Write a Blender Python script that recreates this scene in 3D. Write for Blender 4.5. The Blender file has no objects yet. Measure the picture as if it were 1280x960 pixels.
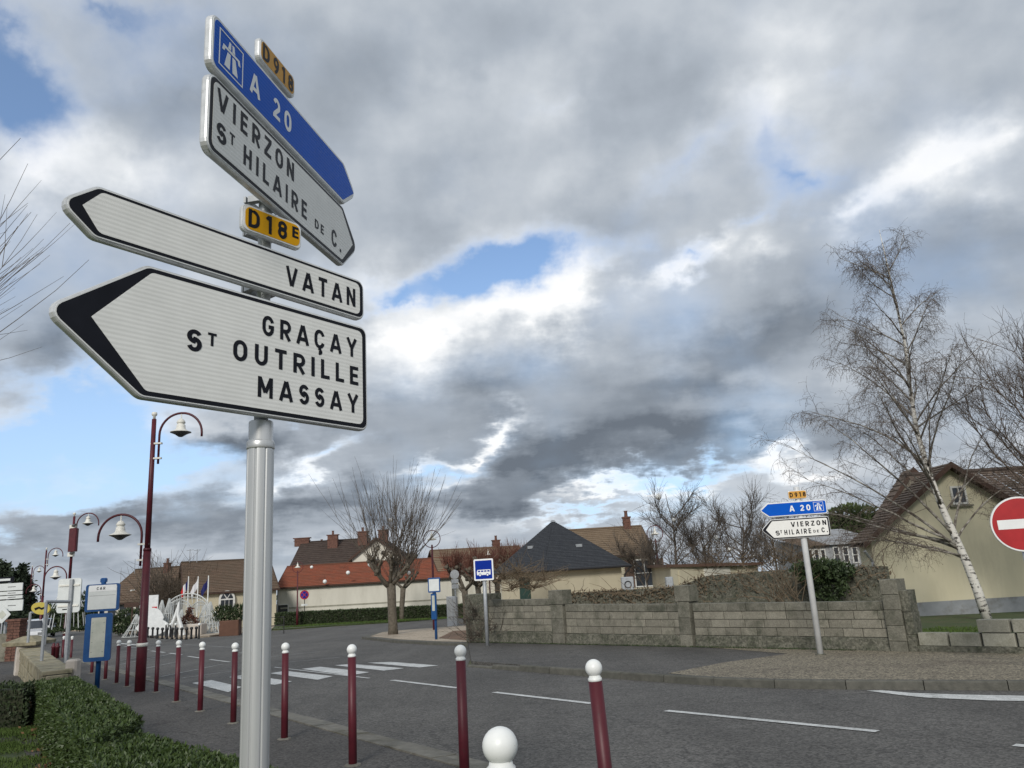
import bpy, math, random
import numpy as np
from mathutils import Vector, Matrix, noise as mnoise

R_ = math.radians
scn = bpy.context.scene
COL = scn.collection
random.seed(7)
rng = np.random.default_rng(7)

# ------------------------------------------------------------------ camera
F = 961.0                                   # focal length in pixels of a 1280 px wide picture
CAM = np.array([0, 0, 1.5])
_Z = np.array([404 - 640, 3440 + 480, -F], float); _Z /= np.linalg.norm(_Z)      # world up seen from the camera
_Y = np.array([0, 0, -1.0]); _Y = _Y - _Y.dot(_Z) * _Z; _Y /= np.linalg.norm(_Y)
_X = np.cross(_Y, _Z)
RC = np.array([_X, _Y, _Z])                 # world = RC @ camera
cd = bpy.data.cameras.new('camera'); cam = bpy.data.objects.new('camera', cd); COL.objects.link(cam)
cam.matrix_world = Matrix([[*RC[0], 0], [*RC[1], 0], [*RC[2], 1.5], [0, 0, 0, 1]])
cd.sensor_fit = 'HORIZONTAL'; cd.sensor_width = 36; cd.lens = 36 * F / 1280
cd.clip_start = 0.05; cd.clip_end = 3000
scn.camera = cam
scn.render.resolution_x = 1024; scn.render.resolution_y = 768

def ray(px, py):
    return RC @ np.array([px - 640, 480 - py, -F])
_n = np.cross(ray(0, 775), ray(1280, 716)); NG = _n / _n[2]    # the street falls away gently: one tilted ground plane
def gz(x, y):
    return -(NG[0] * x + NG[1] * y)
def T(px, py, h=0.0):
    d = ray(px, py); t = (h - NG.dot(CAM)) / NG.dot(d); return CAM + t * d
def G(px, py):
    return T(px, py, 0.0)
def P(px, py, Y):
    d = ray(px, py); return CAM + d * (Y / d[1])
def ZV(x, y, py):
    """height z of the vertical line over (x, y) that shows at picture row py"""
    lo, hi = -30.0, 80.0
    for _ in range(50):
        m = (lo + hi) / 2
        c = RC.T @ (np.array([x, y, m]) - CAM)
        if 480 - F * c[1] / -c[2] > py: lo = m
        else: hi = m
    return lo

# ------------------------------------------------------------------ light and exposure
scn.view_settings.view_transform = 'Standard'; scn.view_settings.look = 'None'
scn.view_settings.exposure = 0.3; scn.view_settings.gamma = 1.0
SUN_EL, SUN_AZ = R_(30), R_(192)            # azimuth clockwise from +Y: behind the camera, to the left
sd = bpy.data.lights.new('sun', 'SUN'); sd.energy = 2.0; sd.angle = R_(14); sd.color = (1.0, 0.95, 0.88)
sun = bpy.data.objects.new('sun', sd); COL.objects.link(sun)
sv = Vector((math.sin(SUN_AZ) * math.cos(SUN_EL), math.cos(SUN_AZ) * math.cos(SUN_EL), math.sin(SUN_EL)))
sun.rotation_euler = sv.to_track_quat('Z', 'Y').to_euler(); sun.location = (0, -5, 30)

# ------------------------------------------------------------------ sky with clouds
def build_world():
    w = bpy.data.worlds.new('World'); scn.world = w; w.use_nodes = True
    nt = w.node_tree; nt.nodes.clear(); N = nt.nodes; L = nt.links
    def new(t, **k):
        n = N.new(t)
        for a, b in k.items(): setattr(n, a, b)
        return n
    def setin(s, v):
        if hasattr(v, 'is_output') or isinstance(v, bpy.types.NodeSocket): L.new(v, s)
        else: s.default_value = v
    def M(op, a, b=None, c=None, clamp=False):
        n = new('ShaderNodeMath', operation=op); n.use_clamp = clamp
        setin(n.inputs[0], a)
        if b is not None: setin(n.inputs[1], b)
        if c is not None: setin(n.inputs[2], c)
        return n.outputs[0]
    def V(op, a, b):
        n = new('ShaderNodeVectorMath', operation=op); setin(n.inputs[0], a); setin(n.inputs[1], b); return n.outputs[0]
    def sstep(v, a, b, c=0.0, d=1.0):
        n = new('ShaderNodeMapRange', interpolation_type='SMOOTHSTEP'); setin(n.inputs[0], v)
        for i, q in enumerate((a, b, c, d)): setin(n.inputs[i + 1], q)
        return n.outputs[0]
    def mix(f, a, b):
        n = new('ShaderNodeMix', data_type='RGBA'); setin(n.inputs[0], f); setin(n.inputs[6], a); setin(n.inputs[7], b); return n.outputs[2]
    def noise(vec, scale, detail=8, rough=0.55, dist=0.0, dim='3D'):
        n = new('ShaderNodeTexNoise'); n.noise_dimensions = dim
        setin(n.inputs['Vector'], vec); n.inputs['Scale'].default_value = scale; n.inputs['Detail'].default_value = detail
        n.inputs['Roughness'].default_value = rough; n.inputs['Distortion'].default_value = dist; return n
    tc = new('ShaderNodeTexCoord'); dirv = tc.outputs['Generated']
    sep = new('ShaderNodeSeparateXYZ'); L.new(dirv, sep.inputs[0]); x, y, z = sep.outputs
    az = M('ARCTAN2', x, y); el = M('ARCSINE', z)
    comb = new('ShaderNodeCombineXYZ'); L.new(az, comb.inputs[0]); L.new(el, comb.inputs[1]); ae = comb.outputs[0]
    # cloud-plane coordinates, so that clouds flatten and shrink towards the horizon
    zz = M('ADD', M('MAXIMUM', z, 0.0), 0.22)
    cp = new('ShaderNodeCombineXYZ'); L.new(M('DIVIDE', x, zz), cp.inputs[0]); L.new(M('DIVIDE', y, zz), cp.inputs[1]); cpl = cp.outputs[0]
    # ragged shapes: displace the angular coordinates with noise
    w1 = noise(cpl, 2.2, 5, 0.6); w2 = noise(dirv, 13.0, 5, 0.6)
    off = V('SUBTRACT', w1.outputs['Color'], (0.5, 0.5, 0.5)); off = V('MULTIPLY', off, (0.26, 0.16, 0.0))
    of2 = V('SUBTRACT', w2.outputs['Color'], (0.5, 0.5, 0.5)); of2 = V('MULTIPLY', of2, (0.10, 0.085, 0.0))
    aew = V('ADD', V('ADD', ae, off), of2)
    def blobs(lst, vec, base):
        tot = base
        for px, py, rx, ry, rot, amp in lst:
            d0 = ray(px, py); d0 /= np.linalg.norm(d0)
            d1 = ray(px + 30 * math.cos(R_(rot)), py - 30 * math.sin(R_(rot))); d1 /= np.linalg.norm(d1)
            A = lambda d: np.array([math.atan2(d[0], d[1]), math.asin(d[2])])
            a0, a1 = A(d0), A(d1); e = a1 - a0; k = np.hypot(*e) / 30
            d2 = ray(px + 30 * math.sin(R_(rot)), py - 30 * math.cos(R_(rot)) * -1 * -1); d2 /= np.linalg.norm(d2)
            k2 = np.hypot(*(A(d2) - a0)) / 30
            m = new('ShaderNodeMapping', vector_type='TEXTURE'); L.new(vec, m.inputs[0])
            m.inputs['Location'].default_value = (a0[0], a0[1], 0); m.inputs['Rotation'].default_value = (0, 0, math.atan2(e[1], e[0]))
            m.inputs['Scale'].default_value = (rx * k * 1.5, ry * k2 * 1.5, 1)
            g = new('ShaderNodeTexGradient', gradient_type='QUADRATIC_SPHERE'); L.new(m.outputs[0], g.inputs[0])
            tot = M('MULTIPLY_ADD', g.outputs['Fac'], amp, tot)
        return tot
    n1 = noise(cpl, 1.1, 6, 0.46, 0.15); n2 = noise(dirv, 6.0, 9, 0.5)
    st = new('ShaderNodeMapping'); L.new(cpl, st.inputs[0]); st.inputs['Rotation'].default_value = (0, 0, R_(25)); st.inputs['Scale'].default_value = (1.0, 2.6, 1)
    n3 = noise(st.outputs[0], 1.2, 6, 0.5)
    # coverage: mostly overcast, with the gaps of blue where the photograph has them
    gaps = [(170, 60, 150, 60, 20, -.18), (700, 120, 110, 40, 40, -.18), (840, 190, 120, 30, 35, -.25), (960, 150, 60, 90, 30, -.35), (330, 600, 150, 50, 20, -.35), (440, 330, 60, 40, 20, -.3), (120, 480, 90, 40, 20, -.3), (-5, 90, 85, 125, 60, -1.15), (120, 5, 160, 35, -6, -0.4), (625, 335, 140, 52, 10, -1.45), (500, 368, 70, 34, 0, -0.75),
            (60, 555, 210, 90, 12, -1.6), (215, 590, 100, 45, 10, -0.8), (860, 322, 60, 26, 20, -0.45), (1010, 200, 60, 50, 20, -0.38), (690, 130, 60, 34, 30, -0.15),
            (1070, 75, 80, 40, 20, -0.25), (940, 255, 60, 20, 30, -0.3), (560, 585, 60, 20, 20, -0.5), (860, 596, 130, 14, 6, -0.7), (60, 640, 140, 26, 10, -0.5),
            (730, 640, 120, 12, 10, -0.6), (420, 560, 60, 16, 20, -0.35), (370, 520, 50, 18, 0, -0.3)]
    cov = blobs(gaps, aew, M('MULTIPLY_ADD', n1.outputs['Fac'], 0.9, 0.36))
    cov = M('MULTIPLY_ADD', M('SUBTRACT', n2.outputs['Fac'], 0.5), 0.75, cov)
    alpha = sstep(cov, 0.14, 0.84)
    # brightness of the clouds: dark bases and sunlit tops
    shade = [(700, 575, 220, 50, 8, -0.90), (860, 470, 230, 55, 16, -0.45), (980, 400, 170, 50, 20, -0.30), (620, 500, 150, 45, 20, -0.35), (270, 560, 110, 34, 12, -0.95), (420, 520, 110, 50, 0, -0.25),
             (450, 110, 240, 100, 20, -0.16), (1160, 320, 190, 90, 15, -0.16), (820, 60, 300, 90, 15, -0.08), (240, 110, 190, 90, 0, -0.18), (540, 255, 130, 40, 10, -0.10),
             (740, 260, 100, 60, 30, -0.15), (600, 120, 200, 60, 20, .12), (60, 420, 90, 70, 20, -0.40), (930, 545, 160, 32, 10, -0.60), (150, 650, 260, 55, 6, -0.45), (400, 640, 160, 36, 8, -0.50),
             (620, 632, 120, 22, 8, -0.45), (860, 590, 90, 20, 5, -0.3), (1040, 500, 80, 50, 0, -0.2),
             (700, 372, 70, 40, 30, 0.85), (640, 395, 70, 30, 20, 0.6), (510, 430, 80, 60, 25, 0.6), (680, 420, 60, 30, 20, .35), (560, 430, 90, 40, 20, 0.3), (1165, 200, 90, 60, 35, 0.5), (1105, 240, 60, 40, 30, 0.45), (960, 300, 60, 26, 30, .3), (1240, 250, 60, 40, 10, .25),
             (1230, 170, 70, 50, 10, 0.3), (830, 350, 60, 22, 35, 0.7), (905, 300, 60, 22, 35, 0.4), (60, 200, 110, 60, 20, 0.50), (190, 220, 120, 50, 0, 0.34), (600, 548, 70, 16, 25, 1.0),
             (580, 600, 60, 20, 20, 0.6), (980, 560, 60, 20, 20, 0.95), (1010, 585, 50, 14, 0, 0.5), (440, 350, 60, 40, 0, 0.25), (960, 130, 170, 60, 20, 0.22), (1000, 20, 200, 40, 0, 0.10),
             (520, 585, 50, 16, 20, 0.5), (760, 610, 90, 12, 12, 0.9), (300, 400, 120, 60, 0, 0.2), (370, 590, 80, 14, 25, 0.6), (840, 610, 60, 12, 0, 0.7)]
    sh = blobs(shade, aew, 0.50)
    sh = M('MULTIPLY_ADD', M('SUBTRACT', n1.outputs['Fac'], 0.5), 0.55, sh)
    sh = M('MULTIPLY_ADD', M('SUBTRACT', n2.outputs['Fac'], 0.5), 0.15, sh)
    sh = M('MULTIPLY_ADD', M('SUBTRACT', n3.outputs['Fac'], 0.5), 0.30, sh)
    # billow relief: difference of the density a little way towards the sun
    nv = V('ADD', cpl, (-0.035, 0.075, 0.0)); nb = noise(nv, 1.1, 6, 0.46, 0.15); nb2 = noise(V('ADD', dirv, (-0.012, 0.0, 0.022)), 6.0, 9, 0.5)
    rel = M('ADD', M('MULTIPLY', M('SUBTRACT', n1.outputs['Fac'], nb.outputs['Fac']), 0.95), M('MULTIPLY', M('SUBTRACT', n2.outputs['Fac'], nb2.outputs['Fac']), 0.62))
    sh = M('ADD', sh, rel)
    thin = sstep(cov, 0.34, 0.95, 0.34, 0.0)          # thin edges are brighter
    sh = M('ADD', sh, thin)
    rp = new('ShaderNodeValToRGB'); L.new(sh, rp.inputs[0]); e = rp.color_ramp.elements
    stops = [(0.0, (0.112, 0.132, 0.160)), (0.25, (0.185, 0.212, 0.248)), (0.5, (0.310, 0.345, 0.390)), (0.70, (0.465, 0.495, 0.53)), (0.85, (0.61, 0.63, 0.65)), (1.0, (0.735, 0.74, 0.745))]
    e[0].position, e[0].color = stops[0][0], (*stops[0][1], 1); e[1].position, e[1].color = stops[-1][0], (*stops[-1][1], 1)
    for p_, c_ in stops[1:-1]:
        q = e.new(p_); q.color = (*c_, 1)
    sc = new('ShaderNodeVectorMath', operation='SCALE'); L.new(rp.outputs[0], sc.inputs[0]); sc.inputs['Scale'].default_value = 11.2
    sky = new('ShaderNodeTexSky', sky_type='NISHITA'); sky.sun_disc = False; sky.sun_elevation = SUN_EL; sky.sun_rotation = SUN_AZ
    sky.altitude = 100; sky.air_density = 1.0; sky.dust_density = 0.6; sky.ozone_density = 1.5
    skb = new('ShaderNodeVectorMath', operation='MULTIPLY'); L.new(sky.outputs[0], skb.inputs[0]); skb.inputs[1].default_value = (1.05, 1.14, 1.26)
    skc = mix(sstep(z, 0.02, 0.45, 0.75, 0.12), skb.outputs[0], (4.4, 6.2, 8.8, 1))          # pale veil low in the sky
    fin = mix(alpha, skc, sc.outputs[0])
    bg = new('ShaderNodeBackground'); L.new(fin, bg.inputs[0]); bg.inputs[1].default_value = 0.1
    out = new('ShaderNodeOutputWorld'); L.new(bg.outputs[0], out.inputs[0])
    w.cycles.sampling_method = 'MANUAL'; w.cycles.sample_map_resolution = 512
build_world()

# ------------------------------------------------------------------ materials
def mat(name, c1, c2=None, rough=0.8, scale=6.0, metal=0.0, bump=0.0, bscale=None, rnd=0.0, detail=6, world=False, spec=0.4,
        speck=None, stretch=(1, 1, 1), emit=None, thresh=None, c3=None, s3=0.6, t3=(0.5, 0.7)):
    m = bpy.data.materials.new(name); m.use_nodes = True; nt = m.node_tree; N = nt.nodes; L = nt.links
    b = N['Principled BSDF']; b.inputs['Roughness'].default_value = rough; b.inputs['Metallic'].default_value = metal
    b.inputs['Specular IOR Level'].default_value = spec
    if world: co = N.new('ShaderNodeNewGeometry').outputs['Position']
    else: co = N.new('ShaderNodeTexCoord').outputs['Object']
    mp = N.new('ShaderNodeMapping'); L.new(co, mp.inputs[0]); mp.inputs['Scale'].default_value = stretch; co = mp.outputs[0]
    if c2 is None: c2 = tuple(min(1, v * 1.18 + 0.002) for v in c1); c1 = tuple(v * 0.86 for v in c1)
    n = N.new('ShaderNodeTexNoise'); L.new(co, n.inputs[0]); n.inputs['Scale'].default_value = scale; n.inputs['Detail'].default_value = detail; n.inputs['Roughness'].default_value = 0.6
    r = N.new('ShaderNodeMapRange'); L.new(n.outputs['Fac'], r.inputs[0])
    lo, hi = thresh or (0.3, 0.7); r.inputs[1].default_value = lo; r.inputs[2].default_value = hi
    mx = N.new('ShaderNodeMix'); mx.data_type = 'RGBA'; L.new(r.outputs[0], mx.inputs[0]); mx.inputs[6].default_value = (*c1, 1); mx.inputs[7].default_value = (*c2, 1)
    c = mx.outputs[2]
    if c3 is not None:
        n3 = N.new('ShaderNodeTexNoise'); L.new(co, n3.inputs[0]); n3.inputs['Scale'].default_value = s3; n3.inputs['Detail'].default_value = 7; n3.inputs['Roughness'].default_value = 0.65
        r3 = N.new('ShaderNodeMapRange'); L.new(n3.outputs['Fac'], r3.inputs[0]); r3.inputs[1].default_value = t3[0]; r3.inputs[2].default_value = t3[1]
        m3 = N.new('ShaderNodeMix'); m3.data_type = 'RGBA'; L.new(r3.outputs[0], m3.inputs[0]); L.new(c, m3.inputs[6]); m3.inputs[7].default_value = (*c3, 1); c = m3.outputs[2]
    if speck:
        sc, amt = speck
        v = N.new('ShaderNodeTexVoronoi'); L.new(co, v.inputs[0]); v.inputs['Scale'].default_value = sc
        hs = N.new('ShaderNodeSeparateColor'); L.new(v.outputs['Color'], hs.inputs[0])
        r2 = N.new('ShaderNodeMapRange'); L.new(hs.outputs[0], r2.inputs[0]); r2.inputs[3].default_value = 1 - amt; r2.inputs[4].default_value = 1 + amt
        vm = N.new('ShaderNodeVectorMath'); vm.operation = 'SCALE'; L.new(c, vm.inputs[0]); L.new(r2.outputs[0], vm.inputs['Scale']); c = vm.outputs[0]
    if rnd:
        oi = N.new('ShaderNodeObjectInfo'); r4 = N.new('ShaderNodeMapRange'); L.new(oi.outputs['Random'], r4.inputs[0])
        r4.inputs[3].default_value = 1 - rnd; r4.inputs[4].default_value = 1 + rnd
        vm = N.new('ShaderNodeVectorMath'); vm.operation = 'SCALE'; L.new(c, vm.inputs[0]); L.new(r4.outputs[0], vm.inputs['Scale']); c = vm.outputs[0]
    L.new(c, b.inputs['Base Color'])
    if bump:
        n2 = N.new('ShaderNodeTexNoise'); L.new(co, n2.inputs[0]); n2.inputs['Scale'].default_value = bscale or scale * 4; n2.inputs['Detail'].default_value = 5
        bp = N.new('ShaderNodeBump'); bp.inputs['Strength'].default_value = bump; bp.inputs['Distance'].default_value = 0.02; L.new(n2.outputs['Fac'], bp.inputs['Height']); L.new(bp.outputs[0], b.inputs['Normal'])
    return m

def tile_mat(name, c1, c2, mortar, w=0.3, h=0.2, moss=None):
    m = bpy.data.materials.new(name); m.use_nodes = True; nt = m.node_tree; N = nt.nodes; L = nt.links
    b = N['Principled BSDF']; b.inputs['Roughness'].default_value = 0.85; b.inputs['Specular IOR Level'].default_value = 0.25
    uv = N.new('ShaderNodeTexCoord').outputs['UV']
    br = N.new('ShaderNodeTexBrick'); L.new(uv, br.inputs['Vector']); br.inputs['Scale'].default_value = 1.0; br.inputs['Brick Width'].default_value = w
    br.inputs['Row Height'].default_value = h; br.inputs['Mortar Size'].default_value = 0.012; br.inputs['Color1'].default_value = (*c1, 1); br.inputs['Color2'].default_value = (*c2, 1)
    br.inputs['Mortar'].default_value = (*mortar, 1); br.inputs['Bias'].default_value = -0.1
    n = N.new('ShaderNodeTexNoise'); L.new(uv, n.inputs[0]); n.inputs['Scale'].default_value = 0.9; n.inputs['Detail'].default_value = 8; n.inputs['Roughness'].default_value = 0.7
    r = N.new('ShaderNodeMapRange'); L.new(n.outputs['Fac'], r.inputs[0]); r.inputs[1].default_value = 0.35; r.inputs[2].default_value = 0.75
    mx = N.new('ShaderNodeMix'); mx.data_type = 'RGBA'; L.new(r.outputs[0], mx.inputs[0]); L.new(br.outputs['Color'], mx.inputs[6]); mx.inputs[7].default_value = (*(moss or mortar), 1)
    L.new(mx.outputs[2], b.inputs['Base Color'])
    return m

def asphalt_mat(name, base, warm=(1.0, 0.99, 0.97), crack=0.5):
    m = bpy.data.materials.new(name); m.use_nodes = True; nt = m.node_tree; N = nt.nodes; L = nt.links
    b = N['Principled BSDF']; b.inputs['Roughness'].default_value = 0.82; b.inputs['Specular IOR Level'].default_value = 0.35
    co = N.new('ShaderNodeNewGeometry').outputs['Position']
    def nz(s, d, ro=0.6, vec=co):
        n = N.new('ShaderNodeTexNoise'); L.new(vec, n.inputs[0]); n.inputs['Scale'].default_value = s; n.inputs['Detail'].default_value = d; n.inputs['Roughness'].default_value = ro; return n.outputs['Fac']
    def mr(v, a, b_, c, d):
        r = N.new('ShaderNodeMapRange'); L.new(v, r.inputs[0])
        for i, q in enumerate((a, b_, c, d)): r.inputs[i + 1].default_value = q
        return r.outputs[0]
    def mul(a, b_):
        q = N.new('ShaderNodeMath'); q.operation = 'MULTIPLY'; L.new(a, q.inputs[0]); L.new(b_, q.inputs[1]); return q.outputs[0]
    f = mul(mr(nz(0.35, 5), 0.3, 0.7, 0.82, 1.18), mr(nz(2.2, 6, 0.7), 0.3, 0.7, 0.88, 1.12))
    lm_ = N.new('ShaderNodeMapping'); L.new(co, lm_.inputs[0]); lm_.inputs['Rotation'].default_value = (0, 0, R_(-36)); lm_.inputs['Scale'].default_value = (0.9, 0.05, 1)
    f = mul(f, mr(nz(1.0, 4, 0.6, lm_.outputs[0]), 0.3, 0.7, 0.84, 1.16))
    v = N.new('ShaderNodeTexVoronoi'); L.new(co, v.inputs[0]); v.inputs['Scale'].default_value = 48
    hs = N.new('ShaderNodeSeparateColor'); L.new(v.outputs['Color'], hs.inputs[0])
    f = mul(f, mr(hs.outputs[0], 0, 1, 0.50, 1.55))
    # thin wandering cracks, only here and there
    mp = N.new('ShaderNodeVectorMath'); mp.operation = 'ADD'; L.new(co, mp.inputs[0])
    wn = N.new('ShaderNodeTexNoise'); L.new(co, wn.inputs[0]); wn.inputs['Scale'].default_value = 1.5; wn.inputs['Detail'].default_value = 4; L.new(wn.outputs['Color'], mp.inputs[1])
    cv = N.new('ShaderNodeTexVoronoi'); cv.feature = 'DISTANCE_TO_EDGE'; L.new(mp.outputs[0], cv.inputs[0]); cv.inputs['Scale'].default_value = 0.45
    ck = mr(cv.outputs['Distance'], 0.0, 0.012, 1 - crack, 1.0)
    f = mul(f, ck)
    # tyre-worn lighter stripe along the road
    vm = N.new('ShaderNodeVectorMath'); vm.operation = 'SCALE'; vm.inputs[0].default_value = tuple(base * q for q in warm); L.new(f, vm.inputs['Scale'])
    L.new(vm.outputs[0], b.inputs['Base Color'])
    bp = N.new('ShaderNodeBump'); bp.inputs['Strength'].default_value = 0.35; bp.inputs['Distance'].default_value = 0.01; L.new(nz(90, 3), bp.inputs['Height']); L.new(bp.outputs[0], b.inputs['Normal'])
    return m

def sheet_mat(name, col, ribs=True):
    m = mat(name, tuple(v * 0.95 for v in col), tuple(min(1, v * 1.04) for v in col), rough=0.35, scale=9, spec=0.08)
    if ribs:
        nt = m.node_tree; N = nt.nodes; L = nt.links; b = N['Principled BSDF']
        tc = N.new('ShaderNodeTexCoord'); w = N.new('ShaderNodeTexWave'); w.bands_direction = 'Z'; w.inputs['Scale'].default_value = 17.0; w.inputs['Distortion'].default_value = 0.25
        L.new(tc.outputs['Object'], w.inputs[0])
        bp = N.new('ShaderNodeBump'); bp.inputs['Strength'].default_value = 0.22; bp.inputs['Distance'].default_value = 0.002; L.new(w.outputs['Fac'], bp.inputs['Height']); L.new(bp.outputs[0], b.inputs['Normal'])
    return m

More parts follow.
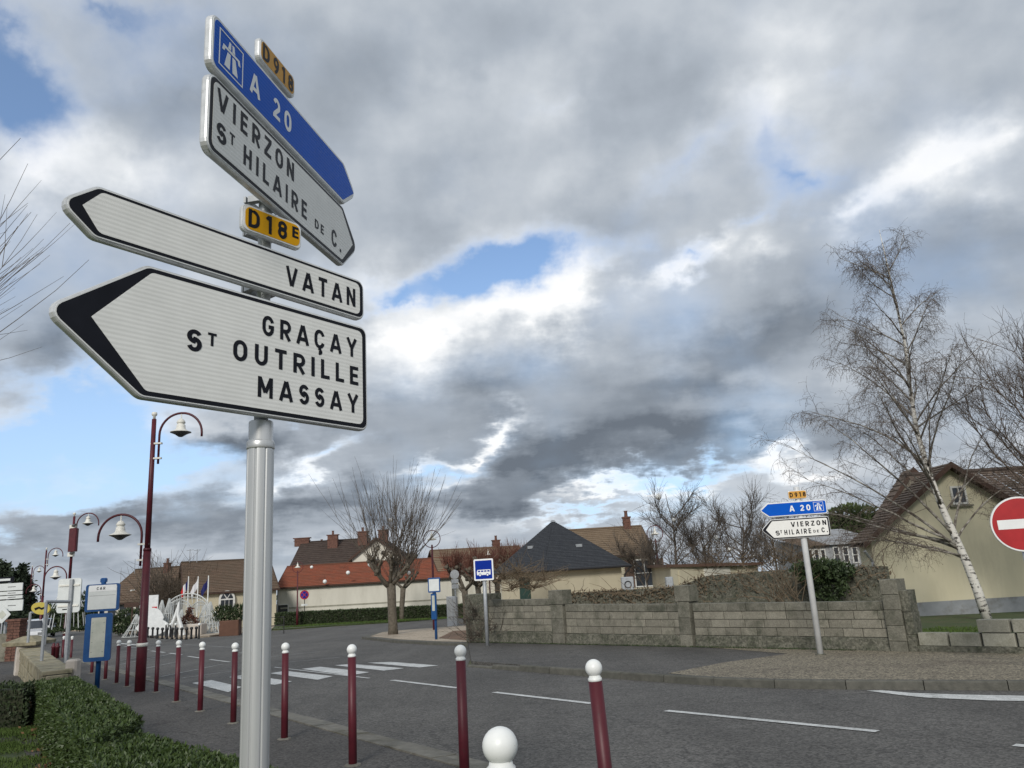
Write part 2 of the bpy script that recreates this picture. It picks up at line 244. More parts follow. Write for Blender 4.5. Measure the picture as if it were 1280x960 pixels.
MT = dict(
    asphalt=asphalt_mat('asphalt', 0.092, (1.04, 1.0, 0.93), 0.32), asphalt2=asphalt_mat('asphalt_footpath', 0.068, (1.05, 0.99, 0.92), 0.5),
    sidewalk=asphalt_mat('asphalt_sidewalk', 0.078, (1.05, 1.0, 0.92), 0.45),
    gravel=mat('tan_gravel', (0.14, 0.122, 0.088), (0.235, 0.205, 0.15), scale=22, world=True, bump=0.5, bscale=60, speck=(42, 0.8), c3=(0.12, 0.10, 0.075), s3=0.9),
    gravel2=mat('pale_gravel', (0.33, 0.28, 0.21), (0.48, 0.40, 0.31), scale=14, world=True, bump=0.3, bscale=50, speck=(30, 0.3), c3=(0.20, 0.16, 0.12), s3=0.5),
    bare=mat('bare_earth', (0.13, 0.075, 0.045), (0.19, 0.12, 0.075), scale=9, world=True, bump=0.4, speck=(30, 0.25)),
    kerb=mat('kerb_concrete', (0.070, 0.069, 0.058), (0.120, 0.116, 0.098), scale=7, world=True, bump=0.4, bscale=40, rnd=0.12, c3=(0.06, 0.062, 0.05), s3=1.5, t3=(0.5, 0.75)),
    gutter=mat('gutter_concrete', (0.115, 0.112, 0.095), (0.19, 0.18, 0.155), scale=8, world=True, bump=0.4, bscale=40, rnd=0.14, c3=(0.075, 0.07, 0.05), s3=1.8),
    paint=mat('road_paint', (0.42, 0.43, 0.42), (0.62, 0.63, 0.62), rough=0.7, scale=5, world=True, speck=(60, 0.22), c3=(0.22, 0.22, 0.21), s3=3.0, t3=(0.56, 0.72)),
    thinpaint=mat('worn_road_paint', (0.20, 0.20, 0.195), (0.38, 0.385, 0.38), rough=0.7, scale=5, world=True, speck=(60, 0.25), c3=(0.11, 0.11, 0.105), s3=3.0, t3=(0.5, 0.7)),
    earth=mat('earth_ground', (0.06, 0.07, 0.03), (0.12, 0.12, 0.06), scale=0.8, world=True, bump=0.3),
    lawn=mat('lawn_soil', (0.035, 0.052, 0.016), (0.06, 0.085, 0.025), scale=6, world=True, bump=0.5, c3=(0.09, 0.08, 0.04), s3=1.2),
    blade=mat('grass_blade', (0.045, 0.08, 0.016), (0.09, 0.135, 0.035), scale=3, world=True, spec=0.2),
    leaf=mat('hedge_leaf', (0.022, 0.042, 0.010), (0.064, 0.100, 0.025), scale=9, world=True, rough=0.5, spec=0.4, c3=(0.11, 0.125, 0.04), s3=26, t3=(0.56, 0.8)),
    leafdark=mat('dark_leaf', (0.018, 0.032, 0.012), (0.05, 0.075, 0.025), scale=4, world=True, rough=0.6),
    conifer=mat('conifer_needles', (0.014, 0.026, 0.014), (0.038, 0.055, 0.026), scale=2, world=True),
    broad=mat('evergreen_leaf', (0.03, 0.05, 0.016), (0.08, 0.105, 0.035), scale=0.7, world=True),
    deadleaf=mat('dead_leaf', (0.10, 0.05, 0.025), (0.23, 0.13, 0.06), scale=12, world=True),
    vine=mat('dry_vine', (0.085, 0.062, 0.04), (0.19, 0.145, 0.095), scale=4, world=True),
    redtwig=mat('reddish_twig', (0.085, 0.035, 0.025), (0.15, 0.065, 0.045), scale=3, world=True),
    bark=mat('brown_bark', (0.07, 0.058, 0.042), (0.15, 0.13, 0.10), scale=10, world=True, bump=0.6, bscale=30),
    twig=mat('dark_twig', (0.06, 0.048, 0.038), (0.11, 0.09, 0.07), scale=3, world=True),
    twigbirch=mat('birch_twig', (0.075, 0.055, 0.045), (0.14, 0.11, 0.085), scale=3, world=True),
    birch=mat('birch_bark', (0.06, 0.055, 0.05), (0.62, 0.60, 0.55), scale=5, world=True, stretch=(1, 1, 2.4), thresh=(0.40, 0.47), bump=0.3),
    limbbirch=mat('birch_limb_bark', (0.09, 0.075, 0.062), (0.36, 0.34, 0.30), scale=6, world=True, thresh=(0.42, 0.62)),
    soil=mat('hedge_core', (0.015, 0.02, 0.008), (0.03, 0.035, 0.015), scale=5, world=True),
    alu=mat('aluminium', (0.36, 0.37, 0.37), (0.52, 0.53, 0.53), rough=0.42, metal=0.75, scale=4, stretch=(1, 1, 0.15), c3=(0.30, 0.31, 0.31), s3=20, t3=(0.5, 0.8)),
    alupost=mat('satin_aluminium_post', (0.50, 0.51, 0.51), (0.63, 0.64, 0.64), rough=0.36, metal=0.5, scale=5, stretch=(3, 3, 0.12), bump=0.05),
    whitepost=mat('pale_grey_post_paint', (0.55, 0.56, 0.56), (0.68, 0.69, 0.69), rough=0.4, scale=5),
    rim=mat('board_rim', (0.52, 0.53, 0.53), (0.72, 0.73, 0.73), rough=0.36, metal=0.45, scale=14, stretch=(1, 1, 1), c3=(0.34, 0.34, 0.33), s3=30, t3=(0.6, 0.85)),
    galv=mat('galvanised_steel', (0.30, 0.32, 0.34), (0.42, 0.44, 0.46), rough=0.5, metal=0.3, scale=15),
    white=sheet_mat('white_sign_sheet', (0.80, 0.80, 0.765)), whiterim=sheet_mat('white_sign_rim', (0.78, 0.79, 0.78), False),
    blue=sheet_mat('blue_sign_sheet', (0.002, 0.095, 0.52)), yellow=sheet_mat('yellow_sign_sheet', (0.72, 0.36, 0.008), False),
    ochre=sheet_mat('ochre_sign_sheet', (0.62, 0.33, 0.07), False),
    black=mat('black_sign_film', (0.008, 0.009, 0.013), (0.013, 0.014, 0.02), rough=0.35, scale=10, spec=0.12),
    letterwhite=mat('white_lettering', (0.78, 0.80, 0.80), (0.86, 0.87, 0.87), rough=0.5, scale=10),
    red=mat('red_sign_film', (0.33, 0.008, 0.012), (0.42, 0.014, 0.018), rough=0.4, scale=5),
    burg=mat('burgundy_paint', (0.060, 0.007, 0.013), (0.098, 0.012, 0.020), rough=0.48, scale=5, rnd=0.12, bump=0.05, c3=(0.045, 0.022, 0.020), s3=14, t3=(0.58, 0.72)),
    ball=mat('white_ball_paint', (0.70, 0.72, 0.70), (0.84, 0.85, 0.83), rough=0.38, scale=7, c3=(0.25, 0.22, 0.18), s3=34, t3=(0.66, 0.72), spec=0.5),
    lamp=mat('cream_lamp_enamel', (0.62, 0.61, 0.55), (0.78, 0.77, 0.71), rough=0.45, scale=10),
    lampdark=mat('dark_lamp_underside', (0.05, 0.05, 0.05), (0.09, 0.09, 0.085), rough=0.4, scale=10),
    blackmetal=mat('black_painted_metal', (0.014, 0.014, 0.016), (0.03, 0.03, 0.032), rough=0.5, scale=10),
    busblue=mat('bus_stop_blue', (0.010, 0.065, 0.20), (0.015, 0.085, 0.26), rough=0.4, scale=8),
    paper=mat('faded_timetable', (0.42, 0.44, 0.38), (0.56, 0.57, 0.50), rough=0.5, scale=5),
    paper2=mat('pale_plate', (0.60, 0.63, 0.62), (0.70, 0.73, 0.72), rough=0.5, scale=5),
    printgrey=mat('grey_print', (0.12, 0.12, 0.13), (0.2, 0.2, 0.2), rough=0.6),
    darkblue=sheet_mat('deep_blue_sheet', (0.006, 0.03, 0.28), False),
    cream=mat('cream_render', (0.44, 0.40, 0.29), (0.56, 0.51, 0.38), scale=1.2, stretch=(1, 1, .3), world=True, bump=0.15, bscale=30, c3=(0.36, 0.32, 0.23), s3=0.6, t3=(0.5, 0.8)),
    weathered=mat('weathered_render', (0.17, 0.15, 0.12), (0.25, 0.225, 0.18), scale=2, world=True, bump=.3),
    creamy=mat('yellow_render', (0.52, 0.48, 0.34), (0.62, 0.58, 0.43), stretch=(1, 1, .25), scale=0.8, world=True, bump=0.2, bscale=26, c3=(0.42, 0.385, 0.27), s3=1.6, t3=(0.5, 0.8)),
    pale=mat('pale_render', (0.52, 0.50, 0.43), (0.66, 0.64, 0.56), scale=0.9, stretch=(1, 1, .3), world=True, c3=(0.36, 0.34, 0.28), s3=0.5, t3=(0.55, 0.8)),
    greyband=mat('blue_grey_base', (0.19, 0.205, 0.215), (0.26, 0.275, 0.285), scale=2, world=True, c3=(0.14, 0.14, 0.13), s3=1.5),
    brownroof=tile_mat('brown_tiles', (0.125, 0.083, 0.057), (0.18, 0.12, 0.083), (0.06, 0.042, 0.03), moss=(0.11, 0.085, 0.06)),
    darkroof=tile_mat('dark_tiles', (0.05, 0.036, 0.03), (0.085, 0.06, 0.05), (0.03, 0.022, 0.02), moss=(0.07, 0.055, 0.045)),
    redroof=tile_mat('orange_tiles', (0.29, 0.082, 0.042), (0.21, 0.060, 0.034), (0.10, 0.04, 0.025), moss=(0.18, 0.075, 0.045)),
    beigeroof=tile_mat('beige_tiles', (0.20, 0.145, 0.095), (0.15, 0.11, 0.072), (0.11, 0.075, 0.05), moss=(0.20, 0.15, 0.10)),
    oldroof=tile_mat('weathered_tiles', (0.19, 0.14, 0.105), (0.125, 0.092, 0.072), (0.045, 0.03, 0.025), moss=(0.12, 0.10, 0.085)),
    slate=tile_mat('slate_tiles', (0.038, 0.042, 0.05), (0.058, 0.063, 0.073), (0.018, 0.02, 0.024), w=0.22, h=0.14, moss=(0.05, 0.054, 0.06)),
    greyroof=mat('grey_sheet_roof', (0.24, 0.25, 0.26), (0.34, 0.35, 0.36), scale=2, world=True, c3=(0.15, 0.13, 0.11), s3=0.8),
    wood=mat('dark_brown_timber', (0.045, 0.025, 0.018), (0.08, 0.045, 0.032), scale=8, world=True),
    brick=mat('red_brick', (0.095, 0.045, 0.034), (0.16, 0.078, 0.055), scale=6, world=True, speck=(14, 0.3)),
    glass=mat('dark_window_glass', (0.02, 0.024, 0.03), (0.05, 0.058, 0.07), rough=0.12, scale=0.7, spec=0.6, world=True),
    frame=mat('white_window_frame', (0.55, 0.55, 0.52), (0.66, 0.66, 0.63), rough=0.5),
    shutter=mat('brown_shutter', (0.09, 0.05, 0.035), (0.13, 0.08, 0.055), rough=0.6),
    greendoor=mat('dark_green_door', (0.015, 0.045, 0.035), (0.03, 0.07, 0.055), rough=0.5),
    block=mat('weathered_concrete_block', (0.165, 0.155, 0.122), (0.245, 0.23, 0.185), scale=5, world=True, bump=0.5, bscale=45, rnd=0.16, speck=(55, 0.16), c3=(0.075, 0.078, 0.055), s3=2.2, t3=(0.52, 0.72)),
    blockcap=mat('mossy_concrete', (0.105, 0.102, 0.078), (0.205, 0.195, 0.158), scale=4, world=True, bump=0.6, bscale=40, rnd=0.12, speck=(45, 0.2), c3=(0.08, 0.082, 0.06), s3=3.0, t3=(0.5, 0.68)),
    foot=mat('rough_foundation', (0.080, 0.080, 0.060), (0.165, 0.158, 0.125), scale=14, world=True, bump=1.0, bscale=22, speck=(28, 0.35), c3=(0.05, 0.055, 0.035), s3=5.0, t3=(0.45, 0.7)),
    paleblock=mat('pale_concrete_block', (0.22, 0.215, 0.17), (0.32, 0.31, 0.255), scale=5, world=True, bump=0.4, bscale=45, rnd=0.15, speck=(60, 0.12), c3=(0.15, 0.145, 0.10), s3=3, t3=(0.55, 0.75)),
    stone=mat('yellowish_stone', (0.20, 0.18, 0.12), (0.36, 0.32, 0.22), scale=6, world=True, bump=0.5, bscale=30, rnd=0.12, c3=(0.12, 0.115, 0.07), s3=4),
    palestone=mat('pale_stone_post', (0.42, 0.38, 0.33), (0.55, 0.50, 0.45), scale=6, world=True, bump=0.3),
    mortar=mat('dark_joint', (0.035, 0.035, 0.028), (0.06, 0.058, 0.047), scale=8, world=True),
    carwhite=mat('white_car_paint', (0.62, 0.63, 0.64), (0.68, 0.69, 0.70), rough=0.2, spec=0.6), cardark=mat('dark_car_paint', (0.02, 0.022, 0.027), (0.03, 0.032, 0.038), rough=0.2, spec=0.6),
    tyre=mat('tyre_rubber', (0.012, 0.012, 0.012), (0.02, 0.02, 0.02), rough=0.8),
    wire=mat('white_light_wire', (0.60, 0.62, 0.62), (0.75, 0.77, 0.77), rough=0.5),
    wire2=mat('grey_light_wire', (0.40, 0.42, 0.41), (0.62, 0.64, 0.63), rough=0.5),
    flagred=mat('red_cloth', (0.45, 0.01, 0.015), (0.55, 0.02, 0.025)), flagwhite=mat('white_cloth', (0.62, 0.62, 0.64), (0.7, 0.7, 0.72)), flagblue=mat('blue_cloth', (0.012, 0.015, 0.09), (0.018, 0.022, 0.13)),
    yellowp=mat('yellow_plastic', (0.45, 0.37, 0.07), (0.55, 0.45, 0.10), rough=0.4), rust=mat('brown_planter', (0.09, 0.045, 0.03), (0.14, 0.07, 0.045), scale=2, world=True),
)

# ------------------------------------------------------------------ scene graph helpers
W = {}
def _link(o, parent, local=Matrix()):
    COL.objects.link(o)
    if parent is not None:
        o.parent = parent; W[o.name] = W[parent.name] @ local
    else: W[o.name] = local.copy()
    o.matrix_local = local
    return o
def thing(name, label, cat, loc=(0, 0, 0), rz=0.0, group=None, M=None):
    o = bpy.data.objects.new(name, None); o.empty_display_size = 0.2
    _link(o, None, M if M is not None else Matrix.Translation(Vector(loc)) @ Matrix.Rotation(rz, 4, 'Z'))
    o['label'] = label; o['category'] = cat
    if group: o['group'] = group
    return o
def tag(o, label=None, cat=None, group=None, kind=None):
    for k, v in (('label', label), ('category', cat), ('group', group), ('kind', kind)):
        if v: o[k] = v
    return o
def node(name, parent, local):
    """a part that is only a frame for its own pieces is avoided; this returns a mesh-less matrix holder"""
    return local
def kids(o): return [c for c in COL.objects if c.parent == o]
KIDS = {}
def copy_tree(o, M, label=None, group=None):
    def rec(src, parent, loc):
        c = src.copy(); COL.objects.link(c); c.parent = parent
        if loc is not None: c.matrix_local = loc; W[c.name] = loc
        for ch in src_children(src): rec(ch, c, None)
        return c
    def src_children(s):
        return [c for c in list(s.children)]
    c = rec(o, None, M)
    if label: c['label'] = label
    if group: c['group'] = group
    return c

class MB:
    def __init__(s): s.v = []; s.f = []; s.uv = None
    def add(s, vs, fs):
        n = len(s.v); s.v += [tuple(float(q) for q in p) for p in vs]; s.f += [tuple(i + n for i in f) for f in fs]; return s
    def box(s, c, size, rz=0.0, M=None):
        x, y, z = [q / 2 for q in size]
        vs = [(i * x, j * y, k * z) for k in (-1, 1) for j in (-1, 1) for i in (-1, 1)]
        ca, sa = math.cos(rz), math.sin(rz)
        vs = [(c[0] + a * ca - b * sa, c[1] + a * sa + b * ca, c[2] + d) for a, b, d in vs]
        if M is not None: vs = [tuple(M @ Vector(v)) for v in vs]
        return s.add(vs, [(0, 2, 3, 1), (4, 5, 7, 6), (0, 1, 5, 4), (1, 3, 7, 5), (3, 2, 6, 7), (2, 0, 4, 6)])
    def bbox(s, c, size, rz=0.0, b=0.02):
        """box with chamfered vertical edges and top"""
        x, y, z = [q / 2 for q in size]
        def ring(ix, k): 
            X, Yy = x - ix, y - ix
            return [(-X + b, -Yy, k), (X - b, -Yy, k), (X, -Yy + b, k), (X, Yy - b, k), (X - b, Yy, k), (-X + b, Yy, k), (-X, Yy - b, k), (-X, -Yy + b, k)]
        vs = ring(0, -z) + ring(0, z - b) + ring(b * 0.8, z)
        ca, sa = math.cos(rz), math.sin(rz)
        vs = [(c[0] + p * ca - q * sa, c[1] + p * sa + q * ca, c[2] + r) for p, q, r in vs]
        fs = [tuple(range(7, -1, -1)), tuple(range(16, 24))]
        for r in (0, 8):
            for i in range(8): fs.append((r + i, r + (i + 1) % 8, r + 8 + (i + 1) % 8, r + 8 + i))
        return s.add(vs, fs)
    def tube(s, pts, rad, n=8, cap=True):
        pts = [Vector([float(q) for q in p]) for p in pts]
        if not hasattr(rad, '__len__'): rad = [rad] * len(pts)
        vs = []; prev = None
        for i, p in enumerate(pts):
            d = (pts[min(i + 1, len(pts) - 1)] - pts[max(i - 1, 0)])
            d = d.normalized() if d.length > 1e-9 else Vector((0, 0, 1))
            a = prev if prev is not None else (Vector((1, 0, 0)) if abs(d.x) < 0.8 else Vector((0, 1, 0)))
            a = (a - a.dot(d) * d)
            if a.length < 1e-6: a = Vector((0, 1, 0)) - d * d.y
            a.normalize(); b = d.cross(a); prev = a
            for k in range(n):
                t = 2 * math.pi * k / n; vs.append(p + (a * math.cos(t) + b * math.sin(t)) * rad[i])
        fs = []
        for i in range(len(pts) - 1):
            for k in range(n): fs.append((i * n + k, i * n + (k + 1) % n, (i + 1) * n + (k + 1) % n, (i + 1) * n + k))
        if cap: fs.append(tuple(range(n - 1, -1, -1))); fs.append(tuple((len(pts) - 1) * n + k for k in range(n)))
        return s.add(vs, fs)
    def lathe(s, prof, c=(0, 0, 0), n=20, cap=True):
        """prof = [(r, z)...]"""
        vs = []
        for r, z in prof:
            for k in range(n):
                t = 2 * math.pi * k / n; vs.append((c[0] + r * math.cos(t), c[1] + r * math.sin(t), c[2] + z))
        fs = []
        for i in range(len(prof) - 1):
            for k in range(n): fs.append((i * n + k, i * n + (k + 1) % n, (i + 1) * n + (k + 1) % n, (i + 1) * n + k))
        if cap: fs.append(tuple(range(n - 1, -1, -1))); fs.append(tuple((len(prof) - 1) * n + k for k in range(n)))
        return s.add(vs, fs)
    def sphere(s, c, r, n=16, m=10, sz=1.0):
        prof = [(max(1e-4, r * math.sin(math.pi * i / m)), -r * sz * math.cos(math.pi * i / m)) for i in range(m + 1)]
        return s.lathe(prof, c, n)
    def plate(s, poly, y0, y1):
        """prism of a polygon in the x-z plane between y0 (front) and y1 (back)"""
        n = len(poly); vs = [(u, y0, z) for u, z in poly] + [(u, y1, z) for u, z in poly]
        fs = [tuple(range(n)), tuple(range(2 * n - 1, n - 1, -1))] + [(i, n + i, n + (i + 1) % n, (i + 1) % n) for i in range(n)]
        return s.add(vs, fs)
    def plate_round(s, poly, y0, y1, b):
        """plate whose front and back edges are rolled over by b"""
        c1 = inset(poly, b); n = len(poly)
        rings = [(c1, y0), (inset(poly, b * 0.3), y0 + b * 0.3), (poly, y0 + b), (poly, y1 - b), (inset(poly, b * 0.3), y1 - b * 0.3), (c1, y1)]
        vs = [(u, y, z) for pl, y in rings for u, z in pl]
        fs = [tuple(range(n)), tuple(range(6 * n - 1, 5 * n - 1, -1))]
        for r in range(5):
            for i in range(n): fs.append((r * n + i, (r + 1) * n + i, (r + 1) * n + (i + 1) % n, r * n + (i + 1) % n))
        return s.add(vs, fs)
    def ground(s, poly, h, bottom=None):
        """polygon lying h above the tilted ground, with a skirt down to `bottom` when given"""
        n = len(poly); vs = [(p[0], p[1], gz(p[0], p[1]) + h) for p in poly]; fs = [tuple(range(n))]
        if bottom is not None:
            vs += [(p[0], p[1], gz(p[0], p[1]) + bottom) for p in poly]; fs += [(i, n + i, n + (i + 1) % n, (i + 1) % n) for i in range(n)]
        return s.add(vs, fs)
    def build(s, name, m, parent=None, local=False, smooth=False, kind=None, uv=None):
        me = bpy.data.meshes.new(name)
        vs = s.v
        if parent is not None and not local:
            iv = W[parent.name].inverted(); vs = [tuple(iv @ Vector(v)) for v in vs]
        me.from_pydata(vs, [], s.f)
        if uv is not None:
            l = me.uv_layers.new(name='UVMap'); l.data.foreach_set('uv', np.array(uv, float).ravel())
        if smooth: me.polygons.foreach_set('use_smooth', [True] * len(me.polygons))
        me.materials.append(MT[m] if isinstance(m, str) else m); me.update()
        o = bpy.data.objects.new(name, me); _link(o, parent, Matrix())
        if kind: o['kind'] = kind
        return o

def inset(poly, d):
    """move every edge of a polygon inwards by d (works for either winding)"""
    n = len(poly); A = sum(poly[i][0] * poly[(i + 1) % n][1] - poly[(i + 1) % n][0] * poly[i][1] for i in range(n)); sg = 1 if A > 0 else -1
    out = []
    for i in range(n):
        a, b, c = poly[i - 1], poly[i], poly[(i + 1) % n]
        e1 = Vector((b[0] - a[0], b[1] - a[1])); e2 = Vector((c[0] - b[0], c[1] - b[1]))
        if e1.length < 1e-9 or e2.length < 1e-9: out.append(b); continue
        e1.normalize(); e2.normalize(); n1 = Vector((-e1.y, e1.x)) * sg; n2 = Vector((-e2.y, e2.x)) * sg
        k = n1 + n2; den = 1 + n1.dot(n2); k = k / max(den, 0.3) * d; out.append((b[0] + k.x, b[1] + k.y))
    return out
def rpoly(pts, r, n=5):
    """polygon with rounded corners; r one radius or one per corner"""
    out = []; m = len(pts)
    rs = r if hasattr(r, '__len__') else [r] * m
    for i in range(m):
        a, b, c = Vector(pts[i - 1]), Vector(pts[i]), Vector(pts[(i + 1) % m])
        d1 = (a - b).normalized(); d2 = (c - b).normalized(); ang = d1.angle(d2)
        q = min(rs[i] / math.tan(ang / 2), (a - b).length * 0.45, (c - b).length * 0.45); rr = q * math.tan(ang / 2)
        if rr < 1e-5: out.append(tuple(b)); continue
        ctr = b + (d1 + d2).normalized() * (rr / math.sin(ang / 2))
        s0 = b + d1 * q - ctr; s1 = b + d2 * q - ctr; a0 = math.atan2(s0.y, s0.x); a1 = math.atan2(s1.y, s1.x); da = (a1 - a0 + math.pi) % (2 * math.pi) - math.pi
        for k in range(n + 1):
            t = a0 + da * k / n; out.append((ctr.x + rr * math.cos(t), ctr.y + rr * math.sin(t)))
    return out

# lettering: uniform-stroke capitals like the ones on the boards
def _arc(cx, cy, rx, ry, a0, a1, n=10):
    return [(cx + rx * math.cos(R_(a0 + (a1 - a0) * k / n)), cy + ry * math.sin(R_(a0 + (a1 - a0) * k / n))) for k in range(n + 1)]
def glyph(ch, t):
    """(advance width, strokes) for cap height 1 and stroke width t; strokes run along their centre line"""
    h = t / 2; T_ = 1 - h
    S = lambda w, *st: (w, list(st))
    if ch in 'OC0GQÇ':
        w = .66 if ch != '0' else .60; rx = w / 2 - h; ry = .30; c = w / 2
        top = _arc(c, T_ - ry, rx, ry, 180, 0, 14); bot = _arc(c, h + ry, rx, ry, 360, 180, 14)
        if ch in 'O0Q': return S(w, top + bot + [top[0]])
        st = _arc(c, T_ - ry, rx, ry, 15, 180, 13) + _arc(c, h + ry, rx, ry, 180, 345, 13)
        if ch == 'G': st = _arc(c, T_ - ry, rx, ry, 15, 180, 13) + _arc(c, h + ry, rx, ry, 180, 352, 13) + [(w - h, .46)]; return S(w, st, [(c + .02, .46), (w - h + h, .46)])
        if ch == 'Ç': return S(w, st, [(c + .02, 0.02), (c + .0, -.10)], _arc(c - .02, -.16, .11, .075, 80, -110, 6))
        return S(w, st)
    if ch == 'A': w = .76; return S(w, [(h * .8, 0), (w / 2 - .02, 1 - .02)], [(w - h * .8, 0), (w / 2 + .02, 1 - .02)], [(.17, .27), (w - .17, .27)])
    if ch == 'V': w = .74; return S(w, [(h * .8, 1), (w / 2 - .02, .02)], [(w - h * .8, 1), (w / 2 + .02, .02)])
    if ch == 'Y': w = .72; return S(w, [(h * .8, 1), (w / 2, .44)], [(w - h * .8, 1), (w / 2, .44)], [(w / 2, .5), (w / 2, 0)])
    if ch == 'U': w = .64; r = .27; return S(w, [(h, 1), (h, h + r)] + _arc(w / 2, h + r, w / 2 - h, r, 180, 360, 12) + [(w - h, 1)])
    if ch == 'I': return S(t, [(h, 0), (h, 1)])
    if ch == 'L': return S(.50, [(h, 0), (h, 1)], [(t, h), (.50, h)])
    if ch == 'T': return S(.60, [(0, T_), (.60, T_)], [(.30, 0), (.30, T_ - h)])
    if ch == 'E': return S(.52, [(h, 0), (h, 1)], [(t, h), (.52, h)], [(t, T_), (.52, T_)], [(t, .51), (.48, .51)])
    if ch == 'H': return S(.62, [(h, 0), (h, 1)], [(.62 - h, 0), (.62 - h, 1)], [(t, .51), (.62 - t, .51)])
    if ch == 'N': return S(.66, [(h, 0), (h, 1)], [(.66 - h, 0), (.66 - h, 1)], [(h * 1.1, .96), (.66 - h * 1.1, .04)])
    if ch == 'M': return S(.80, [(h, 0), (h, 1)], [(.80 - h, 0), (.80 - h, 1)], [(h * 1.2, .95), (.39, .25)], [(.80 - h * 1.2, .95), (.41, .25)])
    if ch == 'Z': return S(.58, [(0.02, T_), (.58, T_)], [(0, h), (.58, h)], [(.50, T_ - h * .6), (.08, h * 1.6)])
    if ch == 'D': return S(.64, [(h, 0), (h, 1)], [(t, T_), (.64 - h - .27, T_)] + _arc(.64 - h - .29, T_ - .3, .29, .30, 90, 0, 8) + _arc(.64 - h - .29, h + .3, .29, .3, 0, -90, 8) + [(t, h)])
    if ch == 'R': r = .235; return S(.62, [(h, 0), (h, 1)], [(t, T_), (.33, T_)] + _arc(.33, T_ - r, r - .02, r, 90, -90, 10) + [(t, T_ - 2 * r)], [(.30, T_ - 2 * r - h * .4), (.56, 0)])
    if ch == 'S': r = .225; w = .58; return S(w, _arc(w / 2, T_ - r, w / 2 - h, r, 25, 180, 9) + _arc(w / 2, T_ - r, w / 2 - h, r, 190, 262, 4) + _arc(w / 2, h + .24, w / 2 - h, .24, 84, 0, 6) + _arc(w / 2, h + .24, w / 2 - h, .24, -8, -160, 10))
    if ch == '1': return S(.36, [(.24, 0), (.24, 1)], [(.02, .76), (.20, .955)])
    if ch == '2': w = .56; return S(w, _arc(w / 2, T_ - .24, w / 2 - h, .24, 165, -30, 12) + [(h * 1.2, t * .9)], [(0, h), (w, h)])
    if ch == '8': w = .58; c = w / 2; return S(w, _arc(c, T_ - .205, .19, .205, 0, 360, 18), _arc(c, h + .235, w / 2 - h, .235, 0, 360, 18))
    if ch == '9': w = .58; c = w / 2; return S(w, _arc(c, T_ - .25, w / 2 - h, .25, 0, 360, 18), [(w - h, .64), (w - h - .02, .46), (w - h - .10, .26), (c - .10, 0)])
    if ch == '.': return S(t * 1.1, [(h, 0), (h, t * 1.05)])
    if ch == ' ': return (.30, [])
    return S(.5, [(h, 0), (h, 1)])
class LB:
    """collects words; every word becomes a lettering object of its own"""
    def __init__(s): s.w = []
    def build(s, name, m, parent, local=True):
        for q in s.w: q.build(name, m, parent, local=True)
def letter(mb, s, u0, u1, zb, cap, y, bold=0.0, space=1.12):
    """word between u0 and u1, strokes stepped by hairs in depth so that none share a plane"""
    q = MB(); t = .185 + bold * .6; gl = [glyph(c, t) for c in s]; n = len(gl); tot = sum(g[0] for g in gl)
    gap = 0 if n < 2 else ((u1 - u0) / (cap * .92) - tot) / (n - 1); sx = cap * .92
    if n < 2: sx = (u1 - u0) / tot
    elif gap < .13: gap = .13; sx = (u1 - u0) / (tot + gap * (n - 1))
    elif gap > .36: gap = .36; sx = (u1 - u0) / (tot + gap * (n - 1))
    x = u0; k = 0
    for w_, st in gl:
        for pl in st:
            k += 1; yy = y - .00006 * (k % 9); P_ = [Vector((x + p[0] * sx, zb + p[1] * cap)) for p in pl]; m = len(P_); hw = t / 2; vs = []
            closed = (P_[0] - P_[-1]).length < 1e-5 and m > 3
            for i in range(m):
                a = P_[i - 1] if i else (P_[-2] if closed else P_[0]); b = P_[i + 1] if i < m - 1 else (P_[1] if closed else P_[-1])
                d1 = (P_[i] - a); d2 = (b - P_[i]); d = (d1.normalized() if d1.length > 1e-7 else d2.normalized()) + (d2.normalized() if d2.length > 1e-7 else d1.normalized()); d.normalize()
                nx, nz = -d.y * hw * sx, d.x * hw * cap; ms = 1.0
                if 0 < i < m - 1 and d1.length > 1e-7 and d2.length > 1e-7: ms = min(1.6, 1 / max(.5, d.dot(d1.normalized())))
                vs += [(P_[i].x + nx * ms, yy, P_[i].y + nz * ms), (P_[i].x - nx * ms, yy, P_[i].y - nz * ms)]
            q.add(vs, [(2 * i, 2 * i + 1, 2 * i + 3, 2 * i + 2) for i in range(m - 1)])
        x += (w_ + gap) * sx
    (mb.w if isinstance(mb, LB) else [mb]).append(q)

